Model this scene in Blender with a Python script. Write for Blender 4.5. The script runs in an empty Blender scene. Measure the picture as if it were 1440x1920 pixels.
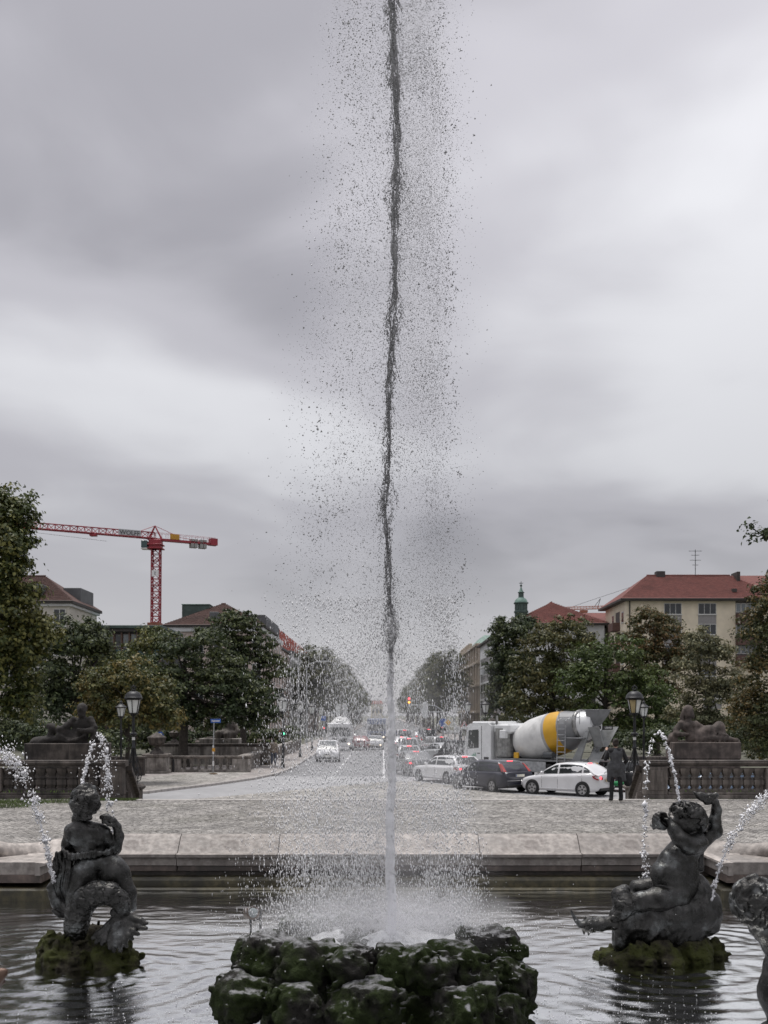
import bpy, bmesh, math, random
import numpy as np
from mathutils import Vector, Matrix

random.seed(7)
rng = np.random.default_rng(7)
scene = bpy.context.scene
COL = scene.collection

# ------------------------------------------------------------------ camera
CAM_H = 2.4            # eye height above the terrace
FPX = 2000.0           # focal length in photo pixels (photo 1440 x 1920)
HZ = 1340.0            # row of the horizon in the photo
cam_d = bpy.data.cameras.new('camera')
cam = bpy.data.objects.new('camera', cam_d)
COL.objects.link(cam)
cam.location = (0, 0, CAM_H)
cam.rotation_euler = (math.pi / 2, 0, 0)
cam_d.sensor_fit = 'HORIZONTAL'
cam_d.sensor_width = 36.0
cam_d.lens = 36.0 * FPX / 1440.0
cam_d.shift_y = (HZ - 960.0) / 1440.0
cam_d.clip_start = 0.1
cam_d.clip_end = 6000.0
cam_d.dof.use_dof = True
cam_d.dof.focus_distance = 12.5
cam_d.dof.aperture_fstop = 6.3
scene.camera = cam

# ------------------------------------------------------------------ sky
SUN_EL, SUN_AZ = 74.0, -25.0       # degrees; azimuth from +Y towards +X
world = bpy.data.worlds.new('World')
scene.world = world
world.use_nodes = True
wt = world.node_tree
wt.nodes.clear()
def wn(t, **kw):
    n = wt.nodes.new(t)
    for k, v in kw.items():
        setattr(n, k, v)
    return n
wl = wt.links.new
sky = wn('ShaderNodeTexSky', sky_type='NISHITA', sun_disc=False)
sky.sun_elevation = math.radians(SUN_EL)
sky.sun_rotation = math.radians(SUN_AZ)
tc = wn('ShaderNodeTexCoord')
sep = wn('ShaderNodeSeparateXYZ')
wl(tc.outputs['Generated'], sep.inputs[0])
def wmath(op, a, b=None, c=None):
    n = wn('ShaderNodeMath', operation=op)
    for i, s in enumerate((a, b, c)):
        if s is None:
            continue
        if isinstance(s, (int, float)):
            n.inputs[i].default_value = s
        else:
            wl(s, n.inputs[i])
    return n.outputs[0]
zz = wmath('ADD', wmath('MAXIMUM', sep.outputs[2], 0.0), 0.22)
cx = wmath('DIVIDE', sep.outputs[0], zz)
cy = wmath('DIVIDE', sep.outputs[1], zz)
comb = wn('ShaderNodeCombineXYZ')
wl(cx, comb.inputs[0]); wl(cy, comb.inputs[1])
def wnoise(scale, detail, rough, dist, off, stretch=(1, 1, 1)):
    mp = wn('ShaderNodeMapping')
    mp.inputs['Location'].default_value = off
    mp.inputs['Scale'].default_value = stretch
    wl(comb.outputs[0], mp.inputs[0])
    n = wn('ShaderNodeTexNoise')
    n.inputs['Scale'].default_value = scale
    n.inputs['Detail'].default_value = detail
    n.inputs['Roughness'].default_value = rough
    n.inputs['Distortion'].default_value = dist
    wl(mp.outputs[0], n.inputs['Vector'])
    return n.outputs[0]
n1 = wnoise(0.95, 4.0, 0.45, 0.3, (55.5, 16.7, 0.0))
n2 = wnoise(2.6, 5.0, 0.5, 0.5, (11.3, 1.7, 2.0))
mixn = wmath('ADD', wmath('MULTIPLY', n1, 0.84), wmath('MULTIPLY', n2, 0.16))
ramp = wn('ShaderNodeValToRGB')
ramp.color_ramp.interpolation = 'EASE'
els = ramp.color_ramp.elements
els[0].position = 0.36; els[0].color = (0.275, 0.268, 0.290, 1)
els[1].position = 0.64; els[1].color = (0.610, 0.610, 0.632, 1)
e = els.new(0.48); e.color = (0.415, 0.406, 0.434, 1)
wl(mixn, ramp.inputs[0])
cloud10 = wn('ShaderNodeVectorMath', operation='SCALE')
cloud10.inputs['Scale'].default_value = 10.0
hz = wn('ShaderNodeMapRange'); hz.interpolation_type = 'SMOOTHSTEP'
hz.inputs['From Min'].default_value = 0.02; hz.inputs['From Max'].default_value = 0.20
wl(sep.outputs[2], hz.inputs['Value'])
mixh = wn('ShaderNodeMix', data_type='RGBA')
mixh.inputs['A'].default_value = (0.590, 0.582, 0.608, 1)
wl(hz.outputs[0], mixh.inputs['Factor']); wl(ramp.outputs[0], mixh.inputs['B'])
wl(mixh.outputs['Result'], cloud10.inputs[0])
# overcast sky: brighter towards the zenith (CIE), over the whole dome
cie = wmath('MULTIPLY_ADD', wmath('MAXIMUM', sep.outputs[2], 0.0), 2.0/1.55, 1.0/1.55)
wl(wmath('MULTIPLY', cie, 7.7), cloud10.inputs['Scale'])
mixc = wn('ShaderNodeMix', data_type='RGBA')
mixc.inputs['Factor'].default_value = 0.96
wl(sky.outputs[0], mixc.inputs['A'])
wl(cloud10.outputs[0], mixc.inputs['B'])
bgn = wn('ShaderNodeBackground')
bgn.inputs['Strength'].default_value = 0.10
wl(mixc.outputs['Result'], bgn.inputs['Color'])
wo = wn('ShaderNodeOutputWorld')
wl(bgn.outputs[0], wo.inputs['Surface'])

# ------------------------------------------------------------------ sun (veiled by cloud)
sun_d = bpy.data.lights.new('sun', 'SUN')
sun_d.energy = 1.5
sun_d.angle = math.radians(24)
sun_d.color = (1.0, 0.97, 0.93)
sun = bpy.data.objects.new('sun', sun_d)
COL.objects.link(sun)
el, az = math.radians(SUN_EL), math.radians(SUN_AZ)
sdir = Vector((math.sin(az) * math.cos(el), math.cos(az) * math.cos(el), math.sin(el)))
sun.rotation_euler = sdir.to_track_quat('Z', 'Y').to_euler()

scene.view_settings.view_transform = 'Standard'
scene.view_settings.look = 'None'
scene.view_settings.gamma = 1.0
scene.view_settings.exposure = 0.66
scene.view_settings.use_curve_mapping = False
scene.render.engine = 'CYCLES'
scene.cycles.max_bounces = 8
scene.cycles.diffuse_bounces = 3
scene.cycles.glossy_bounces = 3
scene.cycles.transmission_bounces = 6
scene.cycles.transparent_max_bounces = 12
scene.cycles.volume_bounces = 3
scene.cycles.caustics_reflective = False
scene.cycles.caustics_refractive = False

# ------------------------------------------------------------------ helpers
ROAD = -1.2            # level of the street below the terrace
WATER = -0.55
def at(px, py, Y):
    return Vector(((px - 720.0) * Y / FPX, Y, CAM_H - (py - HZ) * Y / FPX))
def atx(px, Y):
    return (px - 720.0) * Y / FPX
def atz(py, Y):
    return CAM_H - (py - HZ) * Y / FPX
def ground(px, py, z=ROAD):
    Y = (CAM_H - z) * FPX / (py - HZ)
    return Vector((atx(px, Y), Y, z))

def tag(o, label=None, cat=None, group=None, kind=None):
    if label: o['label'] = label
    if cat: o['category'] = cat
    if group: o['group'] = group
    if kind: o['kind'] = kind
    return o
def thing(name, loc, label, cat, rz=0.0, group=None, scale=1.0):
    o = bpy.data.objects.new(name, None)
    COL.objects.link(o)
    o.empty_display_size = 0.3
    o.location = loc
    o.rotation_euler = (0, 0, rz)
    o.scale = (scale,) * 3
    return tag(o, label, cat, group)
def kids(o):
    return [c for c in bpy.data.objects if c.parent == o]
CH = {}
def adopt(o, parent):
    if parent is not None:
        o.parent = parent
        CH.setdefault(parent.name, []).append(o)
def copy_tree(o, parent=None):
    c = o.copy()
    COL.objects.link(c)
    if parent is not None:
        c.parent = parent
        CH.setdefault(parent.name, []).append(c)
    for k in list(CH.get(o.name, [])):
        copy_tree(k, c)
    return c

def link_mesh(me, name, mat, parent=None, smooth=None, loc=None, rz=None):
    o = bpy.data.objects.new(name, me)
    COL.objects.link(o)
    if mat is not None and not me.materials:
        for m in (mat if isinstance(mat, (list, tuple)) else [mat]):
            me.materials.append(m)
    if loc is not None: o.location = loc
    if rz is not None: o.rotation_euler = (0, 0, rz)
    adopt(o, parent)
    return o
def share(o, loc=None, parent=None, rot=None, scale=None):
    c = bpy.data.objects.new(o.name, o.data)
    COL.objects.link(c)
    if loc is not None: c.location = loc
    if rot is not None: c.rotation_euler = rot
    if scale is not None: c.scale = scale
    adopt(c, parent)
    return c
def raw_mesh(name, V, F, smooth=None):
    me = bpy.data.meshes.new(name)
    V = np.asarray(V, dtype=np.float32).reshape(-1, 3)
    if isinstance(F, np.ndarray):
        n, k = F.shape
        me.vertices.add(len(V)); me.vertices.foreach_set('co', V.ravel())
        me.loops.add(n * k); me.loops.foreach_set('vertex_index', F.astype(np.int32).ravel())
        me.polygons.add(n); me.polygons.foreach_set('loop_start', np.arange(0, n * k, k, dtype=np.int32))
        me.update(calc_edges=True)
    else:
        me.from_pydata(V.tolist(), [], F)
        me.update()
    if smooth is not None:
        me.polygons.foreach_set('use_smooth', np.ones(len(me.polygons), dtype=bool))
        if smooth < 179:
            me.set_sharp_from_angle(angle=math.radians(smooth))
    return me

class MB:
    """collects primitive shapes of ONE part"""
    def __init__(s):
        s.v = []; s.f = []
    def add(s, V, F):
        b = len(s.v)
        s.v.extend([tuple(p) for p in V])
        s.f.extend([tuple(i + b for i in f) for f in F])
        return s
    def box(s, lo, hi, bev=0.0, M=None):
        x0, y0, z0 = lo; x1, y1, z1 = hi
        if bev <= 0:
            V = [(x0,y0,z0),(x1,y0,z0),(x1,y1,z0),(x0,y1,z0),(x0,y0,z1),(x1,y0,z1),(x1,y1,z1),(x0,y1,z1)]
            F = [(3,2,1,0),(4,5,6,7),(0,1,5,4),(1,2,6,5),(2,3,7,6),(3,0,4,7)]
        else:
            bev = min(bev, (x1-x0)*.45, (y1-y0)*.45, (z1-z0)*.45)
            V = []; idx = {}
            for i, x in enumerate((x0, x1)):
                for j, y in enumerate((y0, y1)):
                    for k, z in enumerate((z0, z1)):
                        ix = x + (bev if i == 0 else -bev); iy = y + (bev if j == 0 else -bev); iz = z + (bev if k == 0 else -bev)
                        idx[i,j,k] = len(V)
                        V += [(x, iy, iz), (ix, y, iz), (ix, iy, z)]
            F = []
            def q(*c): F.append(tuple(c))
            g = lambda i,j,k,a: idx[i,j,k] + a
            q(g(0,0,0,0),g(0,0,1,0),g(0,1,1,0),g(0,1,0,0)); q(g(1,0,0,0),g(1,1,0,0),g(1,1,1,0),g(1,0,1,0))
            q(g(0,0,0,1),g(1,0,0,1),g(1,0,1,1),g(0,0,1,1)); q(g(0,1,0,1),g(0,1,1,1),g(1,1,1,1),g(1,1,0,1))
            q(g(0,0,0,2),g(0,1,0,2),g(1,1,0,2),g(1,0,0,2)); q(g(0,0,1,2),g(1,0,1,2),g(1,1,1,2),g(0,1,1,2))
            for a in (0, 1):
                for b in (0, 1):
                    q(g(a,b,0,0),g(a,b,0,1),g(a,b,1,1),g(a,b,1,0)) if a == b else q(g(a,b,0,1),g(a,b,0,0),g(a,b,1,0),g(a,b,1,1))
                    q(g(a,0,b,0),g(a,1,b,0),g(a,1,b,2),g(a,0,b,2)) if a == b else q(g(a,0,b,2),g(a,1,b,2),g(a,1,b,0),g(a,0,b,0))
                    q(g(0,a,b,1),g(0,a,b,2),g(1,a,b,2),g(1,a,b,1)) if a == b else q(g(0,a,b,2),g(0,a,b,1),g(1,a,b,1),g(1,a,b,2))
            for i in (0,1):
                for j in (0,1):
                    for k in (0,1):
                        t = (g(i,j,k,0), g(i,j,k,1), g(i,j,k,2))
                        F.append(t if (i+j+k) % 2 else t[::-1])
        if M is not None:
            V = [tuple(M @ Vector(p)) for p in V]
        return s.add(V, F)
    def lathe(s, prof, n=16, c=(0,0,0), M=None, sq=False, caps=True):
        V = []; F = []
        off = math.pi / n if sq else 0.0
        k = 1.0 / math.cos(math.pi / n) if sq else 1.0
        for z, r in prof:
            for i in range(n):
                a = 2*math.pi*i/n + off
                V.append((c[0] + math.cos(a)*r*k, c[1] + math.sin(a)*r*k, c[2] + z))
        for j in range(len(prof)-1):
            for i in range(n):
                F.append((j*n+i, j*n+(i+1)%n, (j+1)*n+(i+1)%n, (j+1)*n+i))
        if caps:
            F.append(tuple(range(n-1, -1, -1))); F.append(tuple((len(prof)-1)*n + i for i in range(n)))
        if M is not None:
            V = [tuple(M @ Vector(p)) for p in V]
        return s.add(V, F)
    def tube(s, pts, rad, n=8, caps=True, closed=False):
        pts = [Vector(p) for p in pts]
        if not hasattr(rad, '__len__'): rad = [rad]*len(pts)
        V = []; F = []; up = None
        m = len(pts)
        for j, p in enumerate(pts):
            if closed: t = pts[(j+1) % m] - pts[j-1]
            else: t = pts[min(j+1, m-1)] - pts[max(j-1, 0)]
            t = t.normalized() if t.length > 1e-9 else Vector((0,0,1))
            if up is None:
                up = Vector((0,0,1)) if abs(t.z) < .9 else Vector((1,0,0))
            a = t.cross(up)
            a = a.normalized() if a.length > 1e-6 else t.orthogonal().normalized()
            b = a.cross(t).normalized(); up = b
            for i in range(n):
                an = 2*math.pi*i/n
                V.append(tuple(p + (a*math.cos(an) + b*math.sin(an))*rad[j]))
        for j in range(m if closed else m-1):
            for i in range(n):
                j2 = (j+1) % m
                F.append((j*n+i, j*n+(i+1)%n, j2*n+(i+1)%n, j2*n+i))
        if caps and not closed:
            F.append(tuple(range(n-1,-1,-1))); F.append(tuple((m-1)*n+i for i in range(n)))
        return s.add(V, F)
    def prism(s, poly, axis, t0, t1):
        """poly of 2-D points extruded along axis 'x','y' or 'z'"""
        def P(a, b, t):
            return (t, a, b) if axis == 'x' else ((a, t, b) if axis == 'y' else (a, b, t))
        n = len(poly)
        V = [P(a, b, t0) for a, b in poly] + [P(a, b, t1) for a, b in poly]
        F = [tuple(range(n-1,-1,-1)), tuple(range(n, 2*n))] + [(i, (i+1)%n, n+(i+1)%n, n+i) for i in range(n)]
        return s.add(V, F)
    def poly(s, pts):
        return s.add(pts, [tuple(range(len(pts)))])
    def loft(s, rings, closed=True, caps=True):
        n = len(rings[0]); V = [p for r in rings for p in r]; F = []
        for j in range(len(rings)-1):
            for i in range(n if closed else n-1):
                F.append((j*n+i, j*n+(i+1)%n, (j+1)*n+(i+1)%n, (j+1)*n+i))
        if caps:
            F.append(tuple(range(n-1,-1,-1))); F.append(tuple((len(rings)-1)*n+i for i in range(n)))
        return s.add(V, F)
    def sphere(s, c, r, n=12, m=8):
        r = r if hasattr(r, '__len__') else (r, r, r)
        V = [(c[0], c[1], c[2]-r[2])]; F = []
        for j in range(1, m):
            ph = -math.pi/2 + math.pi*j/m
            for i in range(n):
                a = 2*math.pi*i/n
                V.append((c[0]+r[0]*math.cos(ph)*math.cos(a), c[1]+r[1]*math.cos(ph)*math.sin(a), c[2]+r[2]*math.sin(ph)))
        V.append((c[0], c[1], c[2]+r[2]))
        for i in range(n):
            F.append((0, 1+(i+1)%n, 1+i))
            F.append((len(V)-1, 1+(m-2)*n+i, 1+(m-2)*n+(i+1)%n))
        for j in range(m-2):
            for i in range(n):
                F.append((1+j*n+i, 1+j*n+(i+1)%n, 1+(j+1)*n+(i+1)%n, 1+(j+1)*n+i))
        return s.add(V, F)
    def build(s, name, mat, parent=None, smooth=35, loc=None, rz=None, fix=True):
        me = raw_mesh(name, s.v, s.f)
        if fix:
            bm = bmesh.new(); bm.from_mesh(me)
            bmesh.ops.recalc_face_normals(bm, faces=bm.faces)
            bm.to_mesh(me); bm.free()
        if smooth is not None:
            me.polygons.foreach_set('use_smooth', np.ones(len(me.polygons), dtype=bool))
            me.set_sharp_from_angle(angle=math.radians(smooth))
        return link_mesh(me, name, mat, parent, loc=loc, rz=rz)
def bx(name, lo, hi, mat, parent=None, bev=0.0, loc=None, rz=None):
    return MB().box(lo, hi, bev).build(name, mat, parent, smooth=None if bev == 0 else 30, loc=loc, rz=rz, fix=bev > 0)

# ------------------------------------------------------------------ numeric noise and signed-distance sculpting
_T = np.random.default_rng(3).random((64, 64, 64)).astype(np.float32)
def vnoise(P, scale=1.0, seed=0):
    Q = P * scale + seed * 7.31
    I = np.floor(Q).astype(np.int64); f = (Q - I).astype(np.float32)
    f = f*f*(3-2*f)
    I &= 63; J = (I + 1) & 63
    x0,y0,z0 = I[...,0],I[...,1],I[...,2]; x1,y1,z1 = J[...,0],J[...,1],J[...,2]
    fx,fy,fz = f[...,0],f[...,1],f[...,2]
    a = _T[x0,y0,z0]*(1-fx)+_T[x1,y0,z0]*fx; b = _T[x0,y1,z0]*(1-fx)+_T[x1,y1,z0]*fx
    c = _T[x0,y0,z1]*(1-fx)+_T[x1,y0,z1]*fx; d = _T[x0,y1,z1]*(1-fx)+_T[x1,y1,z1]*fx
    return ((a*(1-fy)+b*fy)*(1-fz) + (c*(1-fy)+d*fy)*fz)*2-1
def fbm(P, scale=1.0, oct=4, seed=0, gain=.5):
    r = 0; a = 1.0
    for o in range(oct):
        r = r + a*vnoise(P, scale*2**o, seed+o*3); a *= gain
    return r

class SDF:
    def __init__(s, lo, hi, h):
        s.lo = np.array(lo, float); s.h = h
        s.n = np.maximum(np.ceil((np.array(hi, float)-s.lo)/h).astype(int)+1, 4)
        s.D = np.full(s.n, 0.25, dtype=np.float32)
        s.ax = [s.lo[i] + h*np.arange(s.n[i]) for i in range(3)]
    def _win(s, lo, hi):
        a = np.clip(np.floor((np.array(lo)-s.lo)/s.h).astype(int), 0, s.n-1)
        b = np.clip(np.ceil((np.array(hi)-s.lo)/s.h).astype(int)+1, 1, s.n)
        return tuple(slice(a[i], max(b[i], a[i]+1)) for i in range(3))
    def _pts(s, w):
        g = np.meshgrid(s.ax[0][w[0]], s.ax[1][w[1]], s.ax[2][w[2]], indexing='ij')
        return np.stack(g, -1).astype(np.float32)
    def _mix(s, w, d, k, sub=False):
        A = s.D[w]
        if sub:
            d = -d; hh = np.clip(.5-.5*(A-d)/k, 0, 1)
            s.D[w] = A*(1-hh)+d*hh + k*hh*(1-hh)
        else:
            hh = np.clip(.5+.5*(A-d)/k, 0, 1)
            s.D[w] = A*(1-hh)+d*hh - k*hh*(1-hh)
    def cap(s, a, b, ra, rb=None, k=.02, sub=False, flat=None):
        rb = ra if rb is None else rb
        a = np.array(a, float); b = np.array(b, float); m = max(ra, rb)+2.2*k+3*s.h
        w = s._win(np.minimum(a, b)-m, np.maximum(a, b)+m)
        P = s._pts(w); ab = b-a; L = max(float(ab@ab), 1e-9)
        t = np.clip(((P-a)@ab)/L, 0, 1)[..., None]
        q = P-a-t*ab
        if flat is not None:
            fa = np.array(flat[0], float); fa /= np.linalg.norm(fa)
            q = q + (q@fa)[..., None]*fa*(flat[1]-1)
        s._mix(w, np.linalg.norm(q, axis=-1) - (ra+(rb-ra)*t[..., 0]), k, sub)
        return s
    def chain(s, pts, k=.02, flat=None):
        for (a, ra), (b, rb) in zip(pts[:-1], pts[1:]):
            s.cap(a, b, ra, rb, k, flat=flat)
        return s
    def ell(s, c, r, R=None, k=.02, sub=False):
        c = np.array(c, float); r = np.array(r if hasattr(r, '__len__') else (r,)*3, float)
        m = r.max()+2.2*k+3*s.h
        w = s._win(c-m, c+m)
        P = s._pts(w)-c
        if R is not None: P = P@np.array(R.to_3x3())
        k0 = np.linalg.norm(P/r, axis=-1); k1 = np.linalg.norm(P/(r*r), axis=-1)+1e-6
        s._mix(w, (k0*(k0-1)/k1), k, sub)
        return s
    def disp(s, fn, lo=None, hi=None):
        w = s._win(s.lo if lo is None else lo, (s.lo+s.h*s.n) if hi is None else hi)
        A = s.D[w]; near = np.abs(A) < .12
        P = s._pts(w)[near]
        A[near] += fn(P).astype(np.float32); s.D[w] = A
        return s
    def geo(s):
        D = s.D.copy()
        D[0]=D[-1]=.2; D[:,0]=D[:,-1]=.2; D[:,:,0]=D[:,:,-1]=.2
        I = D < 0
        nx,ny,nz = D.shape
        c = [(i,j,k) for i in (0,1) for j in (0,1) for k in (0,1)]
        S = np.zeros((nx-1,ny-1,nz-1), np.uint8)
        for i,j,k in c: S += I[i:nx-1+i, j:ny-1+j, k:nz-1+k]
        act = (S > 0) & (S < 8)
        A = np.argwhere(act)
        idx = np.full(act.shape, -1, np.int64); idx[act] = np.arange(len(A))
        val = {q: D[A[:,0]+q[0], A[:,1]+q[1], A[:,2]+q[2]] for q in c}
        acc = np.zeros((len(A),3)); cnt = np.zeros(len(A))
        for ai in range(3):
            for q in c:
                if q[ai]: continue
                r = list(q); r[ai] = 1; r = tuple(r)
                a, b = val[q], val[r]; m = (a < 0) != (b < 0)
                t = np.where(m, a/np.where(m, a-b, 1), 0)
                p = np.array(q, float)[None].repeat(len(A), 0); p[:,ai] = t
                acc[m] += p[m]; cnt[m] += 1
        V = (A + acc/cnt[:,None])*s.h + s.lo
        Q = []
        for ai in range(3):
            b, cc = (ai+1)%3, (ai+2)%3
            sl0 = [slice(1,-1)]*3; sl1 = [slice(1,-1)]*3
            sl0[ai] = slice(0,-1); sl1[ai] = slice(1,None)
            a0 = I[tuple(sl0)]; a1 = I[tuple(sl1)]
            e = np.argwhere(a0 != a1)
            if not len(e): continue
            off = np.ones(3, int); off[ai] = 0
            G = e+off
            flip = a0[tuple(e.T)]
            ub = np.zeros(3,int); ub[b]=1; uc = np.zeros(3,int); uc[cc]=1
            g = lambda X: idx[X[:,0],X[:,1],X[:,2]]
            q = np.stack([g(G-ub-uc), g(G-uc), g(G), g(G-ub)], 1)
            q[~flip] = q[~flip][:, ::-1]
            Q.append(q)
        return V, np.concatenate(Q)
    def build(s, name, mat, parent=None, scale=1.0, smooth=179, loc=None, rz=None):
        V, F = s.geo()
        return link_mesh(raw_mesh(name, V*scale, F, smooth), name, mat, parent, loc=loc, rz=rz)

# ------------------------------------------------------------------ materials
MATS = {}
def mat(name, col, rough=.7, metal=0.0, var=.18, scale=4.0, bump=.0, bscale=30.0, col2=None, c2at=.55, c2w=.12, c2scale=1.2,
        streak=None, spec=.5, coat=0.0, stretch=(1,1,1), trans=0.0, em=None, emst=0.0, rvar=0.0, island=0.0, top=None, detail=6.0, objrand=0.0):
    """procedural material: base colour with noise, a second colour in blotches, vertical streaks, relief"""
    if name in MATS: return MATS[name]
    m = bpy.data.materials.new(name); m.use_nodes = True
    nt = m.node_tree; nt.nodes.clear(); L = nt.links.new
    def nd(t, **kw):
        n = nt.nodes.new(t)
        for k, v in kw.items(): setattr(n, k, v)
        return n
    tcn = nd('ShaderNodeTexCoord')
    mp = nd('ShaderNodeMapping'); mp.inputs['Scale'].default_value = stretch
    L(tcn.outputs['Object'], mp.inputs[0])
    def noise(sc, det=detail, rg=.55, vec=None):
        n = nd('ShaderNodeTexNoise')
        n.inputs['Scale'].default_value = sc; n.inputs['Detail'].default_value = det; n.inputs['Roughness'].default_value = rg
        L(vec if vec is not None else mp.outputs[0], n.inputs['Vector'])
        return n.outputs[0]
    def mixc(f, a, b, bt='MIX'):
        n = nd('ShaderNodeMix', data_type='RGBA', blend_type=bt)
        for s_, v in ((n.inputs['Factor'], f), (n.inputs['A'], a), (n.inputs['B'], b)):
            if isinstance(v, (int, float)): s_.default_value = v
            elif isinstance(v, tuple): s_.default_value = (*v[:3], 1)
            else: L(v, s_)
        return n.outputs['Result']
    def rampf(src, p0, p1, v0=0.0, v1=1.0):
        n = nd('ShaderNodeMapRange'); n.interpolation_type = 'SMOOTHSTEP'
        n.inputs['From Min'].default_value = p0; n.inputs['From Max'].default_value = p1
        n.inputs['To Min'].default_value = v0; n.inputs['To Max'].default_value = v1
        L(src, n.inputs['Value']); return n.outputs[0]
    lo = tuple(max(0, c*(1-var)) for c in col); hi = tuple(min(1, c*(1+var)) for c in col)
    cur = mixc(rampf(noise(scale), .3, .7), lo, hi) if var > 0 else None
    if cur is None:
        rgb = nd('ShaderNodeRGB'); rgb.outputs[0].default_value = (*col, 1); cur = rgb.outputs[0]
    if col2 is not None:
        cur = mixc(rampf(noise(c2scale, 7, .6), c2at-c2w, c2at+c2w), cur, col2)
    if streak is not None:
        mp2 = nd('ShaderNodeMapping'); mp2.inputs['Scale'].default_value = (3.0, 3.0, .35)
        L(tcn.outputs['Object'], mp2.inputs[0])
        cur = mixc(rampf(noise(1.6, 6, .6, mp2.outputs[0]), .45, .72), cur, streak)
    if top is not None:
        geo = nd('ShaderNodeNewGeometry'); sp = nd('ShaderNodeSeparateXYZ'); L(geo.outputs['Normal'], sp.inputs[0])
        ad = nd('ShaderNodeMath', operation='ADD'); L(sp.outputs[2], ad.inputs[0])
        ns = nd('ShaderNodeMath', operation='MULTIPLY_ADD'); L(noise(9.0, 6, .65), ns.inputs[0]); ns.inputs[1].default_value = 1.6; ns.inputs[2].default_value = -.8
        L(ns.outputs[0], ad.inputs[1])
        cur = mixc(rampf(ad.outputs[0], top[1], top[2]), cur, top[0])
    if island > 0:
        geo = nd('ShaderNodeNewGeometry')
        hs = nd('ShaderNodeHueSaturation')
        L(rampf(geo.outputs['Random Per Island'], 0, 1, 1-island, 1+island), hs.inputs['Value'])
        L(cur, hs.inputs['Color']); cur = hs.outputs[0]
    if objrand > 0:
        oi = nd('ShaderNodeObjectInfo'); hs = nd('ShaderNodeHueSaturation')
        L(rampf(oi.outputs['Random'], 0, 1, 1-objrand, 1+objrand), hs.inputs['Value'])
        L(cur, hs.inputs['Color']); cur = hs.outputs[0]
    b = nd('ShaderNodeBsdfPrincipled')
    L(cur, b.inputs['Base Color'])
    b.inputs['Roughness'].default_value = rough; b.inputs['Metallic'].default_value = metal
    b.inputs['Specular IOR Level'].default_value = spec
    b.inputs['Coat Weight'].default_value = coat
    b.inputs['Coat Roughness'].default_value = .06
    b.inputs['Transmission Weight'].default_value = trans
    if rvar > 0:
        L(rampf(noise(scale*1.7), .3, .7, max(.02, rough-rvar), min(1, rough+rvar)), b.inputs['Roughness'])
    if em is not None:
        b.inputs['Emission Color'].default_value = (*em, 1); b.inputs['Emission Strength'].default_value = emst
    if bump > 0:
        bn = nd('ShaderNodeBump'); bn.inputs['Strength'].default_value = min(1, bump); bn.inputs['Distance'].default_value = .02*max(1, bump)
        L(noise(bscale, 8, .65), bn.inputs['Height']); L(bn.outputs[0], b.inputs['Normal'])
    out = nd('ShaderNodeOutputMaterial'); L(b.outputs[0], out.inputs[0])
    MATS[name] = m
    return m

def text_mesh(txt, size, name, material, parent, loc, rot, thick=.004, align='CENTER'):
    cu = bpy.data.curves.new(name, 'FONT'); cu.body = txt; cu.size = size; cu.align_x = align; cu.align_y = 'CENTER'; cu.extrude = thick
    cu.resolution_u = 2
    tmp = bpy.data.objects.new('tmp_text', cu); COL.objects.link(tmp)
    dg = bpy.context.evaluated_depsgraph_get(); dg.update()
    me = bpy.data.meshes.new_from_object(tmp.evaluated_get(dg))
    bpy.data.objects.remove(tmp)
    me.name = name; me.materials.clear()
    o = link_mesh(me, name, material, parent)
    o.location = loc; o.rotation_euler = rot
    return o

GRANITE = mat('granite_coping', (.375,.34,.31), .55, var=.3, scale=9, bump=.5, bscale=45, col2=(.20,.175,.16), c2at=.60, c2w=.14, c2scale=4.0, streak=(.26,.235,.215), objrand=.22, rvar=.15)
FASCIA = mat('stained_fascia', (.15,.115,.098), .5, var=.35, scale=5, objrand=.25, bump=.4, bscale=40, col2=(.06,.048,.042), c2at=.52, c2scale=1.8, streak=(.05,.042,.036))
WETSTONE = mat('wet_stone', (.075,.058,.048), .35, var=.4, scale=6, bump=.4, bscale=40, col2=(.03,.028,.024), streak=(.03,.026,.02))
ALGAE = mat('algae_stone', (.068,.059,.030), .45, var=.5, scale=9, bump=.5, bscale=50, col2=(.02,.018,.01))
COBBLE = mat('cobble_stone', (.285,.27,.25), .6, var=.3, scale=1.3, bump=.3, bscale=80, island=.22, col2=(.21,.20,.175), c2at=.6, c2scale=.4)
JOINT = mat('joint_sand', (.14,.13,.11), .9, var=.3, scale=8, bump=.3)
ASPH = mat('asphalt', (.19,.19,.195), .55, var=.12, scale=2.5, bump=.2, bscale=120, col2=(.145,.145,.15), c2at=.58, c2scale=.35)
ASPHL = mat('asphalt_pale', (.33,.33,.335), .55, var=.1, scale=2.0, bump=.2, bscale=120, col2=(.27,.27,.275), c2at=.58, c2scale=.3)
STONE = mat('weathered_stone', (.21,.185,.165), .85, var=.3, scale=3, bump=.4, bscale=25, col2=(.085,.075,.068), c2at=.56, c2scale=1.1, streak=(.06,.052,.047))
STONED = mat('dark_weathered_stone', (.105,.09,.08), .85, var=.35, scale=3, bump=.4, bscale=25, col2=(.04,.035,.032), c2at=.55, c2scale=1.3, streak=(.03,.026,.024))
BRONZE = mat('bronze_patina', (.048,.047,.045), .30, metal=.85, var=.5, scale=7, bump=.45, bscale=34, col2=(.19,.20,.20), c2at=.62, c2w=.12, c2scale=4, spec=.5, rvar=.14, streak=(.045,.045,.043))
# ================================================================== SETTING
# the wide ground at street level
g = MB().poly([(-900,-60,ROAD-.06),(900,-60,ROAD-.06),(900,2500,ROAD-.06),(-900,2500,ROAD-.06)]).build('ground', mat('earth', (.10,.10,.075), .95, var=.3, scale=.2), smooth=None)
tag(g, kind='structure')
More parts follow.
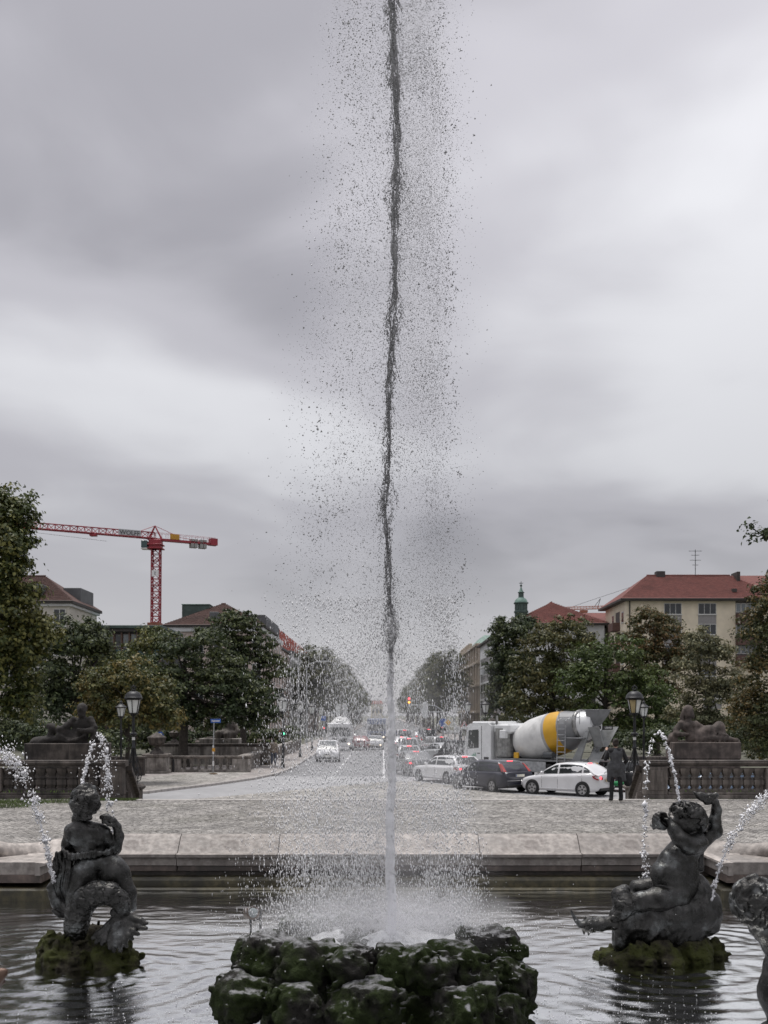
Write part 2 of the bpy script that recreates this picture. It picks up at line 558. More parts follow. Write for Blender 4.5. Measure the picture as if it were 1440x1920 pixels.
# street running away from the terrace, and the paler cross road in front of it
def sheet(name, pts, z, m, parent=None):
    o = MB().poly([(x, y, z) for x, y in pts]).build(name, m, parent, smooth=None)
    if parent is None: tag(o, kind='structure')
    return o
street = sheet('street', [(-6.3,62),(-6.3,1200),(9.6,1200),(9.6,62)], ROAD, ASPH)
kerbL = [(-26,44.5),(-20,45.2),(-15,46.6),(-10.9,48.6),(-8.7,54.2),(-7.3,58.8),(-6.5,63.5),(-6.15,70),(-6.2,80),(-6.25,95),(-6.3,130)]
road = sheet('cross_road', [(40,36),(40,62.2),(-6.9,62.2),(-7.2,59),(-8.6,54.4),(-10.8,48.8),(-15,46.8),(-26,44.7),(-45,44),(-45,36)], ROAD+.004, ASPHL)
# dashed centre line and solid line
WPAINT = mat('road_paint', (.62,.62,.62), .6, var=.15, scale=5)
for i in range(14):
    y0 = 60.5 + i*5.2
    sheet('lane_dash', [(-3.05,y0),(-2.91,y0),(-2.91,y0+2.6),(-3.05,y0+2.6)], .005, WPAINT, street).location = (0,0,ROAD)
sheet('lane_line', [(-.09,60),(.05,60),(.05,130),(-.09,130)], .005, WPAINT, street).location = (0,0,ROAD)
for i in range(8):
    y0 = 66 + i*7
    sheet('lane_dash', [(4.5,y0),(4.64,y0),(4.64,y0+3),(4.5,y0+3)], .005, WPAINT, street).location = (0,0,ROAD)

# cobbled field generator: slightly domed setts, one mesh
def cobbles(name, x0, x1, y0, y1, sx, sy, zf, keep, m, parent, seed, wob=.18, arc=0.0):
    r = np.random.default_rng(seed)
    ny = int((y1-y0)/sy); nx = int((x1-x0)/sx)
    jj, ii = np.meshgrid(np.arange(ny), np.arange(nx), indexing='ij')
    cx_ = x0 + (ii + .5*(jj % 2) + r.uniform(-wob, wob, ii.shape))*sx
    cy_ = y0 + (jj + .5 + r.uniform(-wob*.5, wob*.5, ii.shape))*sy + arc*np.cos(cx_*2*math.pi/1.9)
    cx_ = cx_.ravel(); cy_ = cy_.ravel()
    k = keep(cx_, cy_); cx_ = cx_[k]; cy_ = cy_[k]; n = len(cx_)
    hx = sx*.5*r.uniform(.78, .93, n); hy = sy*.5*r.uniform(.76, .92, n); h = r.uniform(.006, .015, n); a = r.normal(0, .06, n)
    sg = np.array([(-1,-1),(1,-1),(1,1),(-1,1)], float)
    V = np.zeros((n, 8, 3), np.float32)
    z = zf(cx_, cy_)
    tilt = r.normal(0, .05, (n, 2))
    for q in range(4):
        for lvl, sc in ((0, 1.0), (1, .74)):
            lx = sg[q,0]*hx*sc; ly = sg[q,1]*hy*sc
            V[:, q+4*lvl, 0] = cx_ + lx*np.cos(a) - ly*np.sin(a)
            V[:, q+4*lvl, 1] = cy_ + lx*np.sin(a) + ly*np.cos(a)
            V[:, q+4*lvl, 2] = z + (h + lx*tilt[:,0] + ly*tilt[:,1] if lvl else -.006)
    F = np.array([(4,5,6,7),(0,1,5,4),(1,2,6,5),(2,3,7,6),(3,0,4,7)])
    F = (F[None] + 8*np.arange(n)[:,None,None]).reshape(-1, 4)
    o = link_mesh(raw_mesh(name, V.reshape(-1,3), F, 50), name, m, parent)
    tag(o, kind='stuff')
    return o

# terrace with setts round the basin
BAY = 5.45; YB = 18.1; YW = 17.0      # basin: half width of the back bay, its lip, the lip of the side wings
TE = 30.0                             # far edge of the terrace
terrace = MB().box((-22, YB+.55, -1.9), (22, TE, -.012)).box((-22, YW+.55, -1.9), (-BAY-1.4, YB+.548, -.012)).box((BAY+1.4, YW+.55, -1.9), (22, YB+.548, -.012)).build('terrace', JOINT, smooth=None)
tag(terrace, kind='structure')
def keep_t(x, y):
    ok = (y > np.where(np.abs(x) < BAY+.7, YB+.62, YW+.62)) & (y < TE-.34)
    ok &= np.abs(x) < (y*.36 + 1.8)
    return ok
cobbles('sett_paving', -13, 13, 17.5, TE-.3, .118, .098, lambda x, y: 0*x, keep_t, COBBLE, terrace, 5, arc=.05)
# pale edging stones along the far edge of the terrace
EDGE = mat('edging_stone', (.36,.34,.32), .7, var=.2, scale=3, bump=.2)
eb = bx('edging_stone', (-.74,-.16,-.2), (.74,.16,.03), EDGE, terrace, .012, loc=(-12.0, TE-.155, 0))
for i in range(1, 17):
    share(eb, (-12.0+i*1.5, TE-.155, random.uniform(-.004,.004)), terrace)
# broad steps down to the street
for i in range(7):
    st = bx('step', (-7.4-i*.12, TE+.003+i*.55, -1.9), (7.4+i*.12, TE+(i+1)*.55, -.165-i*.165), STONE, terrace, .02)
# cobbled apron in front of the steps, bulging into the road
def apron_edge(x):
    return np.interp(x, [-14,-8,-5.4,-.5,.6,1.8,3.5,6.2,9,14], [43.6,45.4,49.0,56.3,57.2,57.2,53.8,47.6,44.8,43.5])
xs = np.linspace(-14, 14, 60)
apron = MB().poly([(x, 33.6, ROAD+.012) for x in xs] + [(x, float(apron_edge(x)), ROAD+.012) for x in xs[::-1]]).build('cobbled_apron', JOINT, smooth=None)
tag(apron, kind='structure')
cobbles('sett_paving', -11, 11, 44.2, 57.4, .2, .19, lambda x, y: 0*x+ROAD+.018, lambda x, y: y < apron_edge(x)-.08, COBBLE, apron, 9, arc=.05)
# pavement on the left with granite kerb stones
PAVE = mat('pavement_stone', (.30,.275,.26), .7, var=.2, scale=2.5, bump=.25, bscale=50, col2=(.22,.2,.19), c2at=.6, c2scale=.6)
pave = MB().prism([(x-.02, y+.1) for x, y in kerbL[:-1]] + [(-6.35,1200),(-9.6,1200),(-9.6,82),(-14.5,66.5),(-60,64.5),(-60,45)], 'z', ROAD-.05, ROAD+.10).build('pavement', PAVE, smooth=None)
tag(pave, kind='structure')
def polyline_pts(pts, step):
    out = []; P = [Vector((x, y, 0)) for x, y in pts]; carry = 0.0
    for a, b in zip(P[:-1], P[1:]):
        L = (b-a).length; t = carry
        while t < L:
            out.append((a + (b-a)*(t/L), (b-a).normalized())); t += step
        carry = t - L
    return out
KERB = mat('kerb_stone', (.33,.31,.295), .7, var=.25, scale=4, bump=.3, bscale=40)
ks = None
kpts = polyline_pts(kerbL, 1.0)[14:]
for i, (p, d) in enumerate(kpts):
    rz = math.atan2(d.y, d.x)
    if ks is None:
        ks = bx('kerb_stone', (.006,-.13,-.2), (.994,.13,.135), KERB, pave, .025, loc=(p.x,p.y,ROAD), rz=rz)
    else:
        share(ks, (p.x, p.y, ROAD+random.uniform(-.006,.006)), pave, (0,0,rz+random.uniform(-.008,.008)))
# a patch of setts on the pavement by the balustrade
cobbles('sett_paving', -17, -8.0, 49.5, 66, .22, .2, lambda x, y: 0*x+ROAD+.104, lambda x, y: (y > np.interp(x, [-17,-15,-10.9,-8.7,-7.3],[46.2,46.9,49.0,54.6,59.3])+.35) & (y < 64.8) & (x*0+y < 70+2*(x+8)), COBBLE, pave, 12)
pr = MB().prism([(9.7,62),(15,60.5),(15,70),(13,80),(13,1200),(9.7,1200)], 'z', ROAD-.05, ROAD+.12).build('pavement', PAVE, smooth=None)
tag(pr, kind='structure')
k2 = bx('kerb_stone', (-.13,0.006,-.2), (.13,1.994,.135), KERB, pr, .025, loc=(9.65,62,ROAD))
for i in range(1, 40):
    share(k2, (9.65, 62+2*i, ROAD), pr)
# moss and grass along the foot of the balustrades
def grass(name, label, spots, n, parent=None, hmin=.04, hmax=.14, m=None):
    r = np.random.default_rng(len(name)+n); V = []; F = []
    for i in range(n):
        x0, x1, y0, y1, z = spots[r.integers(len(spots))]
        x = r.uniform(x0, x1); y = r.uniform(y0, y1); a = r.uniform(0, 6.28); h = r.uniform(hmin, hmax); w = h*.10
        lx, ly = r.normal(0, .35*h, 2); dx, dy = math.cos(a)*w, math.sin(a)*w
        b = len(V)
        V += [(x-dx,y-dy,z),(x+dx,y+dy,z),(x+lx*.4+dx*.7,y+ly*.4+dy*.7,z+h*.6),(x+lx*.4-dx*.7,y+ly*.4-dy*.7,z+h*.6),(x+lx,y+ly,z+h)]
        F += [(b,b+1,b+2,b+3),(b+3,b+2,b+4)]
    o = link_mesh(raw_mesh(name, V, F, None), name, m or GRASS, parent)
    tag(o, label, None if parent else 'grass', kind='stuff')
    return o
GRASS = mat('grass_blade', (.085,.12,.035), .8, var=.3, scale=2, island=.4)
grass('grass', 'thin green grass and moss at the foot of the left balustrade', [(-11.5,-8.0,28.7,29.9,0),(-11.5,-9.2,27.2,29.3,0),(-8.2,-6.9,29.6,29.95,0)], 9500, hmin=.03, hmax=.085)
grass('grass', 'weeds along the foot of the right balustrade', [(7.4,11.2,29.75,29.98,0)], 500, hmin=.02, hmax=.07)
MOSSP = mat('moss_patch', (.11,.115,.06), .95, var=.4, scale=3, bump=.5)

# ------------------------------------------------------------------ fountain basin
basin = thing('fountain_basin', (0, YB, 0), 'wide stone fountain basin with sloping pinkish granite rim and dark wet wall', 'fountain basin')
def coping_profile():
    # (distance behind lip, height): fascia, lip, slope up to the rounded back
    return [(0.02,-.16),(0.02,-.02),(-.05,-.015),(-.055,.035),(.0,.045),(.05,.05),(.055,.03),(.09,.035),(.16,.085),(.28,.19),(.40,.285),(.50,.325),(.58,.315),(.62,.27),(.62,-.16)]
def coping_block(w, name='coping_stone', wave=0.0, flip=1):
    mb = MB(); rings = []
    nseg = 10 if wave else 1
    for q in range(nseg+1):
        t = q/nseg
        x = -w/2 + .006 + (w-.012)*t
        dz = wave*(.5-.5*math.cos(math.pi*t))
        rings.append([(x, d, (z+dz*max(0,(z-.05))/.275) if z > .06 else z) for d, z in coping_profile()])
    mb.loft(rings)
    return mb
cb = coping_block(1.72).build('coping_stone', GRANITE, basin, 40)
cb.location = (0, 0, 0)
xs_b = [-1.72*2.55+.0 + 1.72*i for i in range(6)]
cb.location = (xs_b[0], 0, 0)
for x in xs_b[1:]:
    share(cb, (x, 0, random.uniform(-.006,.004)), basin)
# corner pieces with a swelling wave, then the wings
for sgn in (-1, 1):
    rings = []
    for q in range(17):
        t = q/16
        w = -.13*math.sin(math.pi*min(1,t*1.25))**2*(t<.8) + .05*math.sin(math.pi*max(0,(t-.3)/.7))**2
        yo = (YW-YB)*(.5-.5*math.cos(math.pi*min(1, max(0, (t-.18)/.55))))
        x = sgn*(xs_b[-1]+.865 + 2.5*t)
        rings.append([(x, d+yo*(1 if d > .3 else .25+.75*d/.3) if d < .62 else d+yo*.6, z + (w if z > .06 else 0)) for d, z in coping_profile()])
    # the lip and wall of this piece turn the corner at BAY
    mb = MB().loft(rings)
    mb.build('corner_stone', GRANITE, basin, 60)
    # lip running back to front at the corner
    x0 = sgn*BAY
    prof = [(-.055,-.0),(-.055,.036),(.0,.045),(.10,.045),(.10,-.16),(.02,-.16),(.02,-.02)]
    MB().loft([[(x0+sgn*d, y, z) for d, z in prof] for y in (YW-YB-.055, .0)]).build('return_lip', GRANITE, basin, 40)
    wb = coping_block(1.9).build('coping_stone', GRANITE, basin, 40)
    for i in range(3):
        xx = sgn*(BAY+.95+.9+1.9*i)
        o = wb if i == 0 else share(wb, None, basin)
        o.location = (xx, YW-YB, 0)
    # filler under the corner
    bx('wing_wall', (min(x0+sgn*.02, x0+sgn*9), YW-YB+.02, -.165-.12), (max(x0+sgn*.02, x0+sgn*9), .55, -.165), FASCIA, basin)
    bx('return_slab', (min(x0+sgn*.03, x0+sgn*1.3), YW-YB+.06, -.16), (max(x0+sgn*.03, x0+sgn*1.3), .5, .038), GRANITE, basin)
    bx('ledge', (min(x0-sgn*.1, x0+sgn*9), YW-YB-.12, -1.3), (max(x0-sgn*.1, x0+sgn*9), .5, -.36), ALGAE, basin, .03)
# back wall stones under the coping
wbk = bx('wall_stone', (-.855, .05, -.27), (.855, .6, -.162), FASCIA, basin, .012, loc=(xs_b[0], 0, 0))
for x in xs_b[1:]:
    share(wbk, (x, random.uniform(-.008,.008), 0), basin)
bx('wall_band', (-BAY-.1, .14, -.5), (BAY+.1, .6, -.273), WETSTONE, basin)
lg = bx('ledge', (-BAY, -.12, -1.3), (BAY, .6, -.345), ALGAE, basin, .05)
bx('foot_ledge', (-BAY, -.24, -1.3), (BAY, -.123, -.505), ALGAE, basin, .03)
bx('basin_floor', (-30, -14, -1.35), (30, .5, -1.3), ALGAE, basin)

# water: a fine sheet with real ripples
def make_water():
    xs = np.linspace(-8.0, 8.0, 390)
    ys = np.concatenate([np.linspace(2.0, 8.0, 30, endpoint=False), np.linspace(8.0, YB+.25, 380)])
    X, Y = np.meshgrid(xs, ys, indexing='ij')
    P = np.stack([X, Y, 0*X], -1)
    Z = .009*fbm(P*np.array([1.1, 2.2, 1]), .9, 4, 2) + .007*vnoise(P*np.array([2.2, 4.6, 1]), 1.0, 5) + .003*vnoise(P*np.array([5.0, 8.0, 1]), 1.0, 15)
    # rings spreading from the rock and the falling water
    for cx_, cy_, a, wl_, dec in ((.05, 9.9, .0055, .34, 2.2), (-3.3, 11.9, .0065, .30, 1.5), (3.3, 12.4, .006, .30, 1.2), (-4.6,13.5,.004,.25,1.2),(4.4,14.0,.004,.25,1.2)):
        d = np.hypot(X-cx_, (Y-cy_)) + .10*vnoise(P, 1.3, 8)
        Z += a*np.sin(d*2*math.pi/wl_)*np.exp(-np.maximum(0, d-1.2)/dec)*np.clip(.6+.8*vnoise(P, .9, 11), 0, 1.3)
    # rough patches where drops land
    dd = np.hypot(X-.07, (Y-10.6))
    Z += .004*vnoise(P, 9.0, 4)*np.exp(-np.maximum(0, dd-1.2)/2.5)
    Z *= .95
    V = np.stack([X, Y, WATER+Z], -1).reshape(-1, 3)
    nx, ny = X.shape
    a = np.arange(nx*ny).reshape(nx, ny)
    F = np.stack([a[:-1,:-1], a[1:,:-1], a[1:,1:], a[:-1,1:]], -1).reshape(-1, 4)
    m = bpy.data.materials.new('basin_water'); m.use_nodes = True
    nt = m.node_tree; b = nt.nodes['Principled BSDF']
    b.inputs['Base Color'].default_value = (.76,.77,.77,1); b.inputs['Roughness'].default_value = .03; b.inputs['IOR'].default_value = 4.6
    b.inputs['Specular IOR Level'].default_value = .5; b.inputs['Metallic'].default_value = 1.0
    tcn = nt.nodes.new('ShaderNodeTexCoord'); mp = nt.nodes.new('ShaderNodeMapping'); mp.inputs['Scale'].default_value = (1, 1.4, 1)
    n = nt.nodes.new('ShaderNodeTexNoise'); n.inputs['Scale'].default_value = 9.0; n.inputs['Detail'].default_value = 6; n.inputs['Roughness'].default_value = .6
    bu = nt.nodes.new('ShaderNodeBump'); bu.inputs['Strength'].default_value = .13; bu.inputs['Distance'].default_value = .04
    nt.links.new(tcn.outputs['Object'], mp.inputs[0]); nt.links.new(mp.outputs[0], n.inputs['Vector']); nt.links.new(n.outputs[0], bu.inputs['Height']); nt.links.new(bu.outputs[0], b.inputs['Normal'])
    o = link_mesh(raw_mesh('water', V, F, 179), 'water', m)
    tag(o, kind='structure')
make_water()
# ================================================================== FOUNTAIN ROCK AND SCULPTURES
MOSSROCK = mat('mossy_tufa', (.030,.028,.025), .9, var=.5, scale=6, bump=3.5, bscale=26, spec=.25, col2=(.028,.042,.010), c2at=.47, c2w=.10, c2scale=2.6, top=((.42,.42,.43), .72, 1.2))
MOSSROCK2 = mat('mossy_rock', (.055,.048,.034), .9, var=.5, scale=7, bump=3.0, bscale=26, spec=.25, col2=(.060,.068,.018), c2at=.5, c2w=.12, c2scale=3.5)
YJ, XJ = 9.9, .07                      # the big jet
def boulder(sd, c, r, rot=0, amp=.07, k=.05):
    sd.ell(c, r, Matrix.Rotation(rot, 4, 'Z') @ Matrix.Rotation(rot*.6, 4, 'X'), k)
def rock_mesh(name, parent, mat_, pieces, h=.024, amp=.07, seed=0, k=.05, pit=True, cut=None):
    """one boulder: union of a few lumps with pitted, knobbly relief"""
    P = np.array([p[0] for p in pieces]); R = np.array([max(p[1]) for p in pieces])
    lo = (P - R[:,None]).min(0)-.2; hi = (P + R[:,None]).max(0)+.2
    s = SDF(lo, hi, h)
    for i, p in enumerate(pieces):
        boulder(s, p[0], p[1], p[2] if len(p) > 2 else i*.7, k=k)
    def f(Q):
        a = amp*fbm(Q, 3.2, 4, seed, .55)
        if pit: a = a + .085*(.45-np.abs(vnoise(Q, 5.5, seed+5))) + .065*(.4-np.abs(vnoise(Q, 12.0, seed+8))) + .034*vnoise(Q, 25.0, seed+6)
        return a
    s.disp(f)
    if cut is not None:      # worn flat top
        s.disp(lambda Q: 0*Q[:,0])
        G = s._pts(s._win(s.lo, s.lo+s.h*s.n))
        pl = (G[...,2]-cut+.05*fbm(G.reshape(-1,3), 5.0, 4, seed+9).reshape(G.shape[:3])).astype(np.float32)
        hh = np.clip(.5-.5*(s.D-pl)/.05, 0, 1); s.D = s.D*(1-hh)+pl*hh+.05*hh*(1-hh)
    return s.build(name, mat_, parent)
rock = thing('fountain_rock', (XJ, YJ, WATER), 'round mossy tufa rock pile at the foot of the tall jet', 'rock')
rock.scale = (.945, .945, 1.0)
# px layout of the boulders around the rim: (px, py, Y, half sizes)
def RL(px, py, Y):
    p = at(px, py, Y); return np.array([p.x-XJ, p.y-YJ, p.z-WATER])
RB = [
    # upper ring, front to back
    [(RL(497,1795,9.35),(.30,.34,.30)),(RL(470,1815,9.45),(.22,.3,.28))],
    [(RL(560,1815,8.95),(.27,.28,.27)),(RL(600,1790,9.0),(.12,.22,.18))],
    [(RL(655,1815,8.85),(.24,.26,.25))],
    [(RL(735,1815,8.82),(.17,.25,.26))],
    [(RL(790,1812,8.85),(.20,.26,.24)),(RL(820,1825,8.8),(.17,.2,.19))],
    [(RL(880,1812,9.05),(.25,.28,.26)),(RL(850,1795,9.1),(.2,.22,.18)),(RL(900,1845,8.95),(.2,.22,.2))],
    [(RL(925,1770,9.7),(.30,.36,.24)),(RL(950,1790,9.7),(.16,.3,.28))],
    [(RL(958,1840,9.45),(.16,.3,.34))],
    # lower ring
    [(RL(440,1865,9.2),(.24,.34,.30)),(RL(420,1880,9.3),(.16,.3,.3)),(RL(480,1860,9.1),(.2,.25,.2))],
    [(RL(560,1895,8.75),(.26,.3,.36))],
    [(RL(690,1890,8.62),(.28,.3,.34)),(RL(650,1910,8.65),(.2,.26,.3))],
    [(RL(870,1905,8.65),(.22,.28,.36)),(RL(905,1895,8.75),(.14,.25,.3))],
    [(RL(960,1905,9.15),(.15,.28,.28))],
    [(RL(985,1900,9.5),(.11,.3,.5)),(RL(975,1860,9.6),(.13,.3,.4))],
    # back of the bowl
    [(RL(660,1722,10.75),(.26,.2,.14))],
    [(RL(785,1722,10.75),(.16,.2,.18)),(RL(840,1740,10.6),(.16,.2,.14))],
    [(RL(560,1730,10.5),(.26,.26,.16))],
    # core
    [(np.array((0,-.02,.22)),(1.30,1.0,.56)),(np.array((0,.0,-.2)),(1.42,1.2,.7)),(np.array((0,.35,.30)),(1.1,.75,.52)),(np.array((0,.75,.25)),(1.05,.45,.5))],
]
rr = np.random.default_rng(21)
for i, pc in enumerate(RB):
    ex = list(pc)
    for c_, r_ in pc:
        for q in range(0 if i == len(RB)-1 else 3):
            v = rr.normal(size=3); v /= np.linalg.norm(v); v[2] *= .7
            ex.append((np.array(c_)+v*np.array(r_)*.62, tuple(np.array(r_)*rr.uniform(.35,.6))))
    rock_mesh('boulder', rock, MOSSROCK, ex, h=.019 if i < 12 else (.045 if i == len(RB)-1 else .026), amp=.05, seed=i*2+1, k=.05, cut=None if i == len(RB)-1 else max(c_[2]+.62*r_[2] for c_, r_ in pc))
# wet tufts of moss hanging from the boulder lips
# ------------------------------------------------------------------ sculpture helper: photo pixels of one sculpture -> metres
class Sculpt:
    def __init__(s, cx, cy, Y, box, vox):
        s.cx, s.cy, s.Y = cx, cy, Y; s.q = Y/FPX
        x0, x1, y0, y1, d0, d1 = box
        a = s.p(x0, y1, d0); b = s.p(x1, y0, d1)
        s.box = (a, b, vox); s.new()
    def p(s, x, y, d=0.0):
        return ((x-s.cx)*s.q, d*s.q, (s.cy-y)*s.q)
    def new(s, box=None):
        if box is None: s.s = SDF(*s.box)
        else:
            x0, x1, y0, y1, d0, d1 = box
            s.s = SDF(s.p(x0, y1, d0), s.p(x1, y0, d1), s.box[2])
        return s
    def cap(s, a, b, ra, rb=None, k=4, sub=False, flat=None):
        s.s.cap(s.p(*a), s.p(*b), ra*s.q, (ra if rb is None else rb)*s.q, k*s.q, sub, flat); return s
    def ch(s, pts, k=4, flat=None):
        for a, b in zip(pts[:-1], pts[1:]):
            s.cap(a[:3], b[:3], a[3], b[3], k, flat=flat)
        return s
    def el(s, c, r, k=4, rx=0, ry=0, rz=0, sub=False):
        R = None
        if rx or ry or rz:
            R = Matrix.Rotation(rz, 4, 'Z') @ Matrix.Rotation(ry, 4, 'Y') @ Matrix.Rotation(rx, 4, 'X')
        s.s.ell(s.p(*c), tuple(v*s.q for v in (r if hasattr(r, '__len__') else (r,)*3)), R, k*s.q, sub); return s
    def curls(s, c, R, n, size, seed, hemi=None, k=2.0):
        r = np.random.default_rng(seed)
        for i in range(n):
            v = r.normal(size=3); v /= np.linalg.norm(v)
            if hemi is not None and v @ np.array(hemi) < -.12: continue
            q = (c[0]+v[0]*R[0], c[1]-v[2]*R[2], c[2]+v[1]*R[1])
            z = size*r.uniform(.7, 1.25)
            t = np.cross(v, r.normal(size=3)); t /= np.linalg.norm(t)+1e-6
            q2 = (q[0]+t[0]*z*1.3, q[1]-t[2]*z*1.3, q[2]+t[1]*z*1.3)
            s.cap(q, q2, z*.62, z*.38, k)
        return s
    def out(s, name, m, parent):
        return s.s.build(name, m, parent)

def scales(axis_pts, q, amp=.008, pitch=.075):
    """overlapping fish scales along a polyline of local points"""
    A = np.array(axis_pts, float)
    seg = np.diff(A, axis=0); Ls = np.linalg.norm(seg, axis=1); cum = np.concatenate([[0], np.cumsum(Ls)])
    def f(P):
        best = np.full(len(P), 1e9); S = np.zeros(len(P)); Q = np.zeros((len(P), 3)); T = np.zeros((len(P), 3))
        for i in range(len(seg)):
            t = np.clip(((P-A[i])@seg[i])/(Ls[i]**2), 0, 1); w = P-A[i]-t[:,None]*seg[i]; d = np.linalg.norm(w, axis=1)
            m = d < best; best[m] = d[m]; S[m] = cum[i]+t[m]*Ls[i]; Q[m] = w[m]; T[m] = seg[i]/Ls[i]
        ref = np.array((0.0, -1.0, .05)); b = np.cross(T, ref); b /= np.linalg.norm(b, axis=1)[:,None]+1e-9; c = np.cross(b, T)
        ang = np.arctan2((Q*b).sum(1), (Q*c).sum(1))*best
        u = S/pitch; v = ang/(pitch*1.05)
        du = u % 1.0; row = np.floor(u); dv = (v + .5*(row % 2)) % 1.0 - .5
        edge = np.abs(du - (1-2.2*dv**2)); e = np.minimum(edge, np.abs(du+1-(1-2.2*dv**2)))
        return amp*(1.1*np.exp(-(e/.13)**2)) - amp*.35
    return f

# ------------------------------------------------------------------ left sculpture: child seen from behind riding a sea creature
YL = 12.8
L = Sculpt(170, 1808, YL, (60, 300, 1455, 1830, -85, 75), .0105)
put = thing('putto_statue', at(170, 1808, YL), 'dark bronze putto seen from behind on a scaly fish tail, left in basin', 'statue')
# body: head, neck, back, buttocks, thighs
L.el((160,1504,2),(24,25,27),3)
L.el((147,1514,8),(14,16,18),4)                         # cheek turned left
L.cap((146,1536,4),(156,1556,2),13,15,5)
L.el((160,1566,4),(33,20,27),8, ry=.12)
L.el((138,1562,2),(16,16,18),6); L.el((186,1566,6),(14,15,22),7)     # shoulders
L.el((164,1592,4),(30,20,26),9)
L.el((178,1618,4),(37,26,24),10)
L.el((163,1640,-2),(27,26,40),8, ry=.30); L.el((214,1638,2),(27,26,36),8, ry=-.38)
L.ch([(160,1640,0,28),(146,1682,-4,21),(138,1712,2,17),(134,1742,4,15),(138,1760,2,13)],6)
L.ch([(216,1640,2,27),(234,1676,6,20),(240,1700,10,14)],6)
L.cap((191,1632,-26),(187,1660,-24),1.2,4.5,5,sub=True)  # cleft between the buttocks
L.cap((165,1560,-24),(170,1605,-23),1.0,1.5,6,sub=True)  # line of the spine
L.el((144,1568,-13),(12,3,15),9, ry=.3); L.el((184,1568,-10),(11,3,15),9, ry=-.3)
# arms
L.ch([(134,1560,4,15),(126,1584,10,13),(120,1604,20,11),(132,1622,40,9)],4)
L.ch([(192,1562,8,14),(200,1584,18,12),(211,1594,22,11),(219,1570,18,9.5),(216,1552,14,7.5),(209,1541,10,8)],4)
L.ch([(209,1541,10,7),(198,1532,6,6.5),(190,1533,4,5)],2)             # hand closed on a shell
for a in range(4):
    L.ch([(205-a*1.5,1532+a*3.6,3,2.6),(198-a,1530+a*3.8,-4,2.6),(193,1533+a*3.0,-2,2.4)],1.2)
L.ch([(211,1548,4,3.2),(204,1546,-3,2.8),(199,1541,-4,2.6)],1.2)
L.s.disp(lambda P: .006*fbm(P, 9, 3, 3), L.p(60,1830,-85), L.p(300,1540,75))
body = L.out('body', BRONZE, put)
# hair
L.new((115,205,1455,1560,-50,55))
L.el((162,1500,-2),(25,25,25),3); L.el((160,1512,-8),(24,18,20),3)
L.curls((161,1502,-2),(26,27,26), 90, 6.5, 4, None, 1.6)
L.cap((163,1528,-20),(166,1534,-18),5,4,2); L.cap((148,1534,-10),(172,1532,-12),5,5,3)
L.ch([(139,1492,8,5),(142,1484,-2,5.5),(152,1476,-6,5),(165,1472,-4,5),(176,1478,0,5)],2)   # wreath
L.s.disp(lambda P: .006*vnoise(P*np.array([1,1,.5]), 42, 2) + .004*vnoise(P, 70, 6))
L.out('hair', BRONZE, put)
# sash twisted round the lower back and cloth hanging on the left
L.new((85,225,1555,1730,-60,60))
for a in range(3):
    L.ch([(121,1590+a*5,14,4),(124,1595+a*4,-8,4.5),(140,1601+a*3,-20,4),(160,1598+a*3,-25,3.8),(184,1594+a*4,-24,3.8),(203,1601-a*3,-8,4),(212,1597-a*4,12,4)],1.6)
for a, (x, r) in enumerate(((118,6),(125,7),(132,6),(111,5),(106,4.5))):
    L.ch([(x+3,1600,4-a*3,r),(x-1,1630,0-a*2,r*1.1),(x+1,1660,2-a,r*1.15),(x+10,1698,6,r*.9)],3.0)
L.s.disp(lambda P: .007*np.sin(P[:,0]*120+6*vnoise(P,4,1)) )
L.out('drapery', BRONZE, put)
# beast head spouting at the left edge
L.new((75,160,1635,1735,-40,60))
L.ch([(140,1708,10,15),(122,1704,6,14),(108,1694,4,12),(100,1680,4,10),(96,1664,4,8.5),(101,1652,4,6.5)],4)
L.ch([(112,1690,8,10),(108,1672,8,8),(110,1660,8,6)],3)
L.el((103,1652,4),(4,4,6),1.5,sub=True)
L.ch([(103,1706,-8,4),(114,1714,-8,5),(126,1716,-6,5)],2)
L.s.disp(lambda P: .008*fbm(P, 16, 3, 8))
L.out('spouting_head', BRONZE, put)
# scaly tail and fin
tail = [(150,1752,-14,15),(151,1728,-24,22),(157,1704,-34,23),(171,1680,-40,23),(194,1667,-44,22),(217,1668,-44,20),(234,1680,-42,17),(241,1696,-40,14),(236,1710,-40,11)]
L.new((115,275,1630,1790,-85,30))
L.ch(tail, 5)
L.ch([(182,1660,-58,3),(196,1655,-60,3.5),(212,1655,-58,3),(226,1661,-56,2)],2)
L.s.disp(scales([L.p(*t[:3]) for t in tail], L.q, .017, .10))
tl = L.out('fish_tail', BRONZE, put)
L.new((170,300,1680,1790,-85,10))
fin = [((285,1722),(262,1716),-40),((285,1731),(258,1728),-44),((272,1740),(252,1734),-50),((262,1748),(248,1738),-54),((252,1760),(244,1742),-58),((242,1768),(238,1744),-60),((230,1768),(230,1744),-60),((222,1764),(224,1742),-58),((188,1748),(206,1736),-46),((196,1755),(212,1740),-50),((206,1757),(217,1742),-52)]
for (tx, ty), (mx, my), dp in fin:
    L.ch([(233,1706,-40,7),(mx,my,dp,7.0),((mx+tx)/2,(my+ty)/2-1,dp-4,6.2),(tx,ty,dp-6,3.8)],2.6)
L.el((226,1703,-44),(9,7,9),2); L.el((243,1703,-44),(10,7,9),2); L.el((235,1709,-48),(9,6,8),2)
L.s.disp(lambda P: .004*vnoise(P, 40, 3))
L.out('tail_fin', BRONZE, tl)
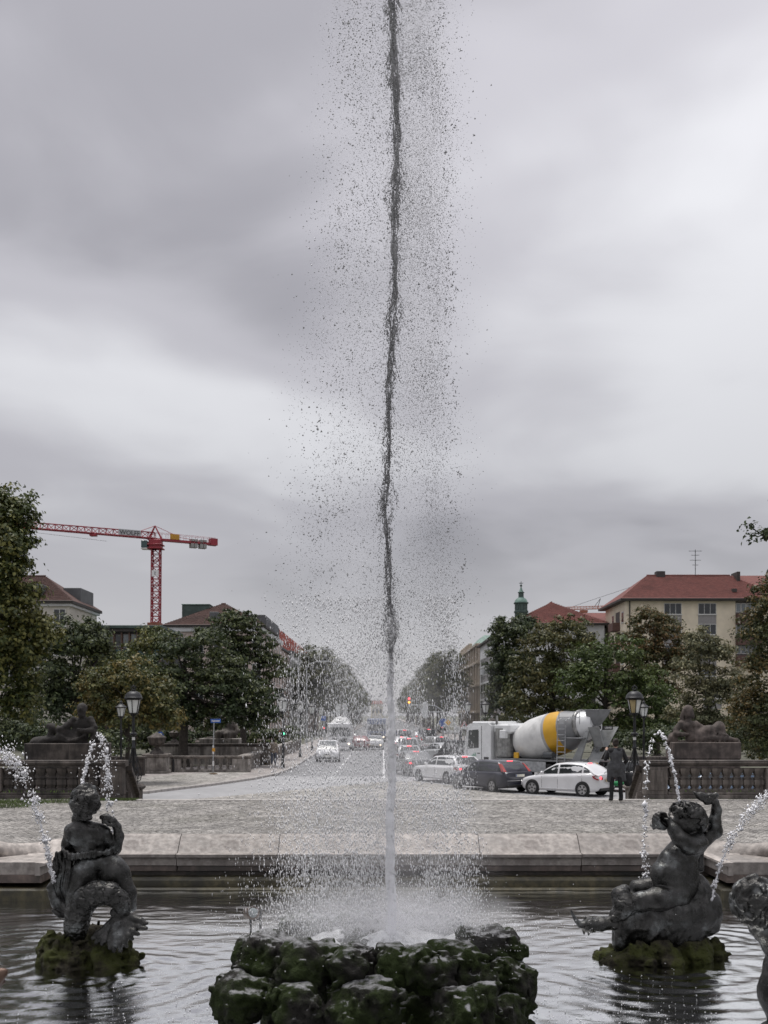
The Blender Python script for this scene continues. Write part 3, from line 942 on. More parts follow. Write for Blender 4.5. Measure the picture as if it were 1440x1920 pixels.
rock_mesh('rock_base', put, MOSSROCK2, [(L.p(110,1790,-10),(.24,.32,.20)),(L.p(150,1800,-25),(.34,.3,.17)),(L.p(215,1800,-20),(.36,.34,.17)),(L.p(250,1805,-8),(.22,.3,.16)),(L.p(95,1780,10),(.17,.25,.20)),(L.p(160,1780,15),(.4,.3,.16)),(L.p(150,1768,-4),(.16,.18,.12))], h=.022, amp=.055, seed=31)

# ------------------------------------------------------------------ right sculpture: child astride a furry sea beast, both arms raised
YR = 12.9
Rr = Sculpt(1245, 1806, YR, (1055, 1385, 1475, 1830, -85, 85), .0105)
put2 = thing('putto_statue', at(1245, 1806, YR), 'dark bronze putto with raised arms and shell riding a shaggy beast, right in basin', 'statue')
S = Rr
S.el((1288,1540,0),(24,25,27),3); S.el((1272,1546,-6),(15,15,20),5)     # head, face to the left
S.el((1264,1543,-8),(5,6,6),2); S.el((1270,1555,-10),(6,6,5),2)
S.cap((1289,1560,2),(1288,1576,3),14,17,5)
S.el((1285,1592,2),(34,27,24),8, ry=-.2)
S.el((1270,1612,-2),(36,27,26),9)
S.el((1254,1640,-6),(37,31,30),9, ry=.3)
S.el((1268,1665,0),(40,32,27),9)
S.el((1290,1640,4),(22,24,36),9)
S.el((1262,1595,-16),(11,9,8),4); S.el((1275,1600,-20),(11,8,8),4)
# thighs and shins folded back along the beast
S.ch([(1268,1678,-14,25),(1228,1682,-26,23),(1196,1686,-30,19),(1180,1690,-26,15)],5)
S.ch([(1262,1672,18,24),(1224,1668,26,19),(1200,1668,28,14)],5)
S.cap((1208,1699,-46),(1272,1701,-44),2,3,4,sub=True)
# arm lifting the shell
S.ch([(1304,1578,-14,19),(1286,1582,-30,17),(1266,1569,-36,14.5),(1255,1553,-32,11),(1250,1542,-26,8)],5)
for a in range(4):
    S.ch([(1250,1541+a*2.6,-26+a*3,3.4),(1244,1534+a*3,-28+a*4,3),(1239,1533+a*3.4,-24+a*4,2.6)],1.4)
S.ch([(1251,1538,-28,3.4),(1249,1531,-28,2.8)],1.4)
# other arm raised, bent at the elbow
S.ch([(1310,1590,10,15),(1330,1572,14,13),(1344,1560,12,13.5),(1343,1540,8,11),(1346,1520,6,9),(1342,1506,4,8)],5)
S.ch([(1342,1504,4,7),(1332,1499,0,6),(1320,1500,-2,5)],2.5)
for a in range(4):
    S.ch([(1338-a*3,1497,3-a*2,3.6),(1330-a*3,1502,-4,3),(1332-a*3,1507,0,2.6)],1.4)
S.el((1250,1660,-40),(3,2,3),2,sub=True)
S.s.disp(lambda P: .006*fbm(P, 9, 3, 5))
S.out('body', BRONZE, put2)
S.new((1245,1335,1490,1585,-55,50))
S.el((1294,1534,4),(25,26,22),3)
S.el((1298,1536,2),(26,26,27),3); S.el((1286,1524,0),(25,26,17),3); S.curls((1284,1522,0),(25,26,17), 90, 7.0, 19, (-.2,-.2,.9), 1.5)
S.curls((1295,1536,2),(28,29,27), 230, 7.5, 9, (.75,.35,.55), 1.5)
S.s.disp(lambda P: .006*vnoise(P*np.array([1,1,.6]), 40, 2) + .004*vnoise(P, 70, 6))
S.out('hair', BRONZE, put2)
S.new((1205,1262,1505,1570,-60,20))
S.el((1235,1537,-22),(19,12,17),3, ry=.5); S.el((1244,1532,-30),(14,10,15),3, ry=.5, sub=True)
S.ch([(1218,1546,-20,4),(1221,1551,-20,3)],2); S.ch([(1249,1521,-24,2.5),(1246,1530,-30,2.5),(1247,1548,-26,3)],2)
S.s.disp(lambda P: .004*np.sin(P[:,0]*90+P[:,2]*140))
S.out('shell', BRONZE, put2)
S.new((1295,1365,1478,1520,-25,25))
S.ch([(1303,1487,-2,3.5),(1310,1492,-2,7),(1320,1495,0,8),(1332,1495,2,7),(1342,1492,2,6)],2)
S.s.disp(lambda P: .006*np.sin(P[:,0]*70+P[:,2]*60))
S.out('conch', BRONZE, put2)
# cloth fluttering behind the raised arm
S.new((1290,1360,1540,1660,-30,50))
for a in range(5):
    S.ch([(1338-a*4,1566+a*3,14+a,5),(1322-a*2,1588+a*4,16,6.5),(1314,1608+a*5,14-a*3,6),(1316-a*2,1630+a*3,10,3.5)],2.2)
S.s.disp(lambda P: .007*np.sin(P[:,0]*110+5*vnoise(P,5,1)))
S.out('drapery', BRONZE, put2)
# the beast
S.new((1140,1375,1640,1810,-80,75))
S.ch([(1172,1720,-6,31),(1210,1719,-6,37),(1262,1718,-4,40),(1308,1714,0,38),(1326,1700,4,30)],8)
S.ch([(1306,1700,4,30),(1312,1672,6,24),(1308,1652,8,16)],6)                # mane rising behind the child
S.ch([(1322,1690,0,24),(1334,1712,-8,19),(1334,1734,-10,13),(1326,1746,-8,9)],5)       # head bowed to the right
S.el((1336,1686,-4),(6,6,9),3); S.el((1338,1705,-20),(5,4,5),2)
S.ch([(1170,1730,-10,26),(1164,1760,-6,17),(1166,1785,-4,14)],6)
S.ch([(1215,1740,-4,34),(1290,1744,0,32)],8); S.ch([(1195,1750,0,26),(1300,1768,4,24)],8)
def fur(P):
    u = P[:,0]*30 + 3*vnoise(P, 3.0, 2); v = P[:,2]*9
    return .011*np.sin(u+1.4*np.sin(v)+4*vnoise(P, 5, 4))*np.clip(.5+vnoise(P,6,7),0,1) + .009*vnoise(P*np.array([1.6,1,.6]), 22, 6)
S.s.disp(fur)
beast = S.out('beast_body', BRONZE, put2)
S.new((1055,1215,1650,1765,-70,55))
S.ch([(1184,1700,-18,17),(1166,1692,-22,21),(1160,1676,-16,16),(1168,1668,-10,11)],4)
S.ch([(1172,1695,-30,16),(1158,1709,-34,11),(1144,1716,-30,7)],3)
S.s.disp(scales([S.p(1200,1700,-18),S.p(1170,1692,-20),S.p(1146,1716,-28)], S.q, .015, .085))
fold = S.out('scaly_fold', BRONZE, put2)
S.new((1055,1195,1690,1765,-70,55))
S.ch([(1178,1728,-10,17),(1150,1727,-14,13),(1124,1729,-16,13),(1102,1731,-18,13),(1086,1731,-20,7)],4, flat=((0,1,0),.75))
S.ch([(1084,1730,-20,5.5),(1077,1722,-20,4.2),(1070,1710,-20,2.6),(1067,1703,-20,1.2)],1.5)
for x, y, x2, y2 in ((1092,1738,1092,1748),(1102,1738,1100,1750),(1112,1739,1112,1745),(1096,1722,1094,1715),(1106,1719,1104,1714),(1118,1720,1122,1714),(1134,1722,1128,1714)):
    S.ch([(x,y,-18,4.5),(x2,y2,-18,1.2)],1.5)
S.s.disp(lambda P: .007*fbm(P, 20, 3, 9))
S.out('spiny_tail', BRONZE, put2)
rock_mesh('rock_base', put2, MOSSROCK2, [(S.p(1160,1795,0),(.26,.32,.12)),(S.p(1205,1792,-25),(.25,.25,.17)),(S.p(1250,1795,-20),(.32,.3,.16)),(S.p(1300,1790,-10),(.26,.3,.2)),(S.p(1340,1800,0),(.2,.3,.11)),(S.p(1245,1785,15),(.5,.35,.2)),(S.p(1305,1772,0),(.18,.25,.16))], h=.022, amp=.05, seed=45)

# ------------------------------------------------------------------ nearer sculpture cut by the right edge: shaggy head and a smooth flank
YN = 9.0
N = Sculpt(1440, 1930, YN, (1360, 1560, 1620, 2010, -90, 90), .0135)
near = thing('sea_beast_statue', at(1440, 1990, YN), 'bronze curly maned beast head and smooth flank cut off by the right picture edge', 'statue')
NO = Vector(N.p(1440, 1990, 0))
N.new((1355,1560,1625,1800,-90,90))
N.el((1424,1690,0),(47,48,44),6); N.el((1440,1735,6),(34,34,34),8)
N.curls((1424,1690,0),(48,49,46), 120, 10, 12, None, 2.4)
N.ch([(1440,1735,6,26),(1470,1790,10,30)],8)
N.s.disp(lambda P: .007*vnoise(P*np.array([1,1,.6]), 34, 2) + .004*vnoise(P, 60, 6))
o = N.out('maned_head', BRONZE, near); o.location = -NO
N.new((1390,1580,1740,2010,-90,90))
N.ch([(1490,1792,10,38),(1480,1815,0,44),(1470,1860,-4,48),(1490,1920,0,44),(1500,1990,0,40)],10)
N.el((1448,1950,-20),(44,36,44),8)
N.s.disp(lambda P: .006*fbm(P, 9, 3, 3))
o = N.out('flank', BRONZE, near); o.location = -NO
# fragment at the left edge
FR = Sculpt(0, 1900, 9.0, (-110, 30, 1790, 1960, -60, 60), .012)
frag = thing('sea_beast_statue', at(0, 1990, 9.0), 'tip of a brownish bronze fin poking in at the lower left edge', 'statue')
FO = Vector(FR.p(0, 1990, 0))
FR.ch([(-60,1900,0,40),(-34,1862,0,26),(-14,1838,0,18),(2,1826,0,11),(10,1822,0,4)],5)
FR.ch([(-34,1850,4,18),(-10,1846,6,12),(6,1842,6,4)],4)
FR.ch([(-60,1900,0,40),(-70,1960,0,44)],5)
FR.s.disp(lambda P: .006*fbm(P, 14, 3, 3))
o = FR.out('fin', mat('bronze_brown', (.10,.062,.045), .4, metal=.5, var=.4, scale=7, bump=.2), frag); o.location = -FO

# ------------------------------------------------------------------ flood lamp standing in the water behind the rock
pl = ground(470, 1752, WATER); 
fl = thing('flood_lamp', pl, 'small round drum flood lamp on a stalk in the water behind the rock', 'lamp')
hgt = atz(1712, pl.y) - WATER
DARKM = mat('dark_metal', (.05,.05,.052), .45, metal=.6, var=.25, scale=8, bump=.1)
MB().tube([(0,0,-.6),(0,0,hgt-.08)], .014, 8).build('stalk', DARKM, fl)
MX = Matrix.Translation((0,0,hgt)) @ Matrix.Rotation(math.radians(-60), 4, 'Z') @ Matrix.Rotation(math.radians(78), 4, 'Y')
MB().lathe([(-.09,.05),(-.085,.075),(.06,.085),(.065,.095),(.085,.095),(.085,.08)], 18, M=MX).build('housing', mat('copper_housing', (.16,.13,.11), .45, metal=.6, var=.3, scale=9), fl)
MB().lathe([(.078,.079),(.088,.06),(.092,.01)], 18, M=MX).build('lens', mat('lamp_lens', (.45,.5,.5), .15, var=.2, scale=9), fl)
MB().tube([(.13,.02,-.6),(.13,.02,hgt+.03)], .018, 8).build('post', DARKM, fl)
MB().tube([(-.02,0,hgt-.09),(.06,.01,hgt-.1),(.13,.02,hgt-.06)], .012, 6).build('bracket', DARKM, fl)
# ================================================================== BALUSTRADES, LAMPS, STONE FIGURES, STREET FURNITURE
BAL_PROF = [(0,.15),(.06,.15),(.065,.10),(.10,.082),(.16,.11),(.20,.138),(.33,.138),(.335,.108),(.37,.108),(.375,.132),(.39,.132),(.395,.085),(.44,.076),(.52,.11),(.60,.134),(.66,.147)]
def balusters(parent, xs, y, z, m, s=1.0, rz=0):
    first = None
    for x in xs:
        if first is None:
            first = MB().lathe([(h*s, r*s) for h, r in BAL_PROF], 4, sq=True).build('baluster', m, parent, 20, loc=(x, y, z))
        else:
            share(first, (x, y, z), parent)
def rail(mb, x0, x1, y, z, d=.24, h=.17):
    mb.loft([[(x, y+a, z+b) for a, b in ((-d*.8,0),(-d*.8,h*.25),(-d,h*.35),(-d*1.05,h*.7),(-d*.95,h*.8),(-d*.95,h),(d*.95,h),(d*.95,h*.8),(d*1.05,h*.7),(d,h*.35),(d*.8,h*.25),(d*.8,0))] for x in (x0, x1)])
    return mb
def terrace_balustrade(sgn, label):
    t = thing('stone_balustrade', (sgn*7.4, TE+.3, 0), label, 'balustrade')
    X = lambda a: a if sgn > 0 else -a       # local x runs outward
    def B(name, a0, a1, y0, y1, z0, z1, m=STONED, bev=.015):
        return bx(name, (min(X(a0),X(a1)), y0, z0), (max(X(a0),X(a1)), y1, z1), m, t, bev)
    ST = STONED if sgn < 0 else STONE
    B('plinth', .0, 5.6, -.26, .26, -.02, .13, ST); B('base_course', .62, 5.6, -.20, .20, .132, .22, ST)
    B('pier', -.02, .60, -.24, .24, .132, .93, ST); B('pier_panel', .08, .5, -.262, -.245, .26, .84, ST, .008)
    n = 9
    balusters(t, [X(.62+.05 + .15 + .30*i) for i in range(n)], 0, .224, ST)
    e = .67+.30*n+.02
    B('pier', e, e+.42, -.24, .24, .225, .885, ST)
    balusters(t, [X(e+.44+.15+.30*i) for i in range(5)], 0, .224, ST)
    mb = MB(); rail(mb, X(-.10), X(5.6), 0, .935); mb.build('top_rail', STONED, t, 25)
    # sloping stair rail, small balusters on the string
    p0 = Vector((X(.05), .28, 0)); p1 = Vector((X(1.0), 5.4, 0)); d = (p1-p0)
    def slope(z0, z1, w, h, name, m):
        s = Vector((-d.y, d.x, 0)).normalized()*w
        MB().loft([[tuple(p+s*a+Vector((0,0,z+b*h))) for a, b in ((-1,0),(-1,1),(1,1),(1,0))] for p, z in ((p0, z0), (p1, z1))]).build(name, m, t, 20)
    slope(.80, -.28, .22, .15, 'sloping_rail', STONED); slope(-.02, -1.18, .2, .2, 'stair_string', ST)
    for i in range(12):
        f = (i+.7)/12.4; p = p0+d*f; z = .18-1.16*f
        if i == 0: sb = MB().lathe([(h*.92, r*.8) for h, r in BAL_PROF], 8).build('stair_baluster', ST, t, 30, loc=(p.x,p.y,z))
        else: share(sb, (p.x, p.y, z), t)
    q = p1 + d.normalized()*.32
    bx('newel', (q.x-.26, q.y-.26, -1.22), (q.x+.26, q.y+.26, -.12), ST, t, .02)
    MB().lathe([(0,.30),(.05,.34),(.10,.34),(.14,.30),(.18,.25)], 4, c=(q.x,q.y,-.12), sq=True).build('newel_cap', ST, t, 25)
    return t, Vector((sgn*7.4+q.x, TE+.3+q.y, .06))
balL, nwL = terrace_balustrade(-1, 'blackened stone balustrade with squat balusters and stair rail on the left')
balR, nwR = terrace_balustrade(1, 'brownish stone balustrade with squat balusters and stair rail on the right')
grass('weeds', None, [(.7,3.6,-.2,.2,.2)], 300, balR, .04, .11, mat('weed_leaf', (.14,.22,.05), .8, var=.3, scale=3, island=.3))
grass('weeds', None, [(-3.6,-.7,-.24,.1,.2)], 300, balL, .04, .10, mat('weed_leaf', (.14,.22,.05)))

IRON = mat('cast_iron', (.022,.023,.025), .45, metal=.3, var=.3, scale=9, bump=.15, bscale=50)
LGLASS = mat('frosted_lamp_glass', (.78,.80,.78), .35, var=.10, scale=6)
LGLASSY = mat('yellowed_lamp_glass', (.42,.34,.18), .4, var=.2, scale=6)
def lantern(t, z, s, dome=True, panes=6, yellow=False):
    """six-sided lantern; z is the foot of the glass"""
    h = .46*s; r0, r1 = .15*s, .25*s
    MB().lathe([(-.10*s,.05*s),(-.06*s,.10*s),(-.02*s,.12*s),(0,.19*s),(.02*s,.19*s)], 12, c=(0,0,z-.02*s)).build('lantern_base', IRON, t, 40)
    fr = MB()
    for i in range(panes):
        a0 = 2*math.pi*(i+.5)/panes; a1 = 2*math.pi*(i+1.5)/panes
        fr.tube([(math.cos(a0)*r0, math.sin(a0)*r0, z), (math.cos(a0)*r1, math.sin(a0)*r1, z+h)], .017*s, 5)
        fr.tube([(math.cos(a0)*r1, math.sin(a0)*r1, z+h), (math.cos(a1)*r1, math.sin(a1)*r1, z+h)], .02*s, 5)
    fm = fr.build('lantern_frame', IRON, t)
    for i in range(panes):
        a0 = 2*math.pi*(i+.5)/panes; a1 = 2*math.pi*(i+1.5)/panes; k = .965
        P = [Vector((math.cos(a)*r*k, math.sin(a)*r*k, zz_)) for a, r, zz_ in ((a0,r0,z+.01),(a1,r0,z+.01),(a1,r1,z+h-.01),(a0,r1,z+h-.01))]
        nrm = (P[1]-P[0]).cross(P[3]-P[0]).normalized()*.006
        MB().loft([[tuple(p) for p in P], [tuple(p-nrm) for p in P]]).build('pane', LGLASSY if (yellow and i == 3) else LGLASS, fm, 20)
    if dome:
        MB().lathe([(0,.28*s),(.03*s,.31*s),(.06*s,.31*s),(.07*s,.29*s),(.15*s,.27*s),(.22*s,.21*s),(.27*s,.13*s),(.29*s,.06*s)], 18, c=(0,0,z+h)).build('lantern_roof', IRON, t, 50)
        cr = MB().lathe([(0,.05*s),(.04*s,.07*s),(.06*s,.04*s)], 10, c=(0,0,z+h+.28*s))
        for i in range(6):
            a = i*math.pi/3
            cr.tube([(math.cos(a)*.05*s, math.sin(a)*.05*s, z+h+.33*s), (math.cos(a)*.10*s, math.sin(a)*.10*s, z+h+.38*s), (math.cos(a)*.07*s, math.sin(a)*.07*s, z+h+.44*s), (0,0,z+h+.45*s)], .011*s, 5)
        cr.sphere((0,0,z+h+.46*s), .03*s, 8, 6).build('crown', IRON, t)
    else:
        MB().lathe([(0,.30*s),(.03*s,.31*s),(.05*s,.27*s),(.17*s,.12*s),(.19*s,.12*s),(.21*s,.08*s),(.26*s,.05*s),(.29*s,.08*s),(.33*s,.05*s),(.40*s,.01*s)], 12, c=(0,0,z+h)).build('lantern_roof', IRON, t, 40)
def big_lamp(loc, label, yellow):
    t = thing('street_lamp', loc, label, 'street lamp')
    H = atz(1337, loc.y) - loc.z
    MB().lathe([(0,.16),(.06,.16),(.08,.10),(.3,.055),(1.15,.05),(1.2,.075),(1.24,.075),(1.27,.052),(H*.68,.045),(H*.69,.12),(H*.70,.13),(H*.715,.12),(H*.73,.05),(H-.12,.042),(H-.08,.09),(H-.05,.06)], 14).build('post', IRON, t, 40)
    # wrought scrolls round the foot
    for i in range(4):
        a = math.pi/4 + i*math.pi/2; c, s_ = math.cos(a), math.sin(a); mb = MB()
        arm = [(.10,.05),(.26,.12),(.32,.30),(.28,.52),(.18,.78),(.10,1.0),(.06,1.15)]
        mb.tube([(c*r, s_*r, z) for r, z in arm], .016, 6)
        for (rc, zc, rad, turns) in ((.19,.24,.11,1.6),(.17,.50,.085,1.5),(.12,.74,.055,1.3)):
            pts = []
            for q in range(22):
                th = q/21*turns*2*math.pi; rr = rad*(1-.75*q/21)
                pts.append((c*(rc+rr*math.cos(th)), s_*(rc+rr*math.cos(th)), zc+rr*math.sin(th)))
            mb.tube(pts, .011, 5)
        mb.build('scroll', IRON, t)
    for i in range(4):
        a = i*math.pi/2
        MB().tube([(math.cos(a)*.05, math.sin(a)*.05, H-.16),(math.cos(a)*.14, math.sin(a)*.14, H-.14),(math.cos(a)*.16, math.sin(a)*.16, H-.04)], .013, 5).build('bracket', IRON, t)
    MB().lathe([(0,.052),(.10,.052)], 10, c=(0,0,H*.62)).build('sticker', mat('white_sticker', (.7,.7,.68), .5, var=.1), t)
    lantern(t, H, 1.0, True, 6, yellow)
    return t
big_lamp(nwL, 'tall black lantern lamp with domed top on the left stair newel', False)
big_lamp(nwR, 'tall black lantern lamp with a yellowed pane on the right stair newel', True)
def small_lamp(name, loc, H, s, label, group=None):
    t = thing(name, loc, label, 'street lamp', group=group)
    MB().lathe([(0,.14),(.3,.13),(.34,.09),(.7,.07),(.75,.09),(.8,.05),(H*.8,.04),(H*.81,.06),(H*.83,.04),(H-.1,.035),(H-.07,.08),(H-.02,.05)], 10).build('post', IRON, t, 40)
    lantern(t, H, s, False)
    return t
for px, lab in ((227,'smaller pointed lantern lamp just behind the left balustrade'),(1207,'smaller pointed lantern lamp just behind the right balustrade')):
    Y = 45.0
    small_lamp('street_lamp', Vector((atx(px, Y), Y, ROAD+.1)), atz(1343, Y)-ROAD-.1, .80, lab)
# lamps along the pavements: (foot px, row of the lantern foot, Y)
for px, py, Y, lab in ((530,1334,70.0,'tall double-height lantern lamp beside the two walkers'),(563,1336,88.0,'second lantern lamp along the left pavement'),(585,1338,105.0,'third lantern lamp along the left pavement'),
                       (602,1341,125.0,'farthest lantern lamp along the left pavement'),
                       (910,1336,92.0,'nearest lantern lamp behind the white truck cab'),(877,1334,112.0,'second lantern lamp beyond the truck on the right pavement'),(853,1336,125.0,'third lantern lamp beyond the truck on the right pavement'),(925,1355,100.0,'low small lantern lamp just above the truck cab roof')):
    small_lamp('street_lamp', Vector((atx(px, Y), Y, ROAD+.1)), atz(py, Y)-ROAD-.1, 1.5 if py < 1350 else 1.0, lab)

# ------------------------------------------------------------------ reclining stone figures on pedestals
def pedestal(t, w, d, h, m):
    bx('pedestal_base', (-w/2-.25, -d/2-.2, 0), (w/2+.25, d/2+.2, h*.30), m, t, .03)
    for i in range(3):
        bx('pedestal_block', (-w/2+w*i/3+.004, -d/2, h*.30+.003), (-w/2+w*(i+1)/3-.004, d/2, h*.72), m, t, .015)
    bx('pedestal_top', (-w/2-.03, -d/2-.03, h*.72+.003), (w/2+.03, d/2+.03, h), m, t, .03)
YS = 44.0
BROWNST = mat('brown_statue_stone', (.125,.10,.088), .85, var=.3, scale=4, bump=.4, bscale=25, col2=(.055,.045,.04), c2at=.55, c2scale=1.6, streak=(.05,.042,.036))
BLACKST = mat('blackened_statue_stone', (.035,.031,.029), .85, var=.4, scale=4, bump=.4, bscale=25, col2=(.13,.115,.105), c2at=.66, c2w=.08, c2scale=1.5)
base = Vector((atx(1318, YS), YS, ROAD)); 
st = thing('reclining_statue', base, 'brown stone reclining woman on a block pedestal behind the right balustrade', 'statue')
HP = atz(1391, YS)-ROAD
pedestal(st, 124*YS/FPX, 1.1, HP, BROWNST)
W_ = Sculpt(1318, 1391, YS, (1248, 1400, 1312, 1400, -30, 30), .032)
W_.el((1291,1337,-2),(8,9,11),3); W_.el((1290,1331,0),(10,10,9),2); W_.ch([(1283,1334,2,4),(1280,1346,4,4),(1282,1356,2,3)],2); W_.ch([(1298,1334,2,3),(1300,1345,4,3.5)],2)
W_.cap((1291,1346,0),(1291,1354,0),5,6,3)
W_.el((1291,1362,0),(15,10,12),4); W_.el((1296,1376,0),(12,10,13),4); W_.el((1300,1386,0),(15,11,8),4)
W_.el((1287,1359,-9),(5,4,5),2); W_.el((1298,1358,-9),(5,4,5),2)
W_.ch([(1277,1357,0,6),(1267,1368,-2,5.5),(1266,1376,-6,5),(1278,1377,-10,4),(1287,1376,-11,3)],3)
W_.ch([(1304,1357,2,5.5),(1316,1364,3,4.6),(1330,1366,2,4)],3)
W_.ch([(1304,1380,-2,11),(1328,1370,-2,9),(1346,1366,0,8)],4); W_.ch([(1346,1366,0,8),(1356,1378,2,6),(1372,1388,2,4.5),(1384,1389,0,3)],3)
W_.ch([(1306,1386,-6,9),(1332,1384,-8,7),(1352,1385,-8,5.5),(1380,1388,-6,4)],3)
W_.el((1349,1366,3),(12,10,14),4)
W_.el((1262,1385,2),(9,12,12),4); W_.ch([(1250,1392,0,5),(1385,1394,0,5)],3)
for a in range(7): W_.ch([(1300+a*9,1392-a*.4,-12,3),(1318+a*7,1376+abs(3-a),-9,2.4),(1338+a*2,1364+a*1.5,-6,2)],1.5)
W_.s.disp(lambda P: .02*fbm(P, 5, 3, 4))
o = W_.out('figure', BROWNST, st); o.location = (0, 0, HP)
bx('side_block', (-1.75,-.4,0), (-1.42,.5,HP*.62), BROWNST, st, .12)
base = Vector((atx(128, YS), YS, ROAD))
st = thing('reclining_statue', base, 'nearly black stone reclining man leaning forward on a pedestal behind left balustrade', 'statue')
HP = atz(1393, YS)-ROAD
pedestal(st, 146*YS/FPX, 1.1, HP, STONED)
W_ = Sculpt(128, 1393, YS, (50, 215, 1312, 1402, -30, 30), .032)
W_.el((154,1331,-4),(8,10,11),3); W_.el((154,1327,0),(9.5,10,9),2); W_.el((154,1340,-8),(6,6,6),2); W_.cap((154,1341,0),(154,1350,2),6,8,3)
W_.el((154,1360,2),(20,11,14),5); W_.el((150,1376,2),(16,12,13),5); W_.el((146,1387,2),(18,13,9),5)
W_.ch([(138,1350,0,7),(126,1362,-4,6),(115,1368,-8,5),(112,1380,-10,5),(124,1388,-12,4)],3)
W_.ch([(170,1350,0,7),(178,1364,-4,6),(176,1370,-8,5.5),(160,1370,-14,4.5),(152,1368,-15,4)],3)
W_.ch([(144,1384,-2,11),(122,1374,-2,9),(100,1364,0,7),(92,1361,0,5)],4); W_.ch([(100,1364,0,7),(94,1380,2,6),(86,1390,2,5)],4)
W_.ch([(146,1390,-6,9),(112,1386,-6,8),(82,1390,-4,6),(62,1393,-4,4)],4)
for a in range(8): W_.ch([(114+a*3,1376+a*2.2,-12,2.6),(128+a*3,1390-a*.4,-14,2.6),(150+a*2,1388-a*1.5,-14,2.2)],1.5)
W_.el((180,1384,0),(12,12,13),4); W_.el((80,1390,4),(24,12,10),5); W_.ch([(58,1396,0,5),(200,1396,0,5)],3)
W_.s.disp(lambda P: .02*fbm(P, 5, 3, 4))
o = W_.out('figure', BLACKST, st); o.location = (0, 0, HP)

# dark low walls at the street corners
for sgn, lab in ((-1,'short dark stone wall left of the urn pier'),(1,'short dark stone wall behind the right lamp post')):
    w = thing('stone_wall', (sgn*15.6, 61.5, ROAD+.1), lab, 'wall')
    zt = atz(1418, 61.5)-ROAD-.1
    for i in range(3):
        bx('wall_block', (-1.8+i*1.2+.005,-.2,0), (-1.8+(i+1)*1.2-.005,.2,zt-.16), STONED, w, .02)
    bx('coping', (-1.85,-.27,zt-.157), (1.85,.27,zt), STONED, w, .03)

# ------------------------------------------------------------------ left bridge-head: urn pier, balustrade, wall turning into the street
def urn(t, z, s, m):
    MB().lathe([(0,.42*s),(.06*s,.42*s),(.10*s,.36*s),(.22*s,.26*s),(.32*s,.13*s),(.40*s,.13*s),(.46*s,.24*s),(.55*s,.42*s),(.70*s,.50*s),(.86*s,.52*s),(.90*s,.56*s),(.96*s,.56*s),(.99*s,.50*s),(1.12*s,.26*s),(1.22*s,.10*s),(1.25*s,.02*s)], 18, c=(0,0,z)).build('urn', m, t, 40)
YU = 64.0
STONEP = mat('pale_weathered_stone', (.34,.315,.29), .85, var=.25, scale=3, bump=.35, bscale=25, col2=(.15,.135,.125), c2at=.56, c2scale=1.0, streak=(.10,.09,.083))
t = thing('urn_pier', (atx(294, YU), YU, ROAD+.1), 'square stone pier carrying a lidded urn at the pavement corner', 'pier')
hp = atz(1413, YU)-ROAD-.1
bx('plinth', (-.72,-.72,0), (.72,.72,.16), STONEP, t, .02)
bx('shaft', (-.64,-.64,.163), (.64,.64,hp-.2), STONEP, t, .02); bx('cap', (-.74,-.74,hp-.197), (.74,.74,hp), STONE, t, .04)
urn(t, hp, (atz(1373, YU)-atz(1413, YU))/1.25, STONED)
YF = 65.2
t = thing('stone_balustrade', (atx(316, YF), YF, ROAD+.1), 'pale stone balustrade with slim balusters beside the urn pier', 'balustrade')
Lx = atx(470, YF)-atx(316, YF); hb = atz(1417, YF)-ROAD-.1
bx('plinth', (0,-.25,0), (Lx,.25,.16), STONEP, t, .02)
bx('pier', (.15,-.2,.163), (.75,.2,hb-.17), STONEP, t, .01); bx('pier', (Lx-1.1,-.2,.163), (Lx-.02,.2,hb-.17), STONEP, t, .01)
for i in range(7):
    x = .98 + i*(Lx-2.2)/6.4
    if i == 0: b0 = MB().lathe([(h*(hb-.335)/.66, r*.85) for h, r in BAL_PROF], 10).build('baluster', STONEP, t, 30, loc=(x,0,.163))
    else: share(b0, (x,0,.163), t)
mb = MB(); rail(mb, 0, Lx+.05, 0, hb-.167, .26, .167); mb.build('top_rail', STONE, t, 25)
MB().tube([(.35,-.3,0),(.35,-.3,hb*.8)], .06, 8).build('drain_pipe', IRON, t)
# parapet along the pavement
t = thing('parapet_wall', (-8.8, YF, ROAD+.1), 'long stone parapet with recessed panels running along the left pavement', 'wall')
for i in range(11):
    y0 = .3+i*4.0
    bx('parapet_block', (-.2, y0+.005, 0), (.2, y0+3.99, hb-.2), STONEP, t, .02)
    for k in range(2):
        bx('parapet_panel', (.203, y0+.35+k*1.75, .3), (.225, y0+1.9+k*1.75, hb-.35), STONE, t, .01)
    bx('coping', (-.28, y0, hb-.197), (.30, y0+3.995, hb-.02), STONEP, t, .03)
# monument with seated figure behind it
YM = 76.0
t = thing('seated_statue', (atx(412, YM), YM, ROAD+.1), 'weathered stone monument with a seated figure above the pale balustrade', 'statue')
zt = atz(1384, YM)-ROAD-.1
wid = 74*YM/FPX
bx('base', (-wid*.75,-1.0,0), (wid*.75,1.0,zt*.5), STONEP, t, .04); bx('block', (-wid*.48,-.8,zt*.5+.003), (wid*.52,.8,zt), STONEP, t, .05)
W_ = Sculpt(412, 1384, YM, (365, 465, 1330, 1394, -30, 30), .045)
W_.el((431,1345,0),(6,7,7.5),2); W_.cap((431,1350,0),(431,1356,0),4,5,2); W_.el((429,1364,0),(13,9,12),4); W_.el((427,1376,-3),(17,12,10),4)
W_.ch([(418,1358,0,4.5),(405,1364,-3,4),(390,1366,-4,3.5),(380,1365,-4,3)],2.5); W_.ch([(440,1358,0,4.5),(446,1370,-3,4),(440,1378,-8,3.5)],2.5)
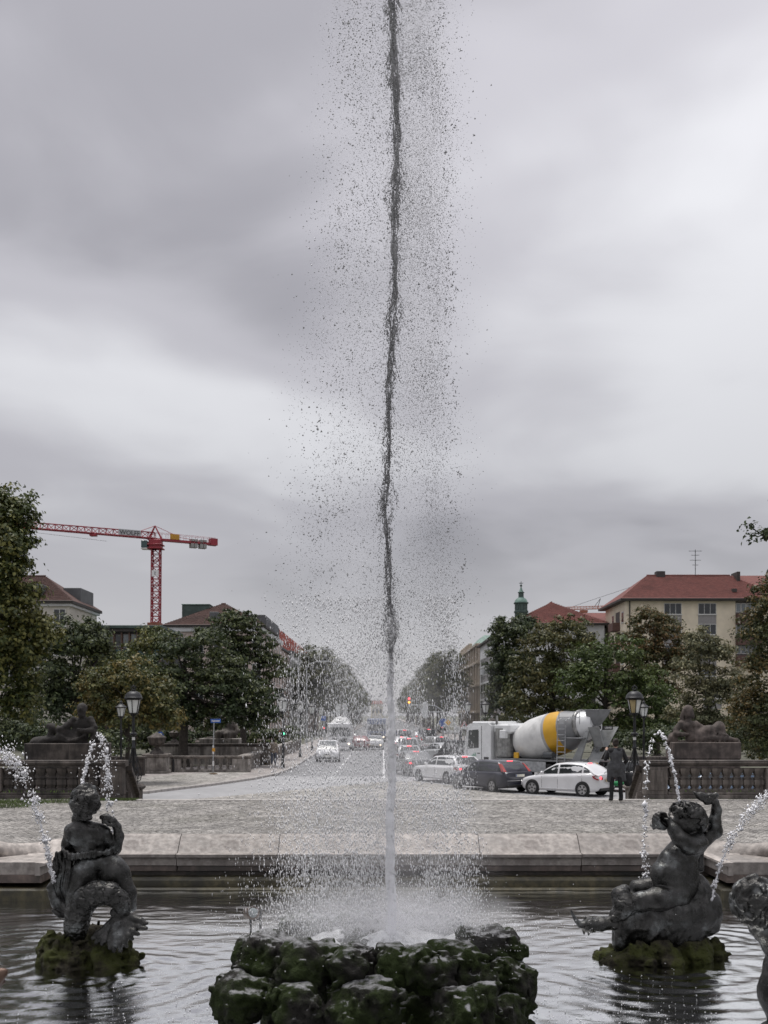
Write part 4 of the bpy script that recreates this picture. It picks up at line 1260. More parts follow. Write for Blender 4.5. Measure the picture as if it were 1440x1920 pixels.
W_.ch([(422,1378,-6,7),(412,1376,-14,6),(411,1388,-16,5)],3); W_.ch([(432,1378,-6,7),(428,1378,-14,6),(428,1390,-16,5)],3); W_.el((415,1386,0),(34,12,6),4)
W_.s.disp(lambda P: .03*fbm(P, 4, 3, 4))
W_.out('figure', STONE, t).location = (0,0,zt)
t = thing('stone_wall', (atx(405, 74.5), 74.5, ROAD+.1), 'pale stone wall behind the slim balustrade, below the seated statue', 'wall')
zt = atz(1394, 74.5)-ROAD-.1
for i in range(5):
    bx('wall_block', (-4.2+i*1.6,-.2,0), (-4.2+(i+1)*1.6-.01,.2,zt-.2), STONEP, t, .02)
bx('coping', (-4.25,-.3,zt-.197), (3.85,.3,zt), STONED, t, .04)
t = thing('urn_pier', (atx(327, 78), 78, ROAD+.1), 'smaller dark urn on a pier behind the corner urn', 'pier')
hp = atz(1391, 78)-ROAD-.1
bx('shaft', (-.5,-.5,0), (.5,.5,hp), STONED, t, .03); urn(t, hp, .72, STONED)
# second bridge figure behind the mixer drum
t = thing('seated_statue', (atx(930, 98), 98, ROAD+.1), 'grey stone bust of a statue rising behind the mixer drum', 'statue')
zt = atz(1358, 98)-ROAD-.1
bx('pedestal', (-1.1,-.9,0), (1.1,.9,zt), STONE, t, .05)
W_ = Sculpt(930, 1358, 98, (900, 960, 1325, 1372, -24, 24), .05)
W_.el((930,1340,0),(5,5.5,6),2); W_.el((929,1355,0),(11,8,10),4); W_.el((929,1364,0),(16,10,8),4); W_.ch([(921,1351,0,4),(914,1362,-4,3.5)],2); W_.ch([(938,1351,0,4),(944,1362,-4,3.5)],2)
W_.s.disp(lambda P: .03*fbm(P, 4, 3, 4)); W_.out('figure', STONE, t).location = (0,0,zt)

# ------------------------------------------------------------------ signs and signals
GALV = mat('galvanised_steel', (.36,.37,.38), .45, metal=.5, var=.2, scale=8)
WHITE = mat('white_enamel', (.75,.75,.75), .4, var=.06); RED = mat('sign_red', (.55,.03,.03), .45, var=.1); BLUE = mat('sign_blue', (.03,.10,.38), .45, var=.1); YEL = mat('sign_yellow', (.75,.42,.03), .45, var=.1)
BLACK = mat('matt_black', (.015,.015,.016), .6, var=.2)
pS = ground(400, 1452, ROAD+.1)
t = thing('street_name_sign', pS, 'leaning sticker-covered pole with a blue street name plate by the balustrade', 'street sign')
Hs = atz(1350, pS.y)-pS.z
MB().tube([(-.02,0,0),(.0,0,Hs*.5),(.04,0,Hs)], .035, 8).build('pole', GALV, t)
bx('name_plate', (-.16,-.03,Hs-.17), (.44,.0,Hs+.06), BLUE, t, .008); bx('lettering_band', (-.10,-.036,Hs-.085), (.38,-.031,Hs-.03), WHITE, t)
bx('hazard_sticker', (-.06,-.05,Hs*.42), (.11,-.036,Hs*.42+.2), mat('orange_sticker', (.6,.3,.04), .5), t, .005)
for z_, h_ in ((.50,.25),(.28,.3),(.62,.12)): bx('sticker', (-.05,-.045,Hs*z_-.4), (.05,-.036,Hs*z_-.4+h_), WHITE, t)
MB().sphere((0,0,.01), (.28,.22,.09), 12, 6).build('earth_mound', mat('mound_earth', (.11,.08,.05), .9, var=.4, scale=8, bump=.6), t)
# red and white construction hoarding
pS = ground(518, 1404, ROAD+.1)
t = thing('hoarding', pS, 'red board with pale bars on the wall behind the two walkers', 'sign')
s_ = pS.y/FPX
bx('board', (-10*s_,-.05,atz(1389,pS.y)-pS.z), (9*s_,.0,atz(1370,pS.y)-pS.z), RED, t, .02)
for a in (-8,-1.5,2,7.5): bx('bar', ((a-.6)*s_,-.075,atz(1386,pS.y)-pS.z), ((a+.6)*s_,-.053,atz(1373,pS.y)-pS.z), mat('faded_white', (.62,.6,.58), .6), t)
bx('bar', (-10*s_,-.1,atz(1380.5,pS.y)-pS.z), (9*s_,-.078,atz(1379,pS.y)-pS.z), mat('faded_white', (.62,.6,.58), .6), t)
for a in (-9, 8): MB().tube([(a*s_,.05,0),(a*s_,.05,atz(1370,pS.y)-pS.z)], .04, 6).build('post', GALV, t)
def glow(name, c, st): return mat(name, c, .3, var=0, em=c, emst=st)
GRED = glow('lit_red', (1.0,.06,.08), 2.2); GAMB = glow('lit_amber', (1.0,.42,.06), 2.0); GGRN = glow('lit_green', (.1,.9,.5), 1.6); GWHT = glow('lit_headlamp', (1.0,.82,.62), 2.4)
OFFL = mat('unlit_lens', (.05,.05,.045), .3)
PALE = mat('pale_signal_back', (.62,.63,.63), .5, var=.1)
def signal_head(t, x, y, z, s, lit=None, n=3, m=None, back=False):
    m = m or BLACK
    hh = .32*s*n
    hd = MB()
    hd.lathe([(-.11*s,.15*s),(.11*s,.17*s)], 14, M=Matrix.Translation((x,y,z+hh-.16*s)) @ Matrix.Rotation(math.pi/2,4,'X'))
    hd.lathe([(-.11*s,.15*s),(.11*s,.17*s)], 14, M=Matrix.Translation((x,y,z+.16*s)) @ Matrix.Rotation(math.pi/2,4,'X'))
    hd.box((x-.17*s,y-.112*s,z+.15*s), (x+.17*s,y+.108*s,z+hh-.15*s))
    h = hd.build('signal_head', m, t, 40)
    for i in range(0 if m is PALE else n):
        zz_ = z+hh-.16*s-.32*s*i
        f = -1
        MB().lathe([(0,.105*s),(.03*s,.09*s)], 14, M=Matrix.Translation((x,y+f*.115*s,zz_)) @ Matrix.Rotation(math.pi/2,4,'X')).build('lens', (lit or {}).get(i, OFFL), h)
def mast_arm(loc, px1, z_arm, label, heads, name='traffic_signal', r=.07, curve=True):
    t = thing(name, loc, label, 'traffic light')
    dx = px1
    pts = [(0,0,0),(0,0,z_arm-1.2),(.04*np.sign(dx)*3,0,z_arm-.5),(.35*np.sign(dx)*2,0,z_arm-.08),(dx*.4,0,z_arm),(dx,0,z_arm)]
    MB().tube(pts, [r,r,r*.9,r*.8,r*.7,r*.6], 8).build('mast', GALV, t)
    for (x, dz, s, lit, n, m) in heads:
        signal_head(t, x, -.16, z_arm+dz, s, lit, n, m)
    return t
Y_ = 118.0
mast_arm(Vector((atx(609,Y_),Y_,ROAD+.1)), atx(650,Y_)-atx(609,Y_), atz(1335,Y_)-ROAD-.1, 'mast arm over the road carrying two pale signal backs', [(atx(634,Y_)-atx(609,Y_),-.55,1.5,None,3,PALE),(atx(647,Y_)-atx(609,Y_),-.55,1.5,None,3,PALE)])
Y_ = 100.0
mast_arm(Vector((atx(831,Y_),Y_,ROAD+.1)), atx(764,Y_)-atx(831,Y_), atz(1322,Y_)-ROAD-.1, 'tall mast arm with lit red and amber signal over the queue', [(atx(767,Y_)-atx(831,Y_),-.25,1.05,{0:GRED,1:GAMB},3,BLACK)])
mast_arm(Vector((atx(853,94),94,ROAD+.1)), atx(795,94)-atx(853,94), atz(1335,94)-ROAD-.1, 'lower mast arm with one pale signal back right of the jet', [(atx(797,94)-atx(853,94),-.55,1.5,None,3,PALE)])
t = thing('traffic_signal', (atx(532.5,84),84,ROAD+.1), 'small pedestrian signal showing green beside the red board', 'traffic light')
MB().tube([(0,0,0),(0,0,3.2)], .05, 8).build('post', IRON, t); signal_head(t, 0, -.12, atz(1379,84)-ROAD-.1, .9, {1:GGRN}, 2)
t = thing('traffic_signal', (atx(607,110),110,ROAD+.1), 'small pedestrian signal showing red before the left trees', 'traffic light')
MB().tube([(0,0,0),(0,0,3.2)], .05, 8).build('post', GALV, t); signal_head(t, 0, -.12, atz(1374,110)-ROAD-.1, 1.0, {0:GRED}, 2)
t = thing('traffic_signal', (atx(830,104),104,ROAD+.1), 'small red signal under the round blue sign', 'traffic light')
MB().tube([(0,0,0),(0,0,3.2)], .05, 8).build('post', GALV, t); signal_head(t, 0, -.12, atz(1372,104)-ROAD-.1, 1.0, {0:GRED}, 2)
MD = lambda x, y, z: Matrix.Translation((x,y,z)) @ Matrix.Rotation(math.pi/2,4,'X')
def plate_sign(px, py, Y, label, parts, foot=True):
    t = thing('traffic_sign', (atx(px,Y),Y,ROAD+.1), label, 'traffic sign')
    z = atz(py,Y)-ROAD-.1
    MB().tube([(0,.03,0),(0,.03,z+.2)], .04, 8).build('post', GALV, t)
    for i, (nm, n, r, m, rot, dz) in enumerate(parts):
        MB().lathe([(0,r),(.012,r)], n, M=MD(0,-.01-.014*i,z+dz) @ Matrix.Rotation(rot,4,'Z')).build(nm, m, t, 30)
    return t
plate_sign(831,1355,99,'round blue direction sign on a post right of the jet',[('disc',24,.42,WHITE,0,0),('face',24,.39,BLUE,0,0)])
plate_sign(840.5,1355,97,'yellow diamond priority sign with white border',[('board',4,.40,WHITE,0,0),('face',4,.29,YEL,0,0)])
tt = plate_sign(870.5,1358,88,'triangular red bordered warning sign left of the truck cab',[('board',3,.36,RED,math.pi/2,-.08),('face',3,.25,WHITE,math.pi/2,-.08)])
bx('symbol', (-.07,-.06,atz(1359,88)-ROAD-.1-.12), (.07,-.052,atz(1359,88)-ROAD-.1+.02), BLACK, tt); bx('extra_plate', (-.25,-.03,atz(1367,88)-ROAD-.1), (.25,-.01,atz(1363,88)-ROAD-.1), WHITE, tt)
t = thing('notice_board', (atx(857,90),90,ROAD+.1), 'white rectangular board below the warning triangle', 'sign')
zc = atz(1368,90)-ROAD-.1; hw = 6*90/FPX
bx('board', (-hw,-.04,zc-hw), (hw,0,zc+hw), WHITE, t, .01)
for s_ in (-1,1): MB().tube([(s_*hw*.7,.04,0),(s_*hw*.7,.04,zc+hw)], .035, 6).build('post', GALV, t)
for k in range(3): bx('print_line', (-hw*.7,-.047,zc-hw*.5+k*hw*.45), (hw*.6,-.042,zc-hw*.5+k*hw*.45+.04), mat('print_grey', (.25,.27,.26), .6), t)
plate_sign(606.5,1347,108,'square blue sign left of the mast arm',[('board',4,.36,WHITE,math.pi/4,0),('face',4,.33,BLUE,math.pi/4,0)])
plate_sign(300.5+.0,1376,83,'round blue and red sign under the dark trees on the left',[('disc',20,.28,BLUE,0,-.1),('face',20,.16,WHITE,0,-.1)])
# street light on a long arm above the left trees
for px, py, pxf, Y, lab in ((617,1217,560,112,'curved arm street light sticking out above the left trees'),(609,1240,575,124,'second arm street light lower down in front of the left trees')):
    t = thing('street_lamp', (atx(pxf,Y),Y,ROAD+.1), lab, 'street lamp')
    z = atz(py,Y)-ROAD-.1; dx = atx(px,Y)-atx(pxf,Y)
    MB().tube([(0,0,0),(0,0,z-.9),(.25,0,z-.35),(dx*.4,0,z-.12),(dx-.5,0,z)], [.11,.08,.07,.05,.045], 8).build('mast', GALV, t)
    MB().loft([[(dx-.6+a*1.15, w*.16, z+b*.07) for w, b in ((-1,-.6),(-.7,1),(.7,1),(1,-.6),(.6,-1),(-.6,-1))] for a in (0,.25,.8,1.0)]).build('lamp_head', GALV, t)
# ================================================================== VEHICLES
TYRE = mat('tyre_rubber', (.018,.018,.019), .85, var=.2, scale=9); RIM = mat('alloy_rim', (.42,.42,.43), .3, metal=.8, var=.15)
CGLASS = mat('car_glass', (.035,.04,.042), .06, var=.2, scale=2, spec=.8); CGLASSL = mat('car_glass_pale', (.10,.11,.115), .1, var=.2, scale=2, spec=.35)
TRIM = mat('black_trim', (.02,.02,.021), .5, var=.15); PLATE = mat('number_plate', (.62,.60,.52), .5, var=.1); PLATEY = mat('number_plate_yellow', (.60,.46,.20), .5, var=.1)
CHROME = mat('chrome_trim', (.6,.6,.6), .15, metal=.9, var=.05); LAMPR = mat('tail_lamp_red', (.40,.02,.025), .2, var=.2, coat=.5); LAMPW = mat('head_lamp_glass', (.6,.62,.63), .12, var=.15, coat=.5)
def paint(name, c, rough=.28): return mat('paint_'+name, c, rough, var=.05, scale=2, coat=.7)
CARWHITE = paint('white', (.72,.72,.73)); CARNAVY = paint('navy', (.014,.015,.030)); CARSILV = paint('silver', (.40,.41,.42)); CARGREY = paint('grey', (.13,.135,.14)); CARRED = paint('red', (.20,.03,.035)); CARBLUE = paint('blue', (.07,.12,.20)); CARBLK = paint('black', (.02,.02,.022)); CARCREAM = paint('cream', (.66,.63,.52))
def wheel(t, x, y, r, w, sgn, spokes=5):
    """tyre, rim, spokes; sgn = outer side"""
    M = Matrix.Translation((x, y, r)) @ Matrix.Rotation(-sgn*math.pi/2, 4, 'X')
    k = r/.31
    wh = MB().lathe([(-w,r*.72),(-w*.9,r*.93),(-w*.55,r),(-.01,r),(w*.06,r*.95),(w*.10,r*.80),(w*.02,r*.70),(-.05*k,r*.68)], 22, M=M).build('tyre', TYRE, t, 40)
    rm = MB().lathe([(-.05*k,r*.69),(.0,r*.69),(.004,r*.62),(-.045*k,r*.60),(-.05*k,r*.2),(-.01*k,r*.16),(.004,.02)], 22, M=M, caps=False)
    rm.build('rim', TRIM, wh, 40)
    sp = MB()
    for i in range(spokes*2):
        a = 2*math.pi*i/(spokes*2) + (.12 if i % 2 else -.12)
        c, s = math.cos(a), math.sin(a)
        sp.add([tuple(M @ Vector(p)) for p in ((c*r*.14-s*.025*k, s*r*.14+c*.025*k, .004),(c*r*.14+s*.025*k, s*r*.14-c*.025*k, .004),(c*r*.64+s*.03*k, s*r*.64-c*.03*k, .0),(c*r*.64-s*.03*k, s*r*.64+c*.03*k, .0),
               (c*r*.14-s*.025*k, s*r*.14+c*.025*k, -.02),(c*r*.14+s*.025*k, s*r*.14-c*.025*k, -.02),(c*r*.64+s*.03*k, s*r*.64-c*.03*k, -.03),(c*r*.64-s*.03*k, s*r*.64+c*.03*k, -.03))],
               [(0,1,2,3),(7,6,5,4),(0,4,5,1),(1,5,6,2),(2,6,7,3),(3,7,4,0)])
    sp.lathe([(-.02,r*.69),(.006,r*.70),(.006,r*.64),(-.02,r*.63)], 22, M=M, caps=False)
    sp.build('spokes', RIM, wh, 30)
def car(loc, rz, label, S, group=None, cat='car', name='car'):
    """S: spec dict; local x forward"""
    t = thing(name, loc, label, cat, rz, group)
    Lh = S['L']/2; W = S['W']/2; H = S['H']; P = S['paint']; far = S.get('far', False)
    top = S['top']        # (x fraction -1..1 rear->front, z) shoulder line of the lower body
    rings = []
    xs_ = [-1.0,-.985,-.93,-.8,-.6,-.35,0,.35,.6,.78,.9,.965,1.0]
    for f in xs_:
        z1 = float(np.interp(f, [p[0] for p in top], [p[1] for p in top]))
        e = abs(f); wv = W*(1-.16*max(0,(e-.78)/.22)**2)
        zl = .20+.12*max(0,(e-.85)/.15)
        inset = .03 if e > .99 else 0
        zb = zl + inset*2; zt = z1 - (.10 if e > .99 else 0)
        half = [(wv*.90,zb),(wv*.985,zb+.08),(wv*1.0,zb+.24),(wv*.985,(zb+zt)/2+.10),(wv*1.0,zt-.16),(wv*.97,zt-.05),(wv*.90,zt),(wv*.5,zt+.02)]
        rings.append([(f*Lh, y, z) for y, z in half] + [(f*Lh, -y, z) for y, z in half[::-1]])
    MB().loft(rings).build('body', P, t, 38)
    # greenhouse: rings along x
    g = S['glass']         # xa base front, xat top front, xct top rear, xcb base rear (fractions)
    bz = lambda f: float(np.interp(f, [p[0] for p in top], [p[1] for p in top]))-.03
    xa, xat, xct, xcb = g; wb, wr = W*.93, W*S.get('roofw', .74)
    st_ = [(xcb, bz(xcb)+.02, wb), (xcb+(xct-xcb)*.55, bz(xcb)+(H-bz(xcb))*.62, wb+(wr-wb)*.62), (xct, H-.035, wr*1.0), ((xct*2+xat)/3, H-.005, wr*1.02), ((xct+xat*2)/3, H, wr*1.02), (xat, H-.04, wr), (xat+(xa-xat)*.5, bz(xa)+(H-bz(xa))*.52, wb+(wr-wb)*.5), (xa, bz(xa)+.02, wb)]
    rg = []
    for f, z, w in st_:
        b = bz(f); x = f*Lh
        half = [(wb, b-.05), (wb+(w-wb)*.55, b+(z-b)*.6), (w+.012, z-.03), (w-.06, z+.0), (w*.5, z+.018)]
        rg.append([(x, y, zz_) for y, zz_ in half] + [(x, -y, zz_) for y, zz_ in half[::-1]])
    MB().loft(rg).build('cabin', P, t, 50)
    GL = S.get('gmat', CGLASS)
    # side windows
    def side(f, zf):         # point on the cabin flank
        zt = float(np.interp(f, [s_[0] for s_ in st_], [s_[1] for s_ in st_])); wt_ = float(np.interp(f, [s_[0] for s_ in st_], [s_[2] for s_ in st_]))
        b = bz(f)
        z = b+.06+(zt-.065-b-.06)*zf
        u = (z-b+.05)/(zt-.03-b+.05)
        y = wb+(wt_+.012-wb)*u
        return f*Lh, y, z
    cuts = S.get('doors', [xat+(xa-xat)*.62, (xa+xct)/2*.55, xct+(xcb-xct)*.1, xct+(xcb-xct)*.62])
    for sgn in (1, -1):
        for a, b_ in zip(cuts[:-1], cuts[1:]):
            f0, f1 = a-.022, b_+.022; n = 4
            fs = [f0+(f1-f0)*i/n for i in range(n+1)]
            lo = [side(f, 0) for f in fs]; hi = [side(f, 1) for f in fs]
            o_ = .010
            MB().loft([[(x, sgn*(y+o_), z) for x, y, z in lo], [(x, sgn*(y+o_), z) for x, y, z in hi]], closed=False, caps=False).build('side_window', GL, t, 60)
        if not far:
            for a in cuts[1:-1]:
                x, y, z = side(a+.05, 0)
                bx('door_handle', (x-.11, sgn*W*.985-.02, z-.16), (x+.09, sgn*W*.985+.025, z-.125), P, t, .01)
            for a in [cuts[0]+.01]+list(cuts[1:-1]):
                x = a*Lh; MB().tube([(x, sgn*(W*.99+.002), .32),(x, sgn*(W*1.0), .55),(x, sgn*W*.985, bz(a)-.04)], .006, 4).build('door_seam', TRIM, t)
        x, y, z = side(cuts[0]-.02, 0)
        MB().sphere((x, sgn*(W+.07), z+.06), (.06,.10,.075), 10, 6).build('mirror', S.get('mirror', P), t)
    # windscreen and rear window
    def scr(f0, z0, w0, f1, z1, w1, off, name):
        n = 6; lo = []; hi = []
        for i in range(n+1):
            u = -1+2*i/n; bow = .05*(1-u*u)
            lo.append((f0*Lh+off*(.012)+off*bow*.4, w0*u, z0)); hi.append((f1*Lh+off*.012+off*bow*.4, w1*u, z1))
        mid = [tuple((Vector(a)+Vector(b))*.5 + Vector((off*.016,0,.02))) for a, b in zip(lo, hi)]
        return MB().loft([lo, mid, hi], closed=False, caps=False).build(name, GL, t, 60)
    scr(xa-.02, bz(xa)+.06, wb*.86, xat+.02, H-.055, wr*.86, 1, 'windscreen')
    zr0 = bz(xcb)+S.get('rw', .08)
    fr = xcb+(xct-xcb)*((zr0-bz(xcb))/(H-bz(xcb)))
    fr = xcb+(xct-xcb)*.55*((zr0-bz(xcb))/((H-bz(xcb))*.62))
    scr(fr, zr0, wb*.82, xct-.02, H-.05, wr*.82, -1, 'rear_window')
    # wheels with arches
    r = S.get('r', .31); wx = S['wb']/2
    for xw in (wx+S.get('wo', .05), -wx+S.get('wo', .05)):
        for sgn in (1, -1):
            MB().lathe([(-.05,r+.055),(.004,r+.05)], 22, M=Matrix.Translation((xw, sgn*W, r+.01)) @ Matrix.Rotation(-sgn*math.pi/2, 4, 'X')).build('wheel_arch', TRIM, t, 40)
            wheel(t, xw, sgn*(W+.016), r, .2, sgn, S.get('spokes', 5))
    # rear: lamps, plate, bumper, third brake light
    e = -Lh
    zt = S.get('tailz', bz(-1)+.0); th = S.get('tailh', .16); tw = S.get('tailw', .30)
    for sgn in (1, -1):
        if S.get('tall'):     # tall lamps up the pillar
            pts = []
            lp = MB()
            rings = []
            for u in np.linspace(0, 1, 5):
                z = zt-.1+u*S['tall']; f = float(np.interp(z, [bz(xcb), bz(xcb)+(H-bz(xcb))*.62, H], [xcb, xcb+(xct-xcb)*.55, xct])) if z > bz(xcb) else -1
                y = wb+(wr-wb)*max(0,(z-bz(xcb))/(H-bz(xcb)))
                rings.append([(f*Lh-.03, sgn*(y-.17*(1-u*.5)), z),(f*Lh-.035, sgn*(y-.02), z),(f*Lh+.10, sgn*(y+.022), z),(f*Lh+.16, sgn*(y-.1), z)])
            lp.loft(rings).build('tail_lamp', LAMPR if not S.get('brake') else MATS.get('tail_lamp_bright') or mat('tail_lamp_bright', (.30,.03,.025), .2, var=.3, em=(1,.1,.06), emst=.04, coat=.4), t, 40)
        else:
            lp = MB().loft([[(x, sgn*y, z) for x, y, z in ((e-.012,W*.84-tw,zt-th*.45),(e-.012,W*.84-tw*.9,zt-th),(e+.03,W*.95,zt-th),(e+.22,W*1.004,zt-th*.65),(e+.30,W*1.004,zt-th*.1),(e+.06,W*.96,zt-th*.0))],
                            [(x, sgn*y, z) for x, y, z in ((e+.08,W*.84-tw,zt-th*.45),(e+.08,W*.84-tw*.9,zt-th),(e+.12,W*.9,zt-th),(e+.24,W*.95,zt-th*.65),(e+.30,W*.95,zt-th*.1),(e+.12,W*.9,zt))]])
            lamp = lp.build('tail_lamp', LAMPR, t, 40)
            if S.get('brake'):
                MB().sphere((e-.012, sgn*(W*.84-tw*.35), zt-th*.55), (.02, tw*.24, th*.28), 10, 6).build('brake_light', GRED, lamp)
    if S.get('plate', 1):
        zp = S.get('platez', .78)
        pp = bx('number_plate', (e-.035, -.26, zp-.055), (e-.018, .26, zp+.055), S.get('platem', PLATE), t, .004)
        bx('plate_band', (e-.0375, .215, zp-.05), (e-.0352, .257, zp+.05), BLUE, pp)
    bx('rear_bumper', (e-.02, -W*.80, .26), (e+.16, W*.80, .40), S.get('bump', TRIM), t, .03)
    if S.get('strip'): bx('bumper_strip', (e-.03, -W*.82, S['strip']), (e+.05, W*.82, S['strip']+.03), CHROME, t, .008)
    xb = xct*Lh
    bx('high_brake_light', (xb-.05, -.16, H-.045), (xb+.0, .16, H-.012), GRED if S.get('brake', 1) else LAMPR, t, .006)
    if S.get('wiper', 1) and not far:
        MB().tube([(fr*Lh-.06, -.02, zr0+.01),(fr*Lh-.03, -.30, zr0+.07)], .012, 5).build('rear_wiper', TRIM, t)
    # front: lamps, grille, bumper, plate
    zf = bz(1)-.02
    for sgn in (1, -1):
        hl = MB().loft([[(x, sgn*y, z) for x, y, z in ((Lh+.008,W*.42,zf-.12),(Lh+.0,W*.80,zf-.14),(Lh-.20,W*.94,zf-.02),(Lh-.26,W*.90,zf+.06),(Lh-.05,W*.48,zf-.0))],
                       [(x-.06, sgn*y*.97, z-.005) for x, y, z in ((Lh+.008,W*.42,zf-.12),(Lh+.0,W*.80,zf-.14),(Lh-.20,W*.94,zf-.02),(Lh-.26,W*.90,zf+.06),(Lh-.05,W*.48,zf-.0))]]).build('head_lamp', LAMPW, t, 40)
        if S.get('lit'): MB().sphere((Lh-.0, sgn*W*.64, zf-.10), (.03,.09,.06), 10, 6).build('bulb', GWHT, hl)
    bx('grille', (Lh-.05, -W*.34, zf-.13), (Lh+.012, W*.34, zf-.06), TRIM, t, .01)
    bx('front_bumper', (Lh-.08, -W*.72, .24), (Lh+.02, W*.72, .40), TRIM, t, .03); bx('number_plate', (Lh+.021, -.26, .44), (Lh+.035, .26, .54), PLATE, t, .004)
    if S.get('sidestrip', 1) and not far:
        for sgn in (1, -1): bx('side_moulding', (-wx+r+.12, sgn*(W+.001)-.012, .30), (wx-r-.02, sgn*(W+.001)+.012, .335), S.get('mouldm', P), t, .005)
    return t
HATCH = dict(L=3.97, W=1.74, H=1.46, wb=2.54, top=[(-1,.95),(-.85,1.04),(-.4,1.0),(0,.95),(.45,.91),(.55,.89),(.85,.78),(1,.64)], glass=(.60,.10,-.56,-.93), tailz=.95, tailh=.20, tailw=.30, platez=.72, rw=.06)
FOCUS = dict(L=4.34, W=1.84, H=1.47, wb=2.64, top=[(-1,.93),(-.9,.98),(0,.93),(.42,.91),(.52,.88),(.85,.76),(1,.64)], glass=(.54,.10,-.66,-.94), tall=.36, tailz=1.08, platez=.80, strip=.55, rw=.08)
WAGON = dict(L=4.62, W=1.81, H=1.45, wb=2.81, top=[(-1,.93),(-.9,.97),(0,.93),(.3,.92),(.42,.90),(.85,.80),(1,.68)], glass=(.42,.05,-.74,-.96), tailz=.90, tailh=.15, tailw=.36, platez=.74, rw=.10)
SEDAN = dict(L=4.6, W=1.8, H=1.44, wb=2.75, top=[(-1,.90),(-.95,.98),(-.62,1.0),(0,.93),(.3,.92),(.42,.90),(.85,.80),(1,.68)], glass=(.42,.05,-.36,-.70), tailz=.88, tailh=.17, tailw=.34, platez=.62, rw=.06, far=True, wiper=0)
MPV = dict(L=4.26, W=1.81, H=1.62, wb=2.69, top=[(-1,1.0),(-.9,1.04),(0,1.0),(.5,.98),(.62,.95),(.85,.86),(1,.74)], glass=(.68,.16,-.78,-.96), tailz=1.0, tailh=.3, tailw=.22, platez=.8, far=True, roofw=.76)
VAN = dict(L=4.9, W=1.9, H=1.95, wb=3.0, top=[(-1,1.08),(-.9,1.1),(0,1.1),(.6,1.08),(.7,1.02),(.9,.92),(1,.74)], glass=(.74,.42,-.90,-.975), tailz=1.05, tailh=.4, tailw=.16, platez=.7, far=True, roofw=.84)
def place(px, py, heading, S, label, z=ROAD, **kw):
    """wheels at pixel row py; heading in degrees, 90 = straight away from the camera"""
    p = ground(px, py, z)
    d = dict(S); d.update(kw.pop('spec', {}))
    return car(p, math.radians(heading), label, d, **kw)
# near queue, front to the left and away
QG = None
place(1064, 1489.5, 141, HATCH, 'white hatchback at the tail of the queue, beside the standing woman', spec=dict(paint=CARWHITE, brake=1, spokes=5, platem=PLATEY))
place(918, 1481.5, 124, FOCUS, 'dark navy hatchback with tall red tail lamps between two white cars', spec=dict(paint=CARNAVY, brake=1, gmat=CGLASS, mirror=CARNAVY))
place(838, 1466.5, 119, WAGON, 'white estate car right of the jet, ahead of the navy hatchback', spec=dict(paint=CARWHITE, brake=1))
for px, py, hd, sp, pt, lab, br in (
    (775,1452,100,SEDAN,CARGREY,'grey saloon seen from behind just right of the jet',1),
    (763,1435,94,WAGON,CARSILV,'silver car with brake lights directly ahead of the grey saloon',1),
    (764,1419,93,MPV,CARSILV,'silver people carrier third from the jet in the left lane queue',1),
    (752,1409,92,HATCH,CARWHITE,'pale hatchback deep in the left lane queue',1),
    (757,1401,92,VAN,CARWHITE,'white van deepest in the left lane queue',1),
    (826,1428,112,HATCH,CARSILV,'silver hatchback with bright brake light left of the dark van',1),
    (818,1414,104,MPV,CARSILV,'pale people carrier in the right lane queue',1),
    (808,1408,97,WAGON,CARSILV,'silver estate far up the right lane queue',1),
    (800,1398,94,VAN,CARGREY,'dark van far up the right lane queue',1),
    (788,1391,92,SEDAN,CARWHITE,'tiny white car farthest up the right lane queue',1)):
    place(px, py, hd, sp, lab, spec=dict(paint=pt, brake=br, far=True, gmat=CGLASS))
place(872, 1440, 128, VAN, 'black boxy van half hidden in front of the truck cab', spec=dict(paint=CARBLK, brake=1, H=1.9))
# oncoming traffic
place(615, 1427, -88, MPV, 'white people carrier driving toward the camera in the left lane', spec=dict(paint=CARWHITE, gmat=CGLASSL, brake=0, far=False, sidestrip=0))
place(676, 1406, 92, HATCH, 'small dark red car ahead of the white people carrier', spec=dict(paint=CARRED, far=True, brake=0, gmat=CGLASSL))
place(703, 1405, -90, SEDAN, 'silver oncoming car with lit headlamps left of the jet', spec=dict(paint=CARSILV, far=True, lit=1, brake=0, gmat=CGLASSL))
place(657, 1391, -90, SEDAN, 'tiny dark oncoming car with headlamps under the trees', spec=dict(paint=CARGREY, far=True, lit=1, brake=0))
# parked cars glimpsed between the balusters and behind the woman
car(Vector((-15.5,41.2,ROAD)), math.radians(178), 'silver car with a red tail lamp glimpsed behind the left balustrade', dict(HATCH, paint=CARSILV, far=True, brake=0))
car(Vector((12.4,41.2,ROAD)), math.radians(178), 'blue car glimpsed between the right balusters', dict(WAGON, paint=CARBLUE, far=True, brake=0))
car(Vector((11.3,50.2,ROAD)), math.radians(150), 'dark car with red light hidden behind the standing woman', dict(HATCH, paint=CARBLK, far=True, brake=1))
